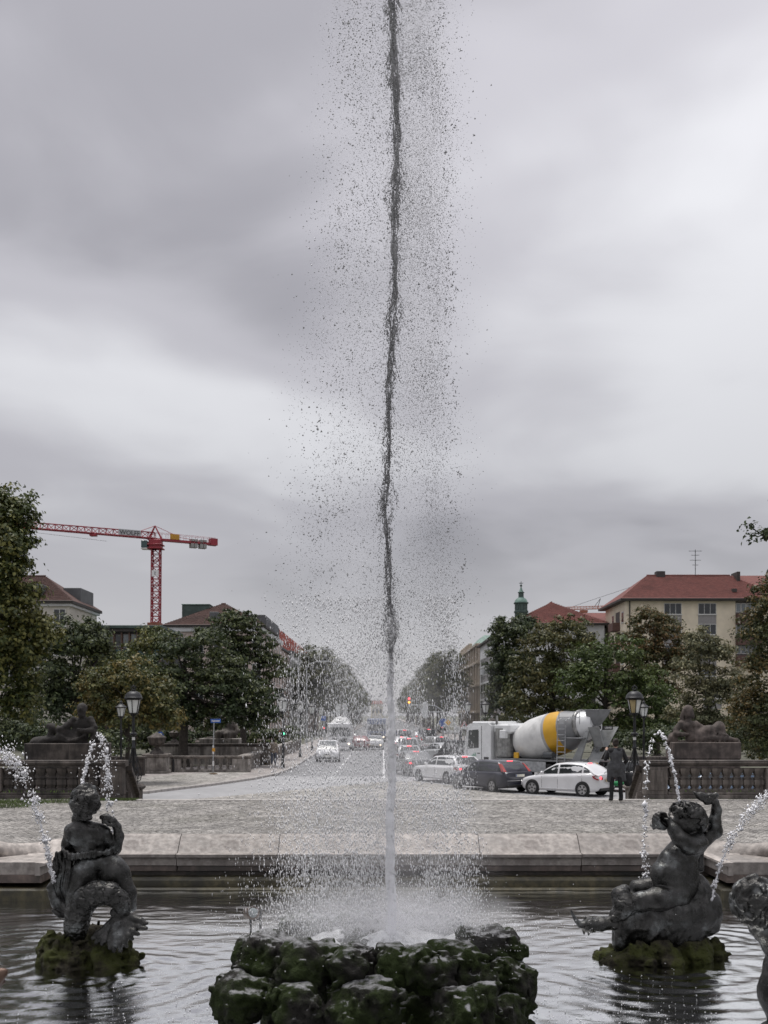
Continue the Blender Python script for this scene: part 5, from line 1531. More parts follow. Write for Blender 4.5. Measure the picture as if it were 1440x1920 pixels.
# lorry and coach coming down the street
def box_lorry(px, py, label, dome=False, coach=False, s=1.0):
    p = ground(px, py)
    t = thing('coach' if coach else 'lorry', p, label, 'bus' if coach else 'truck')
    w = 1.22*s; h = 3.1*s
    body = CARWHITE if not coach else paint('coach_blue', (.10,.14,.26))
    bx('cab', (-w,0,.45), (w,2.2,h*.9 if dome else h), body, t, .12)
    if dome:
        mb = MB(); rg = []
        for y in (.4, 1.2, 6.5):
            k = .75 if y < 1 else 1
            rg.append([(w*math.cos(a)*k, y, 1.6+ (1.85*k)*math.sin(a)) for a in np.linspace(-.2, math.pi+.2, 14)])
        mb.loft(rg).build('rounded_body', mat('tank_white', (.68,.68,.67), .4, var=.06), t, 50)
    else: bx('rear_body', (-w,2.25,.5), (w,10,h), body, t, .08)
    bx('windscreen', (-w*.9,-.03,1.45*s), (w*.9,.05,2.35*s), CGLASS, t, .03)
    bx('grille', (-w*.6,-.03,.85), (w*.6,.04,1.25), TRIM, t, .02); bx('bumper', (-w,-.08,.4), (w,.1,.72), body if not coach else TRIM, t, .04)
    for sg in (-1,1):
        lm = bx('head_lamp', (sg*w*.75-.16,-.1,.62), (sg*w*.75+.16,-.06,.82), LAMPW, t, .02)
        MB().sphere((sg*w*.75,-.11,.72), (.10,.03,.08), 10, 6).build('bulb', GWHT, lm)
        MB().tube([(sg*w,.1,2.3*s),(sg*(w+.25),-.05,2.3*s),(sg*(w+.25),-.05,1.7*s)], .05, 6).build('mirror', TRIM, t)
        for y in (1.1, 5.2): MB().lathe([(-.15,.46),(.15,.46)], 18, M=Matrix.Translation((sg*(w-.16),y,.46)) @ Matrix.Rotation(math.pi/2,4,'Y')).build('tyre', TYRE, t)
    return t
box_lorry(637, 1408, 'white rounded lorry following the white people carrier', dome=True)
box_lorry(706, 1392, 'blue fronted coach far down the street left of the jet', coach=True)

# ------------------------------------------------------------------ concrete mixer lorry
pT = Vector((atx(1015, 58.0), 58.0, ROAD)); ang = math.radians(134)     # local x forward
t = thing('mixer_truck', pT, 'white concrete mixer truck with grey drum and yellow stripe behind the cars', 'truck', ang)
TW = mat('truck_white', (.72,.73,.73), .35, var=.06, coat=.3); TGREY = mat('mixer_grey', (.30,.31,.31), .5, var=.15, scale=3, col2=(.2,.2,.19), c2at=.62); DGREY = mat('mixer_dark_grey', (.19,.195,.20), .5, var=.15, scale=3)
DRUMW = mat('drum_pale', (.66,.66,.645), .42, var=.08, scale=2, col2=(.45,.45,.44), c2at=.6); DRUMG = mat('drum_grey', (.36,.365,.37), .42, var=.08, scale=2); DRUMY = mat('drum_yellow', (.62,.34,.02), .42, var=.08, scale=2); DRUMD = mat('drum_dark', (.24,.245,.25), .45, var=.1, scale=2)
SOOT = mat('steel_tank', (.32,.32,.31), .35, metal=.6, var=.3, scale=4, streak=(.05,.05,.05))
# chassis
bx('chassis_beam', (-4.3,-.45,.85), (4.2,-.32,1.12), BLACK, t); bx('chassis_beam', (-4.3,.32,.85), (4.2,.45,1.12), BLACK, t)
bx('deck', (-3.6,-1.15,1.125), (2.3,1.15,1.22), DGREY, t, .01)
# cab
cab = MB(); prof = [(2.55,.55),(4.45,.55),(4.55,.9),(4.52,1.75),(4.30,2.95),(4.1,3.1),(2.75,3.12),(2.55,3.0)]
cab.loft([[(x, y*k_, z) for x, z in prof] for y, k_ in ((-1.22,1),(-1.1,1),(1.1,1),(1.22,1))]).build('cab', TW, t, 30)
bx('roof_cap', (2.55,-1.1,3.08), (4.05,1.1,3.22), TW, t, .06)
MB().loft([[(4.555,y,1.80),(4.335,y*.94,2.85)] for y in (-1.05,-.5,0,.5,1.05)], closed=False, caps=False).build('windscreen', CGLASS, t)
for sg in (-1,1):
    dr = bx('door', (3.25,sg*1.222-.012,.95), (4.28,sg*1.222+.012,2.95), TW, t, .008)
    MB().prism([(3.42,1.75),(4.24,1.68),(4.16,2.72),(3.42,2.78)], 'y', sg*1.238-.004, sg*1.238+.004).build('door_window', CGLASS, dr)
    bx('handle', (3.32,sg*1.235-.02,1.42), (3.52,sg*1.235+.02,1.47), TRIM, dr, .005)
    for k in range(3): bx('logo_mark', (3.62+k*.0,sg*1.238-.003,1.28+k*.07), (3.95-k*.08,sg*1.238+.003,1.325+k*.07), mat('logo_green', (.10,.30,.20), .5), dr)
    bx('step_plate', (3.3,sg*1.2-.02,.62), (4.2,sg*1.2+.04,.92), TRIM, t, .02)
    MB().tube([(4.40,sg*1.2,2.7),(4.62,sg*1.40,2.72),(4.62,sg*1.40,1.75),(4.45,sg*1.22,1.72)], .022, 6).build('mirror_arm', TRIM, t)
    bx('mirror', (4.55,sg*1.40-.10,1.95), (4.68,sg*1.40+.10,2.65), TRIM, t, .04)
    bx('wheel_guard', (2.95,sg*1.0-.26,1.0), (4.25,sg*1.0+.24,1.12), TRIM, t, .03)
for sg in (-1,1):
    for x in (3.22,4.30): bx('cab_seam', (x-.012,sg*1.224-.004,.9), (x+.012,sg*1.224+.004,2.98), TRIM, t)
    bx('cab_vent', (2.7,sg*1.224-.004,1.0), (3.05,sg*1.224+.004,1.25), TRIM, t)
bx('bumper', (4.35,-1.22,.42), (4.66,1.22,.82), TW, t, .05); bx('grille', (4.50,-.8,.95), (4.575,.8,1.55), TRIM, t, .02)
for sg in (-1,1): bx('head_lamp', (4.64,sg*.9-.2,.55), (4.675,sg*.9+.2,.74), LAMPW, t, .02)
# tanks and gear behind the cab
MB().lathe([(0,.62),(1.55,.62)], 20, c=(2.05,.55,1.3)).build('steel_tank', SOOT, t)
MB().lathe([(0,.5),(1.6,.5)], 20, c=(2.05,-.6,1.25)).build('steel_tank', SOOT, t)
bx('water_tank', (1.35,-1.0,2.55), (2.5,1.1,3.12), TW, t, .12)
bx('gear_housing', (1.2,-.5,1.22), (1.75,.5,2.3), DGREY, t, .05); bx('control_box', (1.55,.95,2.3), (1.95,1.22,2.75), TW, t, .03)
MB().tube([(2.3,1.0,1.2),(2.3,1.0,3.55)], .07, 8).build('exhaust_pipe', SOOT, t)
# drum: axis rises to the rear
DA = Vector((1.55, 0, 1.95)); DB = Vector((-3.55, 0, 3.18)); ax_ = (DB-DA); DL = ax_.length
MD_ = Matrix.Translation(DA) @ ax_.to_track_quat('Z', 'Y').to_matrix().to_4x4()
dp = [(0,.35),(.08,.62),(.30,.86),(.75,1.05),(1.3,1.16),(1.9,1.19),(2.5,1.18)]
MB().lathe(dp, 40, M=MD_).build('drum_shell', DRUMW, t, 60)
MB().lathe([(2.5,1.18),(2.66,1.172)], 40, M=MD_, caps=False).build('drum_band', DRUMG, t, 60)
MB().lathe([(2.66,1.174),(3.05,1.142),(3.44,1.067)], 40, M=MD_, caps=False).build('drum_stripe', DRUMY, t, 60)
MB().lathe([(3.44,1.065),(4.1,.88),(4.35,.80)], 40, M=MD_, caps=False).build('drum_band', DRUMD, t, 60)
MB().lathe([(4.33,.86),(4.36,.90),(4.5,.90),(4.53,.86)], 40, M=MD_).build('running_ring', SOOT, t, 60)
MB().lathe([(4.53,.78),(5.05,.60),(DL,.52)], 32, M=MD_).build('drum_mouth', TW, t, 60)
# a paler swept panel over the front of the drum
sw = MB(); V_ = []; 
for i in range(25):
    a = math.radians(-60+i*9); z0 = .35; z1 = 1.25+.95*math.cos(math.radians(-20+i*7.5))
    row = []
    for q in range(8):
        z = z0+(max(z1,z0+.05)-z0)*q/7; r_ = float(np.interp(z, [p[0] for p in dp], [p[1] for p in dp]))+.006
        row.append(tuple(MD_ @ Vector((math.cos(a)*r_, math.sin(a)*r_, z))))
    V_.append(row)
sw.loft(V_, closed=False, caps=False).build('drum_panel', mat('drum_white', (.68,.685,.69), .4, var=.05), t, 60)
# ladder on the near side
lad = MB()
for x in (-2.45,-1.95): lad.tube([(x,1.22,.95),(x-.05,1.20,3.3),(x-.1,.9,3.42)], .03, 6)
for k in range(8): lad.tube([(-2.45,1.22,1.05+k*.3),(-1.95,1.22,1.05+k*.3)], .02, 6)
lad.build('ladder', GALV, t)
gr = MB(); gr.tube([(-2.0,1.1,3.4),(-2.0,1.1,3.75),(-3.3,1.1,3.75),(-3.3,1.1,3.1)], .025, 6); gr.tube([(-3.3,1.1,3.45),(-2.0,1.1,3.45)], .02, 6); gr.build('guard_rail', GALV, t)
bx('platform', (-3.4,.55,2.35), (-2.2,1.15,2.42), DGREY, t, .01)
# rear frame, hopper and chutes
for sg in (-1,1): MB().loft([[(-2.6,sg*.75+a,1.2),(-3.1,sg*.75+a,1.2),(-3.55,sg*.6+a,2.75),(-3.35,sg*.6+a,2.75)] for a in (-.05,.05)]).build('rear_frame', TGREY, t)
hp_ = MB(); hp_.loft([[(-3.25+a*.1,-w,z),(-3.25+a*.1,w,z),(-3.25-d_,w,z),(-3.25-d_,-w,z)] for a, w, d_, z in ((0,.28,.40,3.05),(0,.46,.72,3.55),(0,.52,.85,3.82))]); hp_.build('hopper', DGREY, t, 25)
bx('hopper_rim', (-4.13,-.55,3.82), (-3.2,.55,3.87), DGREY, t, .01)
bx('maker_plate', (-4.1,.34,2.86), (-3.3,.42,3.03), BLACK, t, .005)
bx('maker_plate', (-4.30,-.42,2.82), (-4.22,.42,3.02), BLACK, t, .005)
text_mesh('LIEBHERR', .16, 'maker_lettering', WHITE, t, (-3.7,.428,2.945), (math.pi/2,0,math.pi), .003)
text_mesh('LIEBHERR', .15, 'maker_lettering', WHITE, t, (-4.306,0,2.92), (math.pi/2,0,-math.pi/2), .003)
# V-shaped collecting chutes
for sg in (-1,1):
    MB().loft([[(-3.5,sg*.62,2.95),(-4.35,sg*.85,2.98),(-4.15,sg*.12,1.95),(-3.6,sg*.10,1.95)],[(-3.5,sg*.66,2.95),(-4.35,sg*.89,2.98),(-4.15,sg*.17,1.93),(-3.6,sg*.15,1.93)]]).build('collecting_chute', TGREY, t, 25)
chp = []
for u in np.linspace(0, 1, 6):
    c_ = Vector((-3.9-.2*u, .1+.9*u, 1.95-.65*u)); chp.append([(c_.x+.34*math.cos(a), c_.y+.1*math.sin(a), c_.z+.28*math.sin(a)) for a in np.linspace(math.pi, 2*math.pi, 9)] )
MB().loft(chp, closed=False, caps=False).build('swivel_chute', TGREY, t, 60)
MB().tube([(-3.2,.2,1.2),(-3.9,.1,1.95)], .09, 8).build('chute_pivot', DGREY, t)
MB().lathe([(-.30,.17),(.30,.17)], 16, M=Matrix.Translation((-1.35,1.1,1.48)) @ Matrix.Rotation(math.pi/2,4,'Y')).build('air_tank', mat('dark_tank', (.06,.065,.07), .35, var=.2), t)
bx('yellow_bracket', (.65,1.1,1.25), (.95,1.2,1.55), DRUMY, t, .01); bx('yellow_bracket', (-4.3,.9,.75), (-4.2,1.15,1.15), DRUMY, t, .01)
bx('side_guard', (-1.2,1.17,.55), (.7,1.2,1.1), GALV, t, .01)
for xw in (3.55,.25,-1.35,-2.75):
    for sg in (-1,1):
        wh = MB().lathe([(-.3,.40),(-.28,.5),(-.02,.5),(0,.42),(-.04,.30)], 24, M=Matrix.Translation((xw,sg*1.2,.5)) @ Matrix.Rotation(-sg*math.pi/2,4,'X')).build('tyre', TYRE, t, 40)
        MB().lathe([(-.06,.30),(.0,.28),(.02,.14),(.06,.12),(.06,.02)], 20, M=Matrix.Translation((xw,sg*1.2,.5)) @ Matrix.Rotation(-sg*math.pi/2,4,'X')).build('rim', mat('steel_rim', (.35,.35,.35), .5, metal=.4), wh)
        if xw < 3: MB().lathe([(-.30,.62),(0,.62)], 20, M=Matrix.Translation((xw,sg*1.2,.5)) @ Matrix.Rotation(-sg*math.pi/2,4,'X') , caps=False).build('mudguard', TRIM, t) if False else None
for sg in (-1,1): bx('tail_lamp', (-4.36,sg*.95-.18,.78), (-4.32,sg*.95+.18,.92), GRED, t, .01)
bx('rear_bar', (-4.32,-1.1,.55), (-4.22,1.1,.70), TGREY, t, .01)

# ================================================================== PEOPLE
SKIN = mat('skin', (.42,.26,.19), .6, var=.1)
def person(loc, rz, label, H, pose, wear):
    """local: x right, y forward (away from viewer when rz=0), z up. One continuous body; clothes and hair are shells."""
    t = thing('person', loc, label, 'person', rz)
    k = H/1.75; V = lambda p: tuple(np.array(p)*k)
    h = .017*k
    lo, hi = V((-.55,-.5,-.03)), V((.55,.6,1.82))
    def limb(s, pts, g=0.0, kk=.02):
        for (a, ra), (b, rb) in zip(pts[:-1], pts[1:]): s.cap(V(a), V(b), (ra+g)*k, (rb+g)*k, kk*k)
    def torso(s, g=0.0):
        s.ell(V((0,0,1.32)), tuple(np.array((.175+g,.105+g,.17+g))*k), None, .05*k); s.ell(V((0,0,1.13)), tuple(np.array((.14+g,.10+g,.17+g))*k), None, .06*k); s.ell(V((0,-.01,.95)), tuple(np.array((.165+g,.115+g,.13+g))*k), None, .05*k)
        limb(s, [((-.15,0,1.42),.06),((.15,0,1.42),.06)], g)
    b = SDF(lo, hi, h)
    hd = pose.get('head', (0,0))
    b.ell(V((hd[0],hd[1]+.01,1.645)), V((.075,.095,.115)), None, .02*k); b.ell(V((hd[0],hd[1]+.06,1.60)), V((.05,.05,.06)), None, .03*k)
    b.ell(V((hd[0],hd[1]+.105,1.63)), V((.012,.02,.02)), None, .01*k)
    for sg in (-1,1): b.ell(V((hd[0]+sg*.078,hd[1]+.0,1.635)), V((.012,.02,.03)), None, .008*k)
    limb(b, [((0,0,1.45),.055),((hd[0]*.8,hd[1]*.8+.01,1.56),.05)])
    torso(b)
    for key in ('larm','rarm'): limb(b, pose[key])
    for key in ('lleg','rleg'): limb(b, pose[key])
    for key, sg in (('larm',-1),('rarm',1)):
        p, r_ = pose[key][-1]; p0 = np.array(pose[key][-2][0]); d_ = np.array(p)-p0; d_ = d_/np.linalg.norm(d_)
        sd = np.cross(d_, (0,1,.2)); sd /= np.linalg.norm(sd)+1e-9
        limb(b, [(p, .032), (tuple(np.array(p)+d_*.07), .036)])
        for f in range(4):
            q0 = np.array(p)+d_*.075+sd*(f-1.5)*.02; q1 = q0+d_*(.045-.006*abs(f-1.5)); q2 = q1+d_*.02+np.array((0,.022,-.008))
            limb(b, [(tuple(q0),.0105),(tuple(q1),.0095),(tuple(q2),.009)], 0, .004)
        q = np.array(p)+d_*.02+sd*sg*(-.034); limb(b, [(tuple(q),.012),(tuple(q+d_*.045-sd*sg*.02),.0105)], 0, .004)
    for key in ('lleg','rleg'):
        a = np.array(pose[key][-1][0]); limb(b, [(tuple(a+(0,-.03,-.02)),.04),(tuple(a+(0,.13,-.045)),.032)])
    b.build('body', SKIN, t)
    for nm, m, fn in wear:
        s = SDF(lo, hi, h); fn(s, limb, torso, V, k, pose); s.build(nm, m, t)
    return t
def w_trousers(g=.014, top=1.0, bottom=.10):
    def f(s, limb, torso, V, k, pose):
        s.ell(V((0,-.01,.95)), tuple(np.array((.165+g,.115+g,.125))*k), None, .05*k)
        for key in ('lleg','rleg'):
            pts = pose[key]; a = np.array(pts[-2][0]); b = np.array(pts[-1][0])
            limb(s, pts[:-1]+[(tuple(a+(b-a)*.97), pts[-1][1]+.012)], g)
        s.disp(lambda P: .006*fbm(P, 14, 3, 2))
    return f
def w_shoes(s, limb, torso, V, k, pose):
    for key in ('lleg','rleg'):
        a = np.array(pose[key][-1][0]); limb(s, [(tuple(a+(0,-.04,-.015)),.05),(tuple(a+(0,.15,-.04)),.042)])
def w_hair(bun=False):
    def f(s, limb, torso, V, k, pose):
        hd = pose.get('head', (0,0))
        s.ell(V((hd[0],hd[1]-.015,1.67)), V((.087,.10,.105)), None, .02*k); s.ell(V((hd[0],hd[1]-.05,1.62)), V((.08,.06,.08)), None, .03*k)
        if bun: s.ell(V((hd[0]+.01,hd[1]-.09,1.73)), V((.055,.055,.05)), None, .02*k)
        s.ell(V((hd[0],hd[1]+.10,1.60)), V((.09,.075,.10)), None, .01*k, sub=True)
        s.disp(lambda P: .008*fbm(P, 25, 3, 2))
    return f
def w_jacket(g=.028, hem=.86, sleeves=True):
    def f(s, limb, torso, V, k, pose):
        torso(s, g); s.ell(V((0,-.01,.93)), tuple(np.array((.175+g,.125+g,.12))*k), None, .05*k)
        if sleeves:
            for key in ('larm','rarm'):
                pts = pose[key]; limb(s, pts[:-1]+[(tuple(np.array(pts[-2][0])*.12+np.array(pts[-1][0])*.88), pts[-1][1]+.008)], g*.75)
        s.disp(lambda P: .008*fbm(P*np.array([1,1,.6]), 10, 3, 5))
    return f
def w_tunic(s, limb, torso, V, k, pose):
    torso(s, .026)
    for a in range(9):
        x = -.20+.05*a; limb(s, [((x*.75,-.02,1.05),.085),((x*1.15,-.02+.02*math.sin(a*2),.72+.07*abs(x)*2-.14*(abs(x)>.14)),.05)], 0, .04)
    s.disp(lambda P: .010*np.sin(P[:,0]*38+3*vnoise(P,4,1)) )
def w_sleeves(s, limb, torso, V, k, pose):
    for key in ('larm','rarm'):
        pts = pose[key]; limb(s, pts[:-1]+[(tuple(np.array(pts[-2][0])*.1+np.array(pts[-1][0])*.9), pts[-1][1]+.004)], .012)
    limb(s, [((-.15,0,1.43),.06),((.15,0,1.43),.06)], .03)
STAND = dict(lleg=[((-.09,0,.92),.085),((-.12,.0,.50),.056),((-.14,-.02,.09),.04)], rleg=[((.09,0,.92),.085),((.12,.0,.50),.056),((.15,.03,.09),.04)])
CLK = lambda n, c: mat(n, c, .85, var=.25, scale=14, bump=.3, bscale=60)
# woman standing at the terrace edge, seen from behind, one hand at her face
pw = Vector((atx(1155, 29.2), 29.2, 0.02))
wp = dict(STAND); wp.update(head=(-.01,.03), larm=[((-.18,0,1.42),.052),((-.27,.12,1.20),.042),((-.20,.30,1.42),.034)], rarm=[((.18,0,1.42),.052),((.30,-.02,1.17),.043),((.27,.20,1.05),.034)])
wom = person(pw, 0.0, 'woman in dark grey tunic and black leggings standing with her back to us', 1.70, wp,
    [('leggings', CLK('black_leggings', (.012,.012,.014)), w_trousers(.006)), ('sleeves', CLK('black_knit', (.016,.016,.018)), w_sleeves), ('tunic', CLK('charcoal_tunic', (.065,.067,.072)), w_tunic), ('hair', mat('dark_hair', (.022,.014,.010), .6, var=.4, scale=20), w_hair(True)), ('shoes', CLK('black_shoes', (.014,.013,.013)), w_shoes)])
bag = SDF((-.3,-.3,-.1), (.3,.3,.75), .014); bag.ell((0,0,.2), (.13,.09,.2), None, .03); bag.cap((-.02,0,.38),(-.06,.02,.62),.012,.012,.01); bag.cap((.03,0,.38),(-.02,.02,.62),.012,.012,.01); bag.disp(lambda P: .01*fbm(P, 9, 3, 2))
bo = bag.build('handbag', CLK('black_bag', (.018,.018,.02)), None, loc=(pw.x+.36, pw.y+.15, .42)); tag(bo, 'slouchy black bag hanging from the arm of the standing woman', 'bag')
gb = SDF((-.35,-.3,-.02), (.35,.3,.3), .016); gb.ell((0,0,.12), (.28,.16,.11), None, .03); gb.disp(lambda P: .012*fbm(P, 8, 3, 2))
go = gb.build('green_bag', CLK('green_cloth', (.02,.20,.07)), None, loc=(pw.x+.10, pw.y+6.3, -.35)); go.location = at(1160, 1470, 45.4) + Vector((0,0,-.1)); tag(go, 'bright green bundle showing between the standing woman\'s legs', 'bundle')
# two walkers on the left pavement
g1 = ground(496, 1434, ROAD+.1); g2 = ground(513, 1434.5, ROAD+.1)
p1 = dict(lleg=[((-.09,0,.92),.088),((-.10,.10,.50),.06),((-.10,-.02,.09),.045)], rleg=[((.09,0,.92),.088),((.10,-.02,.50),.06),((.11,-.16,.12),.045)], larm=[((-.18,0,1.42),.055),((-.24,-.08,1.15),.045),((-.22,.06,.95),.036)], rarm=[((.18,0,1.42),.055),((.24,.05,1.15),.045),((.22,.16,.98),.036)])
p2 = dict(lleg=[((-.09,0,.92),.088),((-.10,-.02,.50),.06),((-.11,-.14,.11),.045)], rleg=[((.09,0,.92),.088),((.10,.10,.50),.06),((.10,.02,.09),.045)], larm=[((-.18,0,1.42),.055),((-.25,.02,1.15),.045),((-.22,.14,.95),.036)], rarm=[((.18,0,1.42),.055),((.25,-.06,1.15),.045),((.23,.04,.93),.036)])
JE = CLK('blue_jeans', (.045,.055,.085)); 
person(g1, .05, 'walker in dark navy jacket on the left pavement, walking away', 1.80, p1, [('jeans', CLK('dark_jeans', (.02,.023,.035)), w_trousers()), ('jacket', CLK('navy_jacket', (.018,.02,.03)), w_jacket()), ('hair', mat('dark_hair', (.022,.014,.010)), w_hair()), ('shoes', CLK('tan_shoes', (.25,.18,.10)), w_shoes)])
person(g2, .0, 'walker in beige jacket and blue jeans beside the lamp post, walking away', 1.82, p2, [('jeans', CLK('faded_jeans', (.10,.115,.15)), w_trousers()), ('jacket', CLK('beige_jacket', (.34,.29,.24)), w_jacket()), ('hair', mat('dark_hair', (.022,.014,.010)), w_hair()), ('shoes', CLK('dark_shoes', (.03,.03,.03)), w_shoes)])
# ================================================================== BUILDINGS
def wallmat(n, c, **kw): return mat(n, c, .85, var=.10, scale=.6, bump=.15, bscale=8, col2=tuple(v*.78 for v in c), c2at=.60, c2scale=.25, **kw)
CREAM = wallmat('cream_render', (.74,.66,.52)); CREAMG = wallmat('grey_cream_render', (.60,.57,.51)); PINK = wallmat('pinkish_render', (.58,.485,.445)); WHITEW = wallmat('white_panel', (.66,.67,.68)); SAND = wallmat('sandstone', (.42,.36,.29)); GREYW = wallmat('grey_panel', (.24,.25,.26))
def tilemat(n, c): return mat(n, c, .8, var=.25, scale=2.2, stretch=(1,1,3), bump=.3, bscale=6, col2=tuple(v*.7 for v in c), c2at=.58, c2scale=.4)
REDT = tilemat('red_roof_tile', (.168,.056,.046)); BROWNT = tilemat('brown_roof_tile', (.085,.042,.034)); COPPER = mat('green_copper', (.16,.26,.22), .6, var=.25, scale=.8, streak=(.08,.12,.10)); COPPERD = mat('dark_copper', (.055,.085,.075), .6, var=.3, scale=1.0); SLATE = mat('slate_sheet', (.10,.105,.11), .6, var=.2, scale=1.0)
WGLASS = mat('window_glass', (.022,.026,.03), .06, var=.3, scale=.7, spec=.7); WGLASSP = mat('window_glass_pale', (.14,.16,.17), .1, var=.3, scale=.7, spec=.7)
WFRAME = mat('window_frame', (.60,.60,.58), .5, var=.06); EAVE = mat('eave_dark', (.05,.045,.042), .7, var=.2)
def window(t, c, u, n, w, h, lights=2, frame=WFRAME, glass=WGLASS, sill=True, proud=.03, spandrel=None):
    """c centre, u horizontal unit vector, n outward normal; window with panes and sill as sub-parts"""
    c = Vector(c); u = Vector(u); n = Vector(n); z = Vector((0,0,1))
    def slab(name, a0, a1, b0, b1, d0, d1, m, par):
        V = [c+u*a+z*b+n*d for d in (d0, d1) for a, b in ((a0,b0),(a1,b0),(a1,b1),(a0,b1))]
        return MB().add([tuple(v) for v in V], [(0,1,2,3),(7,6,5,4),(0,4,5,1),(1,5,6,2),(2,6,7,3),(3,7,4,0)]).build(name, m, par, None)
    f = slab('window', -w/2, w/2, -h/2, h/2, -.05, proud, frame, t)
    fr = .07
    lw = (w-fr)/lights
    for i in range(lights):
        slab('pane', -w/2+fr+i*lw, -w/2+(i+1)*lw, -h/2+fr, h/2-fr, proud+.002, proud+.006, glass, f)
    if sill: slab('sill', -w/2-.08, w/2+.08, -h/2-.10, -h/2-.003, -.05, proud+.10, frame, f)
    if spandrel: slab('spandrel', -w/2, w/2, -h/2-spandrel, -h/2-.105, -.05, proud*.7, mat('spandrel_grey', (.28,.27,.27), .8, var=.1), f)
    return f
def hip_roof(t, x0, x1, y0, y1, ze, zr, m, ov=.5, hipf=None, name='roof', axis='x', tiles=True):
    """hipped roof; hipf = inset of the ridge ends"""
    X0,X1,Y0,Y1 = x0-ov,x1+ov,y0-ov,y1+ov
    if axis == 'x':
        hi = hipf if hipf is not None else (Y1-Y0)/2
        r0, r1 = (X0+hi,(Y0+Y1)/2,zr), (X1-hi,(Y0+Y1)/2,zr)
    else:
        hi = hipf if hipf is not None else (X1-X0)/2
        r0, r1 = ((X0+X1)/2,Y0+hi,zr), ((X0+X1)/2,Y1-hi,zr)
    b = [(X0,Y0,ze),(X1,Y0,ze),(X1,Y1,ze),(X0,Y1,ze)]
    V = b+[r0, r1]
    F = [(0,1,5,4),(1,2,5),(2,3,4,5),(3,0,4)] if axis == 'x' else [(0,1,4),(1,2,5,4),(2,3,5),(3,0,4,5)]
    rf = MB().add(V, F+[(3,2,1,0)]).build(name, m, t, None)
    MB().box((X0+.003,Y0+.003,ze-.28),(X1-.003,Y1-.003,ze-.004)).build('eave', EAVE, t, None)
    MB().tube([r0, r1], .14, 6).build('ridge', m, rf)
    # courses of tiles as shallow ribs on the slope facing the camera
    if tiles:
        n = Vector(V[F[0][1]])-Vector(V[F[0][0]])
        A, B = Vector(b[0]), Vector(b[1]); R0 = Vector(r0); R1 = Vector(r1) if axis == 'x' else Vector(r0)
        nn = (B-A).cross(R0-A).normalized()
        if nn.z < 0: nn = -nn
        for i in range(1, 22):
            f = i/22
            p = A+(R0-A)*f; q = B+(R1-B)*f
            if (q-p).length < .5: break
            MB().loft([[tuple(v+nn*.005), tuple(v+nn*.06), tuple(v+(R0-A).normalized()*.0+nn*.005+((p-A).normalized() if f else Vector())*.22)] for v in (p, q)]).build('tile_course', m, rf, None)
    # gutter
    MB().tube([(X0,Y0,ze-.05),(X1,Y0,ze-.05)], .08, 6).build('gutter', EAVE, rf)
    return rf
Xh, Yh, Zh = Vector((1,0,0)), Vector((0,1,0)), Vector((0,0,1))
def building(name, x0, y0, label, cat='building'):
    return thing(name, (x0, y0, ROAD), label, cat)
def shell(t, x0, x1, y0, y1, z1, m, name='wall'):
    return MB().box((x0,y0,0),(x1,y1,z1)).build(name, m, t, None)

# --- right: cream block with red hipped roof
Yc = 140.0; q = Yc/FPX
bxo = atx(1174, Yc)
t = building('apartment_building', bxo, Yc, 'cream apartment block with red hipped tile roof on the right')
ze = atz(1123, Yc)-ROAD; zr = atz(1080, Yc+7)-ROAD
Lx = 40.0
shell(t, 0, Lx, 0, 13, ze-.2, CREAM)
hip_roof(t, 0, Lx-20, 0, 13, ze, zr, REDT, .9, 5.2)
MB().add([(Lx-20-4.5,6.5,zr-.01),(Lx+.9,6.5,zr-.01),(Lx+.9,-.9,ze+.003),(Lx-20.2,-.9,ze+.003)], [(3,2,1,0)]).build('roof', REDT, t, None)
for (px, py, w, h) in ((1261.5,1141.5,33,21),(1326,1141.5,34,21),(1261.5,1180,33,20),(1326,1180,34,20),(1261.5,1219,33,20),(1326,1219,34,20),(1326,1258,34,20),(1336,1300,34,20),(1220,1180,26,20),(1220,1219,26,20),(1220,1141,24,20)):
    if px < 1230: continue
    window(t, ((px-1174)*q, 0, atz(py, Yc)-ROAD), Xh, -Yh, w*q, h*q, 3, spandrel=h*q*.95)
for k in range(3):   # loggia bays on the right
    zc = atz(1141+k*39, Yc)-ROAD
    lo = MB().box(((1379-1174)*q, -.02, zc-1.6), ((1425-1174)*q, .4, zc+.95)).build('loggia', mat('loggia_dark', (.10,.085,.08), .8), t, None)
    for i in range(4): window(t, ((1384+i*10-1174)*q, -.03, zc+.1), Xh, -Yh, 9*q, 17*q, 1, glass=WGLASSP, sill=False)
    MB().box(((1379-1174)*q, -1.0, zc-2.1), ((1425-1174)*q, -.03, zc-.75)).build('balcony', mat('brown_panel', (.11,.06,.05), .7, var=.15), t, None)
for (yy, zoff) in ((2.0,0),(2.0,1),(2.0,2),(8.0,0),(8.0,1),(8.0,2)):
    window(t, (0, yy, ze-2.2-zoff*2.75), -Yh, -Xh, 1.3, 1.5, 1)
for k in range(3):
    z0 = ze-3.9-2.75*k
    bx('balcony', (-1.0,3.6,z0), (-.003,6.4,z0+1.1), mat('brown_panel', (.11,.06,.05)), t, .02); MB().box((-.02,3.7,z0+1.1),(.3,6.3,z0+2.6)).build('balcony_recess', mat('loggia_dark', (.10,.085,.08)), t, None)
bx('chimney', ((1253-1174)*q,6.0,zr-.5), ((1270-1174)*q,7.2,zr+.55), mat('chimney_dark', (.06,.055,.055), .8), t, .03)
bx('party_wall', ((1404-1174)*q,4.6,zr-1.6), ((1410-1174)*q,7.2,zr+.3), EAVE, t, .02)
bx('roof_hatch', ((1378-1174)*q,.8,atz(1109,Yc)-ROAD), ((1386-1174)*q,1.6,atz(1105,Yc)-ROAD+.2), EAVE, t, .02)
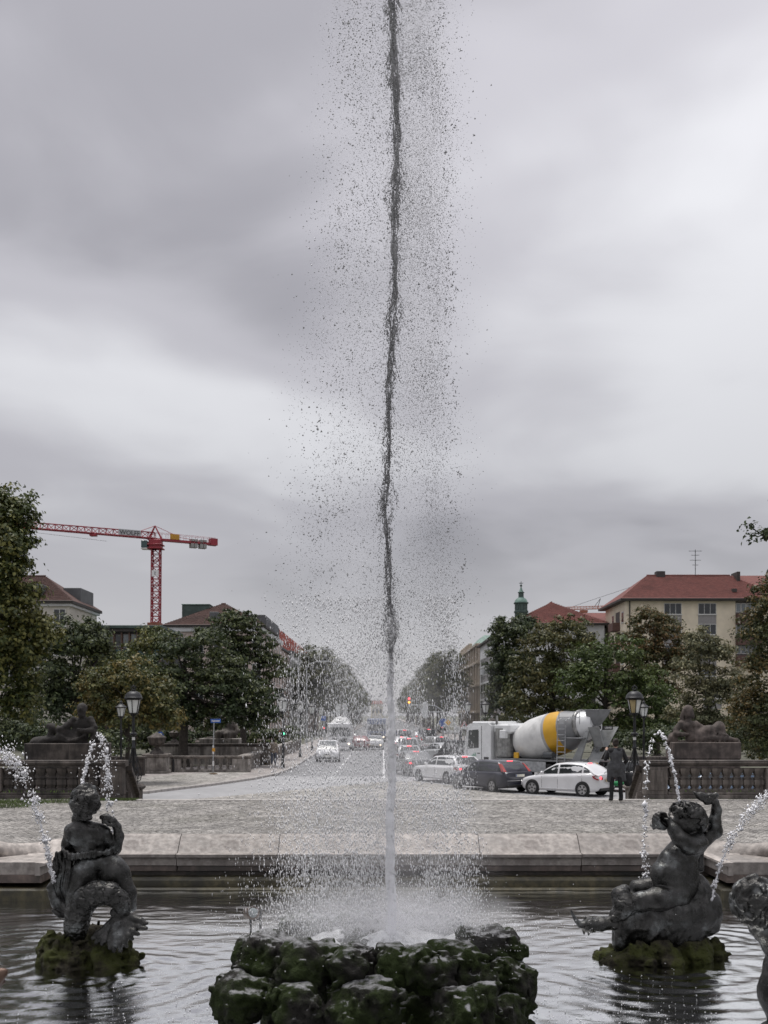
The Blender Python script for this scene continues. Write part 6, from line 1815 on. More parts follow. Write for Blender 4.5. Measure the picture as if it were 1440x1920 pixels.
an = MB(); ax0 = (1330-1174)*q; za = zr-.3; zb = atz(1030,Yc+6)-ROAD
an.tube([(ax0,6.3,za),(ax0,6.3,zb)], .045, 6)
for f, w in ((.95,.9),(.80,.55),(.62,.75),(.45,.4)):
    an.tube([(ax0-w,6.3,za+(zb-za)*f),(ax0+w,6.3,za+(zb-za)*f)], .03, 5)
    for s_ in (-.8,-.4,.4,.8): an.tube([(ax0+w*s_,6.1,za+(zb-za)*f),(ax0+w*s_,6.5,za+(zb-za)*f)], .02, 4)
an.build('antenna', IRON, t)
MB().tube([(.45,-.1,0),(.45,-.1,ze-.3)], .08, 6).build('downpipe', EAVE, t)

# --- right: long block with red hipped roof along the street
X2 = 18.0
t = building('apartment_building', X2, 150.0, 'long white street block with red hipped roof behind the right trees')
ze = atz(1171, 152)-ROAD; zr = atz(1132, 158)-ROAD
shell(t, 0, 13, 0, 50, ze-.2, WHITEW)
hip_roof(t, 0, 13, 0, 50, ze, zr, REDT, .6, 6.5, axis='y')
shell(t, 13.01, 34, 3, 14, ze-.25, WHITEW, 'wing_wall'); 
MB().add([(9,2.2,ze-.1),(34.5,2.2,ze-.1),(34.5,8.5,zr-1.3),(9,8.5,zr-1.3)], [(0,1,2,3)]).build('wing_roof', REDT, t, None)
MB().box((13.02,2.0,ze-.45),(34.4,2.9,ze-.12)).build('wing_eave', EAVE, t, None)
for k in range(5):
    zc = ze-2.0-k*3.0
    for i in range(9): window(t, (0, 3.0+i*5.4, zc), -Yh, -Xh, 4.6, 1.5, 4, glass=WGLASSP if k % 2 else WGLASS, spandrel=1.2)
    for i in range(3): window(t, (2.3+i*4.2, 0, zc), Xh, -Yh, 2.2, 1.6, 2)
    for i in range(5): window(t, (15.5+i*4.0, 3, zc), Xh, -Yh, 2.2, 1.6, 2, glass=WGLASSP)
MB().tube([(-.15,20,0),(-.15,20,ze)], .10, 6).build('downpipe', EAVE, t)
bx('shop_sign', (-.35,44,ze-5.6), (-.05,46.4,ze-4.6), mat('sign_pale', (.7,.72,.74), .5), t, .02)

# --- right: sandstone museum with copper roof
t = building('museum', X2, 203.0, 'weathered sandstone building with green copper roof beyond the white block')
zt = atz(1214, 215)-ROAD
shell(t, 0, 16, 0, 52, zt, SAND)
for z_ in (.25,.55,.80,1.0): bx('cornice', (-.55,-.5,zt*z_-.45), (16,52.5,zt*z_+.05), SAND, t, .06)
for i in range(9): bx('pilaster', (-.35,2+i*5.8,0), (-.02,3.2+i*5.8,zt-.5), SAND, t, .03)
for k in range(3):
    for i in range(8): window(t, (0, 5.5+i*5.8, zt*(.14+.29*k)), -Yh, -Xh, 2.2, 3.0, 2, frame=SAND, glass=WGLASS)
MB().loft([[(a,b,zt+z) for a,b in ((x0,y0),(9.3,y0),(9.3,y1),(x0,y1))] for x0,y0,y1,z in ((-.3,1.7,20,.06),(1.2,4,18,1.7),(1.5,4.4,17.6,1.9))]).build('copper_roof', COPPER, t, None)
for i in range(6): bx('statue_block', (-.2,22+i*5,zt+.06), (.6,23+i*5,zt+1.5), SAND, t, .1)

# --- church tower
YT = 420.0; q = YT/FPX
t = building('church_tower', atx(977, YT), YT, 'slim green copper church tower rising above the red roof', 'church tower')
z_ = lambda py: atz(py, YT)-ROAD
r = 11.5*q
MB().lathe([(0,r),(z_(1148),r)], 8, sq=True).build('shaft', COPPERD, t, 20)
MB().lathe([(z_(1149),r*1.12),(z_(1146),r*1.12),(z_(1145),r*.98),(z_(1133),r*.98),(z_(1132),r*1.15),(z_(1130),r*1.15)], 8, sq=True).build('belfry', COPPERD, t, 20)
for i in range(8):
    a = i*math.pi/4+math.pi/8
    Mx = Matrix.Rotation(a-math.pi/2, 4, 'Z')
    MB().box((-.32*r*.5,-r*1.02,z_(1144)),(.32*r*.5,-r*.96,z_(1135)), M=Mx @ Matrix.Rotation(math.pi/8*0,4,'Z')).build('belfry_opening', mat('opening_dark', (.02,.022,.022), .8), t, None)
MB().lathe([(z_(1130),r*1.10),(z_(1127),r*1.02),(z_(1123),r*.80),(z_(1121),r*.5),(z_(1120),r*.45)], 16).build('dome', COPPER, t, 50)
MB().lathe([(z_(1120),r*.42),(z_(1112),r*.40),(z_(1111.5),r*.52),(z_(1110.5),r*.52)], 8, sq=True).build('lantern_stage', COPPERD, t, 20)
MB().lathe([(z_(1110.5),r*.46),(z_(1107),r*.28),(z_(1103),r*.14),(z_(1100),r*.06)], 12).build('spire', COPPER, t, 50)
MB().tube([(0,0,z_(1100)),(0,0,z_(1090))], .12, 6).sphere((0,0,z_(1098)), .5, 8, 6).box((-.8,-.08,z_(1094)),(.8,.08,z_(1093))).build('cross', COPPERD, t)

# --- left: brown roofed corner block and street front
X3 = -16.0; Yf = 139.0; q = Yf/FPX
t = building('apartment_building', X3, Yf, 'pinkish corner block with brown hipped roof and grey attic left of the street')
ze = atz(1172, Yf)-ROAD; zr = atz(1128, Yf+5)-ROAD
xl = atx(314, Yf)-X3
shell(t, xl, 0, 0, 27, ze-.25, PINK)
bx('cornice', (xl-.35,-.35,ze-.9), (.35,27,ze-.26), WHITEW, t, .08)
hip_roof(t, xl, 0, 0, 16, ze, zr, BROWNT, .6, 6.4, axis='x')
bx('dormer', ((391-490)*q,.8,ze+.3), ((408-490)*q,3.5,atz(1146,Yf)-ROAD), SLATE, t, .04)
bx('roof_box', ((325-490)*q,6,ze-.1), ((379-490)*q,12,atz(1136.5,Yf+8)-ROAD), COPPERD, t, .05)
bx('roof_box_cap', ((324-490)*q,5.8,atz(1136.5,Yf+8)-ROAD), ((380-490)*q,12.2,atz(1135.5,Yf+8)-ROAD), COPPER, t, .02)
at_ = bx('attic_storey', (-5.0,8,ze-.2), (-.4,27,atz(1152.5,147)-ROAD), SLATE, t, .04)
for i in range(12): bx('attic_fin', (-.39,8.6+i*1.55,ze), (-.2,9.1+i*1.55,atz(1152.5,147)-ROAD-.4), GREYW, at_, .01)
for k in range(4):
    zc = ze-2.6-k*3.4
    for i in range(7): window(t, (0, 2.4+i*3.6, zc), Yh, Xh, 1.3, 2.0, 2)
    for i in range(5): window(t, (xl+1.6+i*2.5, 0, zc), Xh, -Yh, 1.2, 2.0, 2)
t = building('apartment_building', X3, Yf+27.3, 'narrow pinkish rendered house right of the corner block')
zt = atz(1222, 172)-ROAD
shell(t, -11, 0, 0, 14, zt, PINK); bx('parapet', (-11.1,-.2,zt), (.25,14.1,zt+.4), SLATE, t, .03)
for k in range(4):
    for i in range(4): window(t, (0, 1.8+i*3.4, zt-2-k*3.2), Yh, Xh, 1.2, 1.9, 2)
t = building('apartment_building', X3, 222.0, 'tall street house with bright red roof above the left avenue trees')
zt = 16.2
shell(t, -12, 0, 0, 40, zt-.3, PINK)
hip_roof(t, -12, 0, 0, 40, zt, zt+5.2, tilemat('bright_red_tile', (.27,.075,.06)), .6, 3.0, axis='y')
for k in range(4):
    for i in range(9): window(t, (0, 2.4+i*4.2, zt-2.4-k*3.4), Yh, Xh, 1.4, 2.0, 2)
    for i in range(4): window(t, (-10.4+i*3, 0, zt-2.4-k*3.4), Xh, -Yh, 1.3, 2.0, 2)
t = building('apartment_building', X3, Yf+41.6, 'white and grey glazed street house behind the first avenue trees')
zt = atz(1226, 182)-ROAD
shell(t, -11, .3, 0, 40, zt, WHITEW); bx('parapet', (-11.2,-.2,zt), (.5,40.2,zt+.5), SLATE, t, .03)
for k in range(4):
    for i in range(10): window(t, (.3, 2.2+i*3.9, zt-2-k*3.2), Yh, Xh, 3.0, 1.9, 3, glass=WGLASSP)

# --- left: low glazed modern block
Yg = 118.0; q = Yg/FPX
t = building('office_building', atx(170, Yg), Yg, 'low modern block with glass front and brown mullions behind the left trees')
zt = atz(1177, Yg)-ROAD; wd = (300-170)*q
MB().box((0,.3,0),(wd,12,zt-.1)).build('wall', mat('dark_facade', (.045,.05,.055), .6, var=.15), t, None)
bx('roof_slab', (-.3,-.5,zt-.1), (wd+.3,12.3,zt+.25), COPPERD, t, .04); bx('fascia', (-.2,-.3,zt-.45), (wd+.2,.29,-.103+zt), EAVE, t, .02)
BRM = mat('brown_mullion', (.11,.065,.05), .6, var=.15)
for k in range(3):
    z0 = zt-.5-(k+1)*2.75
    for i in range(9):
        xa = i*wd/9
        window(t, (xa+wd/18, .3, z0+1.75), Xh, -Yh, wd/9-.16, 1.7, 1, frame=BRM, glass=WGLASSP if (i*7+k) % 3 else WGLASS, sill=False)
        bx('spandrel_panel', (xa+.08,.2,z0+.05), (xa+wd/9-.08,.298,z0+.85), mat('teal_panel', (.05,.10,.115), .4, var=.15), t)
    MB().tube([(0,-.1,z0+1.2),(wd,-.1,z0+1.2)], .04, 5).build('railing', GALV, t)
for i in range(10): bx('mullion', (i*wd/9-.08,-.02,.5), (i*wd/9+.08,.25,zt-.5), BRM, t)

# --- far left: cream block with brown roof
Yb_ = 110.0; q = Yb_/FPX
t = building('apartment_building', atx(130, Yb_), Yb_, 'cream block with brown hipped roof partly behind the big left tree')
ze = atz(1127, Yb_)-ROAD; zr = atz(1080, Yb_+5)-ROAD
shell(t, -14, 0, 0, 10.5, ze-.2, CREAMG)
bx('cornice', (-14,-.3,ze-.55), (.3,10.8,ze-.21), WHITEW, t, .05)
hip_roof(t, -14, 0, 0, 10.5, ze, zr, BROWNT, .5, 4.6)
bx('roof_box', (-.4-1.6,4.5,ze-.1), (-.1,9.5,atz(1101,Yb_+4)-ROAD), SLATE, t, .04)
bx('dormer', ((62-130)*q,.3,ze+.1), ((76-130)*q,2.5,atz(1094,Yb_)-ROAD), SLATE, t, .03)
for k in range(3):
    for i in range(4): window(t, (-1.0-i*2.6, 0, ze-1.7-k*3.0), Xh, -Yh, 1.25, 1.8, 2)
# --- far end of the street: palace with red roof
t = building('palace', atx(707, 900), 900, 'tiny pale palace front closing the far end of the street', 'building')
shell(t, -5, 5, 0, 12, atz(1318,820)-ROAD, CREAMG)
MB().add([(-5.4,-.5,atz(1318,820)-ROAD+.02),(5.4,-.5,atz(1318,820)-ROAD+.02),(4,6,atz(1311,820)-ROAD),(-4,6,atz(1311,820)-ROAD)], [(0,1,2,3)]).build('roof', REDT, t, None)
for i in range(3): window(t, (-3.2+i*3.2, 0, 6.5), Xh, -Yh, 1.4, 3.4, 1)
for i in range(4): bx('column', (-4.7+i*3.13-.25,-.6,0), (-4.7+i*3.13+.25,-.1,atz(1318,820)-ROAD-.8), CREAM, t)

# ------------------------------------------------------------------ cranes
CRED = mat('crane_red', (.29,.028,.042), .5, var=.15, scale=1); 
def lattice(t, name, A, B, w0, w1, h0, h1, n, m, tri=True, r=.07, up=Vector((0,0,1))):
    """lattice boom from A to B; triangular (single top chord) or square mast"""
    A, B = Vector(A), Vector(B); d = (B-A); L_ = d.length; d.normalize()
    s = d.cross(up).normalized(); u = s.cross(d).normalized()
    def sec(f):
        c = A+(B-A)*f; w = w0+(w1-w0)*f; h = h0+(h1-h0)*f
        return [c-s*w/2, c+s*w/2, c+u*h] if tri else [c-s*w/2-u*h/2, c+s*w/2-u*h/2, c+s*w/2+u*h/2, c-s*w/2+u*h/2]
    S_ = [sec(i/n) for i in range(n+1)]
    ch = MB()
    for k in range(len(S_[0])): ch.tube([S_[0][k], S_[-1][k]], r*1.35, 5)
    ch.build(name+'_chords', m, t)
    br = MB()
    for i in range(n):
        a, b = S_[i], S_[i+1]; k_ = len(a)
        for k in range(k_):
            if i % 2 == 0: br.tube([a[k], b[(k+1)%k_]], r*.75, 4)
            else: br.tube([a[(k+1)%k_], b[k]], r*.75, 4)
            br.tube([a[k], a[(k+1)%k_]], r*.7, 4)
    br.build(name+'_bracing', m, t)
YC = 200.0
cb_ = Vector((atx(290.5, YC), YC, ROAD))
t = thing('tower_crane', cb_, 'red tower crane with long lattice jib above the left roofs', 'crane')
zc = lambda py: atz(py, YC)-ROAD
lattice(t, 'mast', (0,0,0), (.25,0,zc(1028)), 1.5, 1.5, 1.5, 1.5, 30, CRED, tri=False, r=.10, up=Vector((0,1,0)))
bx('brick_base', (-1.2,-1.2,0), (1.2,1.2,zc(1168)), mat('brick_base', (.23,.09,.06), .85, var=.2, scale=3), t, .05)
zj = zc(1010)
bx('slewing_unit', (-1.0,-1.0,zc(1030)), (1.3,1.0,zc(1012)), CRED, t, .1)
for k in (0,1): bx('slewing_plate', (-1.3,-1.3,zc(1030-k*7)), (1.6,1.3,zc(1028-k*7)), CRED, t, .05)
bx('cab', (-2.3,-1.4,zc(1029)), (-1.2,.2,zc(1015)), mat('cab_glass', (.05,.09,.09), .2), t, .1); bx('cab_frame', (-2.35,-1.42,zc(1031)), (-1.15,.25,zc(1029)), WHITE, t, .03)
jd = Vector((-61+43.5, 190-200, 0)).normalized()
J0 = Vector((0,0,zj)); J1 = J0+jd*34
lattice(t, 'jib', J0, J1, 1.3, 1.0, 1.15, 1.0, 26, CRED, r=.085)
CJ = J0 - jd*11.7
MB().loft([[tuple(p+Vector((-jd.y,jd.x,0))*a+Vector((0,0,b))) for a, b in ((-.6,-.35),(.6,-.35),(.6,.05),(-.6,.05))] for p in (J0, CJ)]).build('counter_jib', CRED, t, None)
hr = MB()
for s_ in (-.6,.6):
    sv = Vector((-jd.y,jd.x,0))*s_
    hr.tube([J0+sv+Vector((0,0,1.1)), CJ+sv+Vector((0,0,1.0))], .03, 4)
    for i in range(11): hr.tube([J0+(CJ-J0)*i/10+sv, J0+(CJ-J0)*i/10+sv+Vector((0,0,1.05))], .03, 4)
hr.build('hand_rail', CRED, t)
ap = J0+Vector((0,0,2.4)); tw_ = MB()
for s_ in (-.6,.6): tw_.tube([J0+Vector((-1.2,s_,-.3)), ap], .13, 5); tw_.tube([J0+Vector((1.4,s_,-.3)), ap], .13, 5)
tw_.build('tower_head', CRED, t)
MB().tube([ap, J0-jd*5+Vector((0,0,.6)), J0-jd*10+Vector((0,0,.2))], .05, 4).tube([ap, J0+jd*3+Vector((0,0,1.1))], .06, 4).build('tie_bar', CRED, t)
CONC = mat('ballast_concrete', (.30,.30,.29), .8, var=.15)
for f in (7.2,7.9,9.0,9.7):
    p = J0-jd*f; MB().box((-.30,-.6,-1.15),(.30,.6,.45), M=Matrix.Translation(p) @ Matrix.Rotation(math.atan2(jd.y,jd.x),4,'Z')).build('ballast_block', CONC, t, None)
p = CJ+jd*.2; MB().box((-.7,-.7,-.4),(.7,.7,.9), M=Matrix.Translation(p) @ Matrix.Rotation(math.atan2(jd.y,jd.x),4,'Z')).build('winch', CRED, t, None)
p = J0-jd*4.0+Vector((0,-.75,.55)); MB().box((-.9,-.05,-.5),(.9,.05,.5), M=Matrix.Translation(p) @ Matrix.Rotation(math.atan2(jd.y,jd.x),4,'Z')).build('amber_board', mat('amber_board', (.50,.26,.03), .6), t, None)
p = J0+jd*4.6+Vector((0,-.7,.55)); an_ = math.atan2(-jd.y,-jd.x)
MB().box((-2.1,-.04,-.62),(2.1,.02,.62), M=Matrix.Translation(p) @ Matrix.Rotation(an_,4,'Z')).build('name_board', mat('name_board', (.42,.43,.44), .6), t, None)
text_mesh('WOLFF', 1.15, 'name_lettering', BLACK, t, tuple(p+Vector((0,-.07,0))), (math.pi/2,0,an_), .01)
bx('sign_plate', (-.5,-.85,zc(1082)), (.9,-.8,zc(1070)), WHITE, t); text_mesh('1', 1.0, 'sign_numeral', BLACK, t, (.2,-.87,zc(1076)), (math.pi/2,0,0), .01)
bx('trolley', (-.6,-.6,0), (.6,.6,.5), CRED, t, .05).location = J0+jd*11.5+Vector((0,0,-.5))
MB().tube([J0+jd*9+Vector((0,0,-1.2)), J0+jd*34+Vector((0,0,-.2))], .025, 4).build('trolley_rope', IRON, t)
# second crane far right
Y2 = 420.0
t = thing('tower_crane', (atx(1150, Y2), Y2, ROAD), 'distant orange crane jib peeping over the right roofs', 'crane')
OR = mat('crane_orange', (.42,.16,.10), .6, var=.1); z2 = lambda py: atz(py, Y2)-ROAD
lattice(t, 'jib', (0,0,z2(1141)), (atx(1059,Y2)-atx(1150,Y2),-2,z2(1144)), 1.4, 1.0, 1.2, 1.0, 16, OR, r=.09)
lattice(t, 'mast', (4,0,0), (4,0,z2(1135)), 1.8, 1.8, 1.8, 1.8, 20, OR, tri=False, r=.12, up=Vector((0,1,0)))
bx('jib_trolley', (atx(1092,Y2)-atx(1150,Y2)-1,-1,z2(1144)-1), (atx(1092,Y2)-atx(1150,Y2)+2,1,z2(1144)), OR, t, .1)
MB().tube([(atx(1062,Y2)-atx(1150,Y2),-1,z2(1142)), (atx(1092,Y2)-atx(1150,Y2),-.5,z2(1131)), (atx(1215,Y2)-atx(1150,Y2),0,z2(1090))], .07, 4).build('pendant_rope', IRON, t)
MB().tube([(atx(1120,Y2)-atx(1150,Y2),0,z2(1141)),(atx(1126,Y2)-atx(1150,Y2),0,z2(1122))], .1, 4).tube([(atx(1112,Y2)-atx(1150,Y2),0,z2(1141)),(atx(1126,Y2)-atx(1150,Y2),0,z2(1122))], .1, 4).build('strut', IRON, t)
# ================================================================== TREES
BARK = mat('bark', (.045,.038,.032), .9, var=.35, scale=6, bump=.8, bscale=14)
def leafmat(name, c, c2, amt=.55, w=.12, sc=.35):
    if name in MATS: return MATS[name]
    m = bpy.data.materials.new(name); m.use_nodes = True
    nt = m.node_tree; nt.nodes.clear(); L_ = nt.links.new; N_ = nt.nodes.new
    geo = N_('ShaderNodeNewGeometry'); tcn = N_('ShaderNodeTexCoord')
    no = N_('ShaderNodeTexNoise'); no.inputs['Scale'].default_value = sc; no.inputs['Detail'].default_value = 4; L_(tcn.outputs['Object'], no.inputs['Vector'])
    add = N_('ShaderNodeMath'); add.operation = 'MULTIPLY_ADD'; L_(geo.outputs['Random Per Island'], add.inputs[0]); add.inputs[1].default_value = .30; L_(no.outputs[0], add.inputs[2])
    mr = N_('ShaderNodeMapRange'); mr.interpolation_type = 'SMOOTHSTEP'; mr.inputs['From Min'].default_value = amt+.15-w; mr.inputs['From Max'].default_value = amt+.15+w; L_(add.outputs[0], mr.inputs['Value'])
    mx = N_('ShaderNodeMix'); mx.data_type = 'RGBA'; mx.inputs['A'].default_value = (*c,1); mx.inputs['B'].default_value = (*c2,1); L_(mr.outputs[0], mx.inputs['Factor'])
    hs = N_('ShaderNodeHueSaturation'); L_(mx.outputs['Result'], hs.inputs['Color'])
    mv = N_('ShaderNodeMapRange'); mv.inputs['To Min'].default_value = .55; mv.inputs['To Max'].default_value = 1.5; L_(geo.outputs['Random Per Island'], mv.inputs['Value']); L_(mv.outputs[0], hs.inputs['Value'])
    d = N_('ShaderNodeBsdfPrincipled'); d.inputs['Roughness'].default_value = .5; d.inputs['Specular IOR Level'].default_value = .35; L_(hs.outputs[0], d.inputs['Base Color'])
    tr = N_('ShaderNodeBsdfTranslucent'); L_(hs.outputs[0], tr.inputs['Color'])
    ms = N_('ShaderNodeMixShader'); ms.inputs[0].default_value = .22; L_(d.outputs[0], ms.inputs[1]); L_(tr.outputs[0], ms.inputs[2])
    o = N_('ShaderNodeOutputMaterial'); L_(ms.outputs[0], o.inputs[0])
    MATS[name] = m
    return m
LG = leafmat('leaf_green', (0.070,0.093,0.027), (0.132,0.128,0.035)); LD = leafmat('leaf_dark', (0.042,0.062,0.026), (0.085,0.100,0.036)); LR = leafmat('leaf_rust', (0.080,0.085,0.030), (0.150,0.085,0.035), .56); LY = leafmat('leaf_yellow', (0.085,0.098,0.032), (0.175,0.135,0.042), .56, .14, .8); LP = leafmat('leaf_pale', (0.112,0.123,0.065), (0.186,0.173,0.094), .5); LB = leafmat('leaf_brighter', (0.066,0.100,0.028), (0.098,0.125,0.036)); LA = leafmat('leaf_avenue', (0.059,0.072,0.035), (0.096,0.099,0.043), .5)
def crown_mesh(name, lobes, n, size, seed, shell_=.62, clump=.42, per=44, droop=.25, flat=.55):
    """leaf-sized faces gathered in clumps over the lobes; returns mesh and clump centres"""
    r = np.random.default_rng(seed)
    L_ = np.array(lobes, float); vol = (L_[:,3]*L_[:,4]*L_[:,5])**(2/3); pr = vol/vol.sum()
    nc = n//per
    which = r.choice(len(L_), nc, p=pr)
    d = r.normal(size=(nc,3)); d /= np.linalg.norm(d, axis=1)[:,None]
    d[:,2] = np.where(d[:,2] < -.55, -d[:,2]*.5, d[:,2])
    rad = np.where(r.random(nc) < shell_, r.uniform(.80, 1.06, nc), r.uniform(.35, .85, nc))
    C = L_[which,:3] + d*L_[which,3:6]*rad[:,None]
    # knock holes in the outline
    keep = vnoise(C, .9, seed) > -.56
    C = C[keep]; d = d[keep]; nc = len(C)
    cs = clump*r.uniform(.6, 1.4, nc)
    off = r.normal(size=(nc, per, 3))*cs[:,None,None]*np.array([1,1,flat])*.6
    P = (C[:,None,:]+off).reshape(-1,3); k = len(P)
    # leaf orientation: outward and up, with scatter
    od = off.reshape(-1,3); od = od/(np.linalg.norm(od, axis=1)[:,None]+1e-6)
    nrm = od*.75 + np.repeat(d, per, 0)*.35 + np.array([0,0,.55]) + r.normal(size=(k,3))*.40
    nrm /= np.linalg.norm(nrm, axis=1)[:,None]
    t1 = np.cross(nrm, r.normal(size=(k,3))); t1 /= np.linalg.norm(t1, axis=1)[:,None]+1e-9
    t2 = np.cross(nrm, t1)
    s = size*1.16*r.uniform(.6, 1.35, k)[:,None]
    dz = np.array([0,0,-1.0])*s*droop
    V = np.stack([P-t1*s*.9+dz, P-t2*s*.55+nrm*s*.12, P+t1*s*.9+dz*.6, P+t2*s*.55+nrm*s*.12], 1).reshape(-1,3)
    F = np.arange(4*k).reshape(-1,4)
    return raw_mesh(name, V, F, None), C
def limbs(mb, H, r0, C, seed, fork=.35, n=16, base=0.0, lean=(0,0)):
    rr = random.Random(seed)
    top = Vector((lean[0], lean[1], H*.78))
    f0 = Vector((lean[0]*.3, lean[1]*.3, H*fork))
    mb.tube([(0,0,base),(0,0,base+.3),tuple(f0*.55+Vector((rr.uniform(-.1,.1),rr.uniform(-.1,.1),0))),tuple(f0),tuple((f0+top)/2),tuple(top)], [r0*1.5,r0*1.05,r0*.92,r0*.8,r0*.5,r0*.12], 9)
    idx = list(range(len(C))); rr.shuffle(idx)
    for i in idx[:n]:
        c = Vector(C[i]); a = f0 + (top-f0)*rr.uniform(0,.6)
        m = a*.45+c*.55+Vector((rr.uniform(-.3,.3),rr.uniform(-.3,.3),rr.uniform(-.1,.35)))
        mb.tube([a, a*.75+m*.25+Vector((0,0,.12)), m, c], [r0*.38,r0*.30,r0*.2,r0*.06], 6)
def tree(loc, label, lobes, m, n, size, seed, H, r0=.22, clump=.42, group=None, fork=.3, nlimb=16, name='tree', per=44, flat=.55, lean=(0,0), shell_=.62):
    t = thing(name, loc, label, 'tree', group=group)
    me, C = crown_mesh('crown', lobes, n, size, seed, clump=clump, per=per, flat=flat, shell_=shell_)
    link_mesh(me, 'crown', m, t)
    mb = MB(); limbs(mb, H, r0, C, seed, fork, nlimb, lean=lean); mb.build('trunk', BARK, t, 60, fix=False)
    return t
def px_lobes(cx, Y, base_z, L_):
    """lobes given as (px, py, depth m, rx px, rz px, ry m)"""
    q = Y/FPX; out = []
    for px, py, dy, rx, rz, ry in L_: out.append(((px-cx)*q, dy, atz(py, Y)-base_z, rx*q, ry, rz*q))
    return out
def ptree(cx, Y, L_, label, m, n, size, seed, clump, r0=.22, z=ROAD, **kw):
    lob = px_lobes(cx, Y, z, L_)
    H = max(l[2]+l[5] for l in lob)
    return tree((atx(cx, Y), Y, z), label, lob, m, n, size, seed, H, r0, clump, **kw)
# left group
ptree(-25, 40, [(-40,990,0,70,80,2.0),(20,960,.3,34,52,1.2),(35,1030,-.4,34,60,1.2),(-20,1090,0,80,90,1.9),(30,1130,-.6,55,70,1.4),(40,1210,0,50,60,1.5),(-10,1260,.5,70,80,1.7),(20,1330,.2,50,55,1.4),(62,1180,.3,42,40,1.2)], 'tall dense chestnut tree at the left picture edge', LG, 30000, .085, 1, .30, .30)
ptree(140, 60, [(120,1205,0,45,45,2),(165,1200,.5,32,42,1.6),(110,1270,-.4,55,55,2),(150,1320,0,70,60,2.2),(90,1330,-.6,45,50,1.6),(185,1225,.6,24,40,1.2)], 'dark green tree right of the chestnut', LD, 17000, .10, 2, .36)
ptree(240, 55, [(240,1275,0,55,42,1.6),(195,1295,-.4,45,40,1.4),(285,1300,.3,48,45,1.5),(225,1340,0,75,45,1.8),(300,1345,0,42,42,1.3),(180,1345,.2,36,36,1.2)], 'autumn yellow maple behind the left reclining statue', LY, 17000, .085, 3, .30, .14)
ptree(345, 72, [(330,1225,0,50,40,2.2),(380,1215,.4,46,42,2.0),(300,1270,-.5,40,45,1.8),(350,1290,0,85,55,2.8),(420,1280,.3,60,50,2.2),(470,1320,.4,50,45,1.8),(330,1345,0,70,42,2.4),(420,1345,.3,60,36,2.0),(500,1345,.4,34,40,1.4)], 'large dark spreading tree left of the street', LD, 26000, .11, 4, .42, .34, flat=.4)
ptree(455, 84, [(440,1172,0,46,30,2.0),(410,1195,-.4,36,28,1.8),(475,1205,.4,40,26,1.8),(450,1235,0,64,26,2.4),(500,1240,.4,36,18,1.6),(510,1270,.3,34,18,1.5),(430,1280,0,60,36,2.2),(490,1300,.2,40,24,1.8),(528,1262,.2,18,12,1.0)], 'layered tree with open flat branches before the corner block', LD, 19000, .115, 5, .40, .28, flat=.3)
ptree(250, 90, [(230,1245,0,60,35,2.4),(290,1220,0,45,45,2.2),(200,1290,0,60,60,2.4),(270,1300,0,70,60,2.6)], 'green tree filling the gap before the glass office block', LG, 14000, .14, 6, .5)
# right group
ptree(950, 96, [(955,1190,0,38,38,2.2),(985,1170,.3,22,24,1.4),(935,1240,-.4,26,48,1.8),(960,1260,0,44,60,2.4),(945,1320,0,34,55,2.0)], 'dark narrow tree beside the white street block', LD, 16000, .13, 7, .42)
ptree(1035, 86, [(1060,1180,0,42,32,2.2),(1020,1205,-.3,46,36,2.2),(1085,1215,.3,44,40,2.2),(1000,1265,0,50,50,2.4),(1065,1270,-.3,64,55,2.8),(985,1325,0,45,45,2.2),(1050,1335,0,70,45,2.6)], 'broad olive green tree behind the mixer drum', leafmat('leaf_olive', (0.070,0.082,0.028), (0.110,0.098,0.034), .54), 23000, .115, 8, .42, .3)
ptree(1135, 76, [(1110,1235,0,44,36,1.8),(1165,1230,.3,46,38,1.9),(1085,1285,-.3,42,44,1.8),(1145,1300,0,66,52,2.4),(1205,1290,.2,46,46,1.9),(1120,1365,0,66,46,2.2),(1200,1365,0,56,46,2.0),(1240,1330,0,44,50,1.8)], 'fresh green tree behind the mixer hopper', LB, 24000, .105, 9, .38, .28)
ptree(1232, 92, [(1215,1165,0,32,28,1.8),(1250,1190,.3,38,34,1.9),(1195,1205,-.3,34,36,1.8),(1235,1240,0,60,46,2.6),(1285,1235,.2,30,36,1.6),(1215,1300,0,60,55,2.4)], 'rust tinted chestnut before the cream apartment block', LR, 21000, .115, 10, .38, .26)
ptree(1330, 70, [(1310,1205,0,30,28,1.3),(1345,1230,.2,40,38,1.5),(1290,1260,-.2,34,42,1.4),(1330,1300,0,52,50,1.9),(1300,1360,0,56,48,1.9),(1375,1300,0,34,50,1.4),(1360,1370,.1,50,46,1.7)], 'pale grey-green tree beside the rust tinted chestnut', LP, 20000, .088, 11, .34, .2)
ptree(1460, 58, [(1450,1120,0,50,50,1.5),(1425,1180,0,40,50,1.4),(1470,1200,.2,60,60,1.8),(1420,1260,-.2,44,50,1.5),(1450,1330,0,70,60,2.0),(1405,1345,.1,40,50,1.4),(1440,1400,0,60,40,1.7)], 'dark chestnut tree at the right picture edge', leafmat('leaf_edge', (0.059,0.072,0.025), (0.132,0.093,0.033), .58), 22000, .085, 12, .32, .28)
ptree(1262, 64, [(1250,1385,0,50,34,1.6),(1330,1395,.4,60,28,1.6),(1195,1390,0,36,32,1.3),(1400,1395,.2,50,30,1.5)], 'low dark shrubs behind the right reclining statue', LD, 12000, .085, 13, .30, .08, name='shrub', fork=.15)
ptree(100, 52, [(60,1385,0,60,36,1.3),(140,1390,.4,60,30,1.3),(10,1375,0,50,44,1.4),(200,1395,0,36,26,1.0)], 'low dark shrubs behind the left reclining statue', LD, 11000, .075, 14, .28, .08, name='shrub', fork=.15)
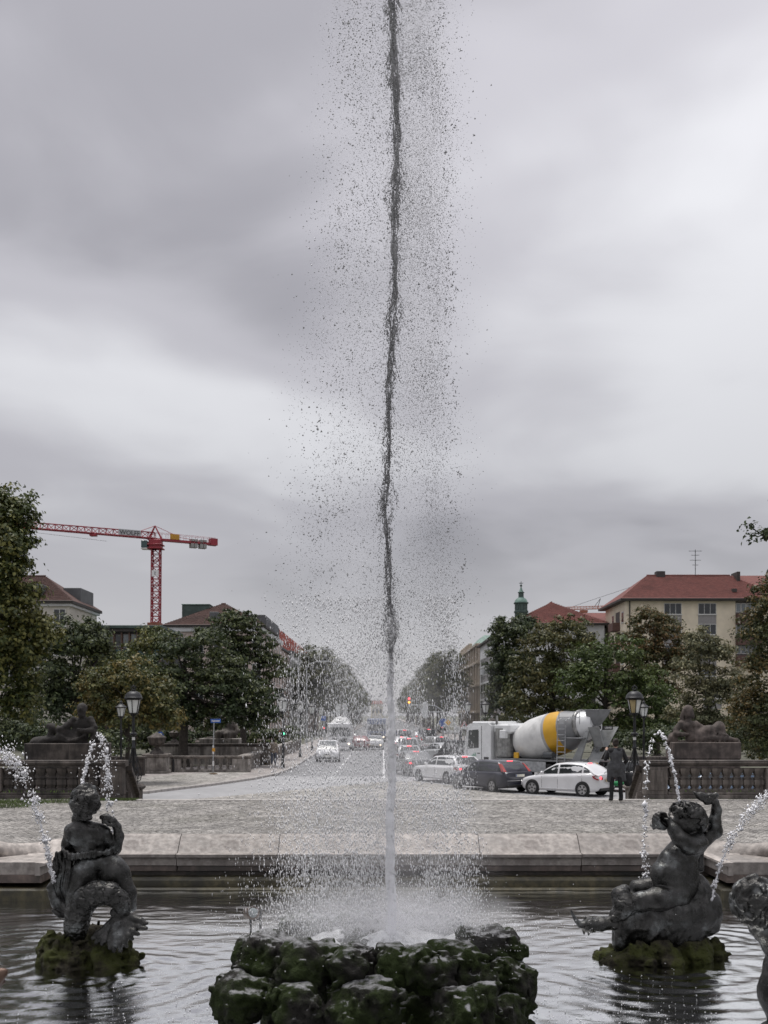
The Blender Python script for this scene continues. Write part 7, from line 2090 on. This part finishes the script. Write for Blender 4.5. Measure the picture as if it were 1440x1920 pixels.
# hedges closing the foot of the tree groups
for px0, px1, Y, zt, lab in ((-20,250,86,1352,'dark hedge under the trees at far left'),(240,560,98,1352,'dark hedge under the trees beside the corner block'),(905,1180,104,1345,'dark hedge behind the mixer truck'),(1170,1460,100,1335,'dark hedge under the trees at far right')):
    cx_ = (px0+px1)/2; n_ = 9
    ptree(cx_, Y, [(px0+(px1-px0)*(i+.5)/n_, (zt+1420)/2+6*math.sin(i*2.1), 0, (px1-px0)/n_*.75, (1420-zt)/2+8*math.sin(i*3.7), 1.3) for i in range(n_)], lab, LD, 9000, .13, int(cx_)+40, .45, .07, name='hedge', fork=.1)
# twig of a nearer tree hanging into the right edge
lob = px_lobes(1660, 26, 0.0, [(1412,988,0,34,18,.4),(1434,1000,.1,28,13,.3),(1432,925,0,14,26,.3),(1438,858,0,20,16,.3),(1440,900,0,12,30,.3),(1500,960,0,50,80,.9),(1600,900,0,120,140,1.6),(1700,850,0,140,160,1.8)])
tree((atx(1660, 26), 26, 0.0), 'overhanging leafy twigs of a tree beyond the right edge', lob, LD, 11500, .05, 15, 9.0, .2, .17, fork=.45, nlimb=26, shell_=.7)
# avenue trees along the street
def proto_tree(seed):
    lob = [(0,0,9.2,2.6,2.6,2.8),(.8,.6,7.0,2.9,2.9,2.6),(-.7,-.5,6.4,2.9,2.9,2.6),(0,0,4.6,2.8,3.0,2.0)]
    me, C = crown_mesh('crown', lob, 9500, .17, seed, clump=.55, flat=.7)
    mb = MB(); limbs(mb, 11, .2, C, seed, .2, 10)
    tm = raw_mesh('trunk', mb.v, mb.f, 60)
    return me, tm
protos = [proto_tree(101), proto_tree(102), proto_tree(103)]
BT = protos
ORD = ['nearest','second','third','fourth','fifth','sixth','seventh','eighth','ninth','tenth','eleventh','twelfth']
def avenue(X, y0, step, n, sc, word, jx=.4):
    rr = random.Random(int(abs(X)*10)+n)
    for i in range(n):
        me, tm = BT[i % 3]
        lab = '%s avenue tree from the camera in the row on the %s of the street' % (ORD[i], word) if i < len(ORD) else 'distant avenue tree merging into the far end of the %s row' % word
        t = thing('avenue_tree', (X+rr.uniform(-jx,jx), y0+i*step, ROAD+.1), lab, 'tree', rr.uniform(0,6.28), 'avenue trees of the %s row' % word, sc*rr.uniform(.95,1.06))
        for nm, dd, m in (('crown', me, LA), ('trunk', tm, BARK)):
            o = bpy.data.objects.new(nm, dd); COL.objects.link(o)
            if not dd.materials: dd.materials.append(m)
            adopt(o, t)
avenue(-10.9, 176, 11.5, 30, 1.26, 'left')
avenue(11.3, 196, 12.0, 28, 1.27, 'right')
# ================================================================== WATER IN THE AIR
def watermat(name, alb, glass, fac, tl=.5):
    m = bpy.data.materials.new(name); m.use_nodes = True
    nt = m.node_tree; nt.nodes.clear(); N_ = nt.nodes.new; L_ = nt.links.new
    d = N_('ShaderNodeBsdfDiffuse'); d.inputs[0].default_value = (alb, alb, alb*1.02, 1)
    tr = N_('ShaderNodeBsdfTranslucent'); tr.inputs[0].default_value = (alb, alb, alb*1.02, 1)
    a = N_('ShaderNodeMixShader'); a.inputs[0].default_value = tl; L_(d.outputs[0], a.inputs[1]); L_(tr.outputs[0], a.inputs[2])
    g = N_('ShaderNodeBsdfGlass'); g.inputs['IOR'].default_value = 1.33; g.inputs['Roughness'].default_value = .02; g.inputs[0].default_value = (glass, glass, glass, 1)
    b = N_('ShaderNodeMixShader'); b.inputs[0].default_value = fac; L_(a.outputs[0], b.inputs[1]); L_(g.outputs[0], b.inputs[2])
    o = N_('ShaderNodeOutputMaterial'); L_(b.outputs[0], o.inputs[0])
    return m
BACKLITW = watermat('backlit_grey_water', .55, .97, .12)  # grey colour paints in how dark drops look against the bright sky
JETW = watermat('jet_water', .48, .97, .12)  # grey colour carries the backlit darkness of the upper stem
WHITEWAT = watermat('aerated_water', .97, 1.0, .02, .08)
OCT = np.array([(1,0,0),(0,1,0),(-1,0,0),(0,-1,0),(0,0,1),(0,0,-1)], np.float32)
OF = np.array([(0,1,4),(1,2,4),(2,3,4),(3,0,4),(1,0,5),(2,1,5),(3,2,5),(0,3,5)])
TET = np.array([(1.1,0,.0),(-.6,.95,.0),(-.6,-.95,.0),(0,0,1.15)], np.float32) - np.array([0,0,.3], np.float32); TF = np.array([(0,1,3),(1,2,3),(2,0,3),(2,1,0)])
def drops(name, P, W, Hh, m, parent=None, label=None, cat=None, tilt=None, kind='stuff'):
    P = np.asarray(P, np.float32); n = len(P)
    S = np.stack([W, W, Hh], -1).astype(np.float32)
    fine = np.median(W) < .006*.75           # specks below a pixel: four faces are enough
    B_, F_ = (TET, TF) if fine else (OCT, OF)
    nv = len(B_)
    V = B_[None]*S[:,None,:]
    if tilt is not None:
        V[:,:,0] += V[:,:,2]*tilt[:,None]
    V = V*(1+.25*rng.normal(size=(n,nv,1))).astype(np.float32) + P[:,None,:]
    F = (F_[None]+nv*np.arange(n)[:,None,None]).reshape(-1,3)
    o = link_mesh(raw_mesh(name, V.reshape(-1,3), F, 179), name, m, parent)
    tag(o, label, cat, kind=kind)
    return o
QJ = YJ/FPX
def many(*sets):
    return [np.concatenate([s[i] for s in sets]) for i in range(4)]
def jx(py):
    return np.interp(py, [-700,0,130,250,400,500,700,820,950,1050,1200,1400,1800], [735,735,737,746,738,742,731,728,724,727,734,733,732])
jet = thing('water_jet', (0, 0, 0), 'tall main jet of water shooting up from the mossy rock', 'water jet')
# lower column: white, slightly ragged
def column(name, py0, py1, wpx, m, n=160, seed=0, rag=.22):
    mb = MB(); pts = []; rd = []
    r = np.random.default_rng(seed); ph = r.uniform(0, 6, 6)
    for i in range(n):
        t = i/(n-1); py = py0+(py1-py0)*t
        x = jx(py)+ (1.2*math.sin(py*.021+ph[0])+.8*math.sin(py*.053+ph[1]))*(1+t)
        w = np.interp(py, [p[0] for p in wpx], [p[1] for p in wpx])*(1+rag*t*(math.sin(py*.11+ph[2])*.5+math.sin(py*.23+ph[3])*.5)+rag*.12*r.normal()*t)
        p = at(x, py, YJ+.02*math.sin(py*.03+ph[4])); pts.append(p); rd.append(max(.006, w*.5*QJ))
    mb.tube(pts, rd, 14)
    return mb.build(name, m, jet, 179, fix=False)
column('jet_column', 1790, 1215, [(1215,5),(1280,10),(1360,14),(1450,16),(1560,17),(1700,19),(1790,17)], WHITEWAT, 200, 1, .25)
# upper stem: torn threads of water that twist round each other, built from streaks strung along them
r_ = np.random.default_rng(5)
def threads(n, nt_, y0, y1, amp, jit, w0, w1, s0, s1, seed):
    r = np.random.default_rng(seed)
    k = r.integers(0, nt_, n); f1 = r.uniform(.008,.022,nt_); f2 = r.uniform(.03,.06,nt_); p1 = r.uniform(0,6.3,nt_); p2 = r.uniform(0,6.3,nt_); a1 = r.uniform(.3,1,nt_)*amp
    py = r.uniform(y0, y1, n)
    env = .30+1.15*np.abs(np.sin(py*.0115+.6)*np.sin(py*.027+1.1))**1.3     # knots where the threads swell apart
    px = jx(py)+(a1[k]*np.sin(py*f1[k]+p1[k])+.45*a1[k]*np.sin(py*f2[k]+p2[k]))*env + r.normal(0,1,n)*jit*env
    gate = vnoise(np.stack([py*.02+k*9.0, k*1.0, 0*py], 1), 1.0, seed) > -.35
    px, py, k, env = px[gate], py[gate], k[gate], env[gate]; n = len(px)
    slope = (a1[k]*f1[k]*np.cos(py*f1[k]+p1[k])+.45*a1[k]*f2[k]*np.cos(py*f2[k]+p2[k]))*env
    Y = YJ+.05*np.sin(py*f1[k]*1.3+p2[k])+r.normal(0,.015,n)
    P = np.stack([(px-720)*Y/FPX, Y, CAM_H-(py-HZ)*Y/FPX], 1)
    W = np.exp(r.uniform(np.log(w0), np.log(w1), n))*QJ*.5
    return P, W, W*r.uniform(s0, s1, n), -slope+r.normal(0,.10,n)
P, W, Hh, T = many(threads(7500, 9, -420, 1235, 13.0, 1.8, .9, 2.6, 2.0, 6.0, 11), threads(2600, 3, -420, 1235, 4.0, 2.4, 1.2, 3.4, 1.6, 5.0, 13), threads(5200, 16, -420, 1250, 26.0, 6.0, .7, 2.6, 1.2, 3.4, 14))
drops('jet_threads', P, W, Hh, JETW, jet, tilt=T)
# wisps torn off the stem, hanging outward and down
def wisps(n, per, seed):
    r = np.random.default_rng(seed); out = []
    for i in range(n):
        py = r.uniform(-400, 1230); s = r.choice([-1, 1]); L_ = r.uniform(25, 95); dx = s*r.uniform(5, 24); Yw = YJ+r.normal(0, .06)
        for q_ in range(per):
            t = (q_+r.random())/per
            out.append((jx(py)+s*3+dx*t**.7+r.normal(0,1.1)+2.2*math.sin(t*7+i), py+L_*t+r.normal(0,2), Yw, r.uniform(.7,2.6)*(1-.5*t), dx/L_))
    A = np.array(out); Y = A[:,2]
    P = np.stack([(A[:,0]-720)*Y/FPX, Y, CAM_H-(A[:,1]-HZ)*Y/FPX], 1); W = A[:,3]*QJ*.5
    return P, W, W*r.uniform(1.6, 4.5, len(A)), -A[:,4]*.8+r.normal(0,.15,len(A))
P, W, Hh, T = wisps(210, 20, 19)
drops('jet_wisps', P, W, Hh, JETW, jet, tilt=T)
P, W, Hh, T = threads(700, 10, 1230, 1780, 9.0, 2.6, .8, 2.0, 6, 16, 23)
drops('jet_streaks', P, W, Hh, WHITEWAT, jet, tilt=T*.3)
for k in range(9):
    y0 = r_.uniform(0, 1200) if k > 3 else 1230-k*40
    ln = r_.uniform(200, 500) if k > 3 else 1500
    y1 = max(-420, y0-ln); n = max(14, int((y0-y1)/7)); pts = []; rd = []
    off = r_.normal(0, 3.0); f1, f2, f3 = r_.uniform(.010,.028), r_.uniform(.03,.06), r_.uniform(.08,.14); p1, p2, p3 = r_.uniform(0,6.3,3)
    base = r_.uniform(.9, 1.7)
    for i in range(n):
        t = i/(n-1); py = y0+(y1-y0)*t
        x = jx(py)+off*(.5+t)+3.0*math.sin(py*f1+p1)+2.0*math.sin(py*f2+p2)+.8*math.sin(py*f3+p3)
        w = base*(1+.6*math.sin(py*f2*1.7+p3)+.5*math.sin(py*f3*1.4+p1))*(math.sin(math.pi*min(1,max(0,t)))**.35+.05)
        pts.append(at(x, py, YJ+.05*math.sin(py*f1*1.3+p2))); rd.append(max(.0012, w*QJ))
    mb = MB(); mb.tube(pts, rd, 7); mb.build('jet_strand', JETW, jet, 179, fix=False)
P, W, Hh, T = threads(1500, 8, 1160, 1420, 6.0, 3.0, .7, 1.8, 4, 10, 17)
drops('jet_fringe', P, W, Hh, WHITEWAT, jet, tilt=T*.4)

# falling spray. rows of (photo row, left edge, right edge) describe how the plume widens on its way down
def spread(n, ya, yb, seed, side, w0, w1, st0, st1, clumpy=0.0, edge=0.0):
    r = np.random.default_rng(seed)
    py = r.uniform(ya, yb, n)
    lft = np.interp(py, [-600,0,300,700,1000,1300,1700], [105,105,135,170,185,215,235]); rgt = np.interp(py, [-600,0,300,700,1000,1300,1700], [88,90,88,98,108,130,165])
    if side > 0:
        u = r.beta(1.15, .95, n)*(1+.10*r.normal(size=n)); a = u*rgt
        far = r.random(n) < edge; a = np.where(far, rgt*(1+np.abs(r.normal(0,.32,n))), a)
    else:
        u = np.abs(r.normal(0, .42, n)) if side == -1 else r.beta(1.5, 1.2, n)*(1+.16*r.normal(size=n)); a = -np.clip(u, 0, 1.6)*lft
    ang = r.uniform(-.9, .9, n)
    px = jx(py)+a
    Y = YJ+np.abs(a)*QJ*np.tan(ang*.8)*.8+r.normal(0,.04,n)
    if clumpy > 0:
        g = vnoise(np.stack([px*.02, py*.012, 0*px], 1), 1.0, seed)
        k = g > r.uniform(-1, .6, n)*clumpy
        px, py, Y = px[k], py[k], Y[k]; n = len(px)
    P = np.stack([(px-720)*Y/FPX, Y, CAM_H-(py-HZ)*YJ/FPX], 1)
    W = np.exp(r.uniform(np.log(w0), np.log(w1), n))*QJ*.5
    return P, W, W*r.uniform(st0, st1, n), r.normal(0, .10, n)
spray = thing('water_spray', (0, 0, 0), 'wide veil of falling droplets around the tall jet', 'water spray')
P, W, Hh, T = many(spread(52000,-450,1260,21,1,.65,1.7,1.3,3.0,.5,.10), spread(18000,-450,760,27,1,.7,1.6,1.3,3.0,.6,.05), spread(3000,-450,1240,22,1,1.8,3.6,1.0,2.2,.9,.2), spread(15000,-450,1260,23,-2,.7,1.7,1.3,2.8,.5), spread(2600,-450,1240,24,-2,1.8,4.0,1.0,2.0,1.0), spread(12000,-450,1260,25,-1,.7,1.9,1.3,2.6))
drops('fine_drops', P, W, Hh, BACKLITW, spray, tilt=T)
# ragged flakes of water near the head of the plume
def flakes(n, seed):
    r = np.random.default_rng(seed); out = []
    for i in range(n):
        py = r.uniform(-300, 1150); s = -1 if r.random() < .55 else 1
        a = s*np.interp(py, [-300,600,1150], [90,120,160])*(r.uniform(.55,1.0) if s < 0 else r.uniform(.75,.98))
        c = (jx(py)+a, py, YJ+r.normal(0,.25)); m = r.integers(3, 9)
        for q_ in range(m): out.append((c[0]+r.normal(0,3.5), c[1]+r.normal(0,5.0), c[2], r.uniform(1.1,3.2)))
    A = np.array(out); Y = A[:,2]
    P = np.stack([(A[:,0]-720)*Y/FPX, Y, CAM_H-(A[:,1]-HZ)*Y/FPX], 1); W = A[:,3]*QJ*.5
    return P, W, W*r.uniform(.8, 1.8, len(A)), r.normal(0,.5,len(A))
P, W, Hh, T = flakes(230, 31)
drops('torn_flakes', P, W, Hh, BACKLITW, spray, tilt=T)
# lower curtain: long white streaks in front of the street and the basin wall
P, W, Hh, T = many(spread(14500,1120,1730,41,1,.7,1.8,3,9,.6), spread(12500,1120,1730,42,-2,.7,1.8,3,9,.6), spread(9000,1120,1730,43,-1,.8,1.9,3,9), spread(6000,1480,1740,48,1,.8,2.2,3,8,.7), spread(6000,1480,1740,49,-2,.8,2.2,3,8,.7), spread(380,1250,1720,44,1,1.8,3.4,1.8,3.6), spread(520,1200,1720,45,-2,1.8,3.4,1.8,3.6))
drops('falling_streaks', P, W, Hh, WHITEWAT, spray, tilt=T*.3)
# splash over the rock
r = np.random.default_rng(51); n = 14000
a = r.uniform(0, 6.283, n); d = np.abs(r.normal(0, .62, n)); hgt_ = np.abs(r.exponential(.10, n))
P = np.stack([XJ+np.cos(a)*d*1.15, YJ+.25+np.sin(a)*d*.75, .30+hgt_+.05*np.cos(d)], 1); W = np.exp(r.uniform(np.log(.002), np.log(.006), n))
drops('splash', P, W, W*r.uniform(1,2.4,n), WHITEWAT, spray)
# flecks and splash crowns where drops hit the pool
n = 2600; a = r.uniform(0, 6.283, n); d = 1.35+np.abs(r.normal(0, 1.1, n))
P = np.stack([XJ+np.cos(a)*d, YJ+.3+np.sin(a)*d*.9, WATER+.012+np.abs(r.exponential(.012, n))], 1); W = r.uniform(.003,.008,n)
drops('surface_splashes', P, W, W*r.uniform(.5,1.6,n), WHITEWAT, spray)
# churning white water in the bowl of the rock
xs = np.linspace(-.82, .82, 64); ys = np.linspace(-.55, .75, 54)
X, Y = np.meshgrid(xs, ys, indexing='ij'); P3 = np.stack([X, Y, 0*X], -1)
Z = .26+.05*fbm(P3, 4.5, 4, 3)+.14*np.exp(-((X)**2+(Y)**2)/.05)-.25*np.clip(np.hypot(X/.98, Y/.85)-.85, 0, 1)
aidx = np.arange(X.size).reshape(X.shape)
F = np.stack([aidx[:-1,:-1], aidx[1:,:-1], aidx[1:,1:], aidx[:-1,1:]], -1).reshape(-1,4)
link_mesh(raw_mesh('bowl_foam', np.stack([X+XJ, Y+YJ, Z], -1).reshape(-1,3), F, 179), 'bowl_foam', mat('foam', (.62,.63,.64), .6, var=.3, scale=14, bump=.6, bscale=30), jet)
# drifting mist
def mist(name, c, rad, dens, label, col=.96):
    m = bpy.data.materials.new(name); m.use_nodes = True
    nt = m.node_tree; nt.nodes.clear(); N_ = nt.nodes.new; L_ = nt.links.new
    v = N_('ShaderNodeVolumePrincipled'); v.inputs['Color'].default_value = (col,col,col*1.02,1); v.inputs['Anisotropy'].default_value = .3
    tcn = N_('ShaderNodeTexCoord'); mp = N_('ShaderNodeMapping'); mp.inputs['Scale'].default_value = tuple(1/q_ for q_ in rad); L_(tcn.outputs['Object'], mp.inputs[0])
    gr_ = N_('ShaderNodeTexGradient'); gr_.gradient_type = 'SPHERICAL'; L_(mp.outputs[0], gr_.inputs[0])
    no = N_('ShaderNodeTexNoise'); no.inputs['Scale'].default_value = 3.0; no.inputs['Detail'].default_value = 3; L_(tcn.outputs['Object'], no.inputs['Vector'])
    mr = N_('ShaderNodeMapRange'); mr.inputs['From Min'].default_value = .35; mr.inputs['From Max'].default_value = .65; mr.inputs['To Min'].default_value = .25; mr.inputs['To Max'].default_value = 1.6; L_(no.outputs[0], mr.inputs['Value'])
    mu = N_('ShaderNodeMath'); mu.operation = 'MULTIPLY'; L_(gr_.outputs['Fac'], mu.inputs[0]); L_(mr.outputs[0], mu.inputs[1])
    m2 = N_('ShaderNodeMath'); m2.operation = 'MULTIPLY'; L_(mu.outputs[0], m2.inputs[0]); m2.inputs[1].default_value = dens; L_(m2.outputs[0], v.inputs['Density'])
    o = N_('ShaderNodeOutputMaterial'); L_(v.outputs[0], o.inputs['Volume'])
    ob = MB().sphere((0,0,0), rad, 28, 18).build(name, m, spray, 179); ob.location = c
    tag(ob, label, kind='stuff')
mist('mist', (XJ, YJ+.2, .42), (1.45,1.0,.42), 1.5, 'white mist hanging over the rock')
mist('mist', (XJ, YJ+.1, 1.7), (1.2,.9,2.4), .26, 'thin mist around the lower jet')
mist('mist', (XJ+.24, YJ, 7.6), (.42,.40,4.2), 1.0, 'grey veil of fine spray right of the upper stem', .80)
mist('mist', (XJ-.22, YJ, 6.6), (.62,.45,4.6), .35, 'thin grey veil of fine spray left of the upper stem', .80)

# ------------------------------------------------------------------ four thin arcs thrown by the sculptures
def arc(label, path, Y, seed, n, spread0, spread1, size, solid=.25):
    r = np.random.default_rng(seed)
    T_ = np.linspace(0, 1, len(path)); px_ = np.array([p[0] for p in path], float); py_ = np.array([p[1] for p in path], float)
    seglen = np.concatenate([[0], np.cumsum(np.hypot(np.diff(px_), np.diff(py_)))]); seglen /= seglen[-1]
    t = r.beta(.9, 1.0, n); lump = np.clip(vnoise(np.stack([t*34, 0*t, 0*t], 1), 1, seed)+.55, .05, 1); k = r.random(n) < lump; t = t[k]; n = len(t)
    x = np.interp(t, seglen, px_); y = np.interp(t, seglen, py_)
    s = spread0+(spread1-spread0)*t**1.3
    x = x+r.normal(0, 1, n)*s; y = y+r.normal(0, 1, n)*s
    Yq = Y+r.normal(0, .02, n)*(1+2*t)
    P = np.stack([(x-720)*Yq/FPX, Yq, CAM_H-(y-HZ)*Yq/FPX], 1)
    W = np.exp(r.normal(np.log(size), .42, n))*Y/FPX*.5
    V = OCT[None]*np.stack([W, W, W*r.uniform(.9,1.6,n)], -1)[:,None,:]*(1+.3*r.normal(size=(n,6,1))) + P[:,None,:]
    F = [tuple(f) for f in (OF[None]+6*np.arange(n)[:,None,None]).reshape(-1,3)]
    mb = MB(); ts = np.linspace(0, solid, 40)
    mb.tube([at(np.interp(q_, seglen, px_)+.5*r.normal(), np.interp(q_, seglen, py_), Y) for q_ in ts], [max(.004, (2.6+1.6*math.sin(i*1.9)+r.normal()*.5))*0+ (1.5+.5*math.sin(i*1.3)+.35*r.normal())*Y/FPX if i else .012 for i in range(40)], 8)
    b = len(V)*6
    VV = np.concatenate([V.reshape(-1,3), np.array(mb.v)]); FF = F+[tuple(i+b for i in f) for f in mb.f]
    o = link_mesh(raw_mesh('water_arc', VV, FF, 179), 'water_arc', WHITEWAT)
    tag(o, label, 'water jet', kind='stuff')
arc('thick arc of water leaving the frame at the far left', [(101,1654),(88,1590),(72,1530),(56,1480),(36,1440),(14,1415),(-15,1402),(-60,1405),(-110,1430)], 12.7, 61, 3400, 1.5, 17, 2.5, .42)
arc('thin looping arc of water above the head of the left putto', [(154,1474),(160,1445),(166,1418),(173,1393),(181,1376),(189,1380),(195,1400),(200,1430),(203,1470),(205,1515),(206,1580)], 13.1, 62, 760, 1.6, 6, 3.1, .14)
arc('thin looping arc of water above the head of the right putto', [(1273,1502),(1268,1470),(1261,1435),(1253,1405),(1245,1382),(1237,1370),(1229,1376),(1221,1394),(1215,1425),(1211,1480),(1209,1560),(1208,1660)], 13.2, 63, 820, 1.4, 4.0, 3.2, .22)
arc('arc of water rising to the right picture edge', [(1334,1690),(1341,1655),(1353,1615),(1372,1572),(1396,1535),(1424,1503),(1456,1480),(1500,1465),(1560,1470)], 12.7, 64, 1900, 2.0, 9, 2.5, .32)
# mirrored loose droplets thrown around the left loop
rr = np.random.default_rng(71); n = 170
px = rr.normal(190, 22, n); py = rr.uniform(1385, 1520, n)
P = np.stack([(px-720)*13.1/FPX, 13.1+rr.normal(0,.15,n), CAM_H-(py-HZ)*13.1/FPX], 1); W = rr.uniform(.8,3.4,n)*13.1/FPX*.5
drops('loose_drops', P, W, W*1.3, WHITEWAT, spray)
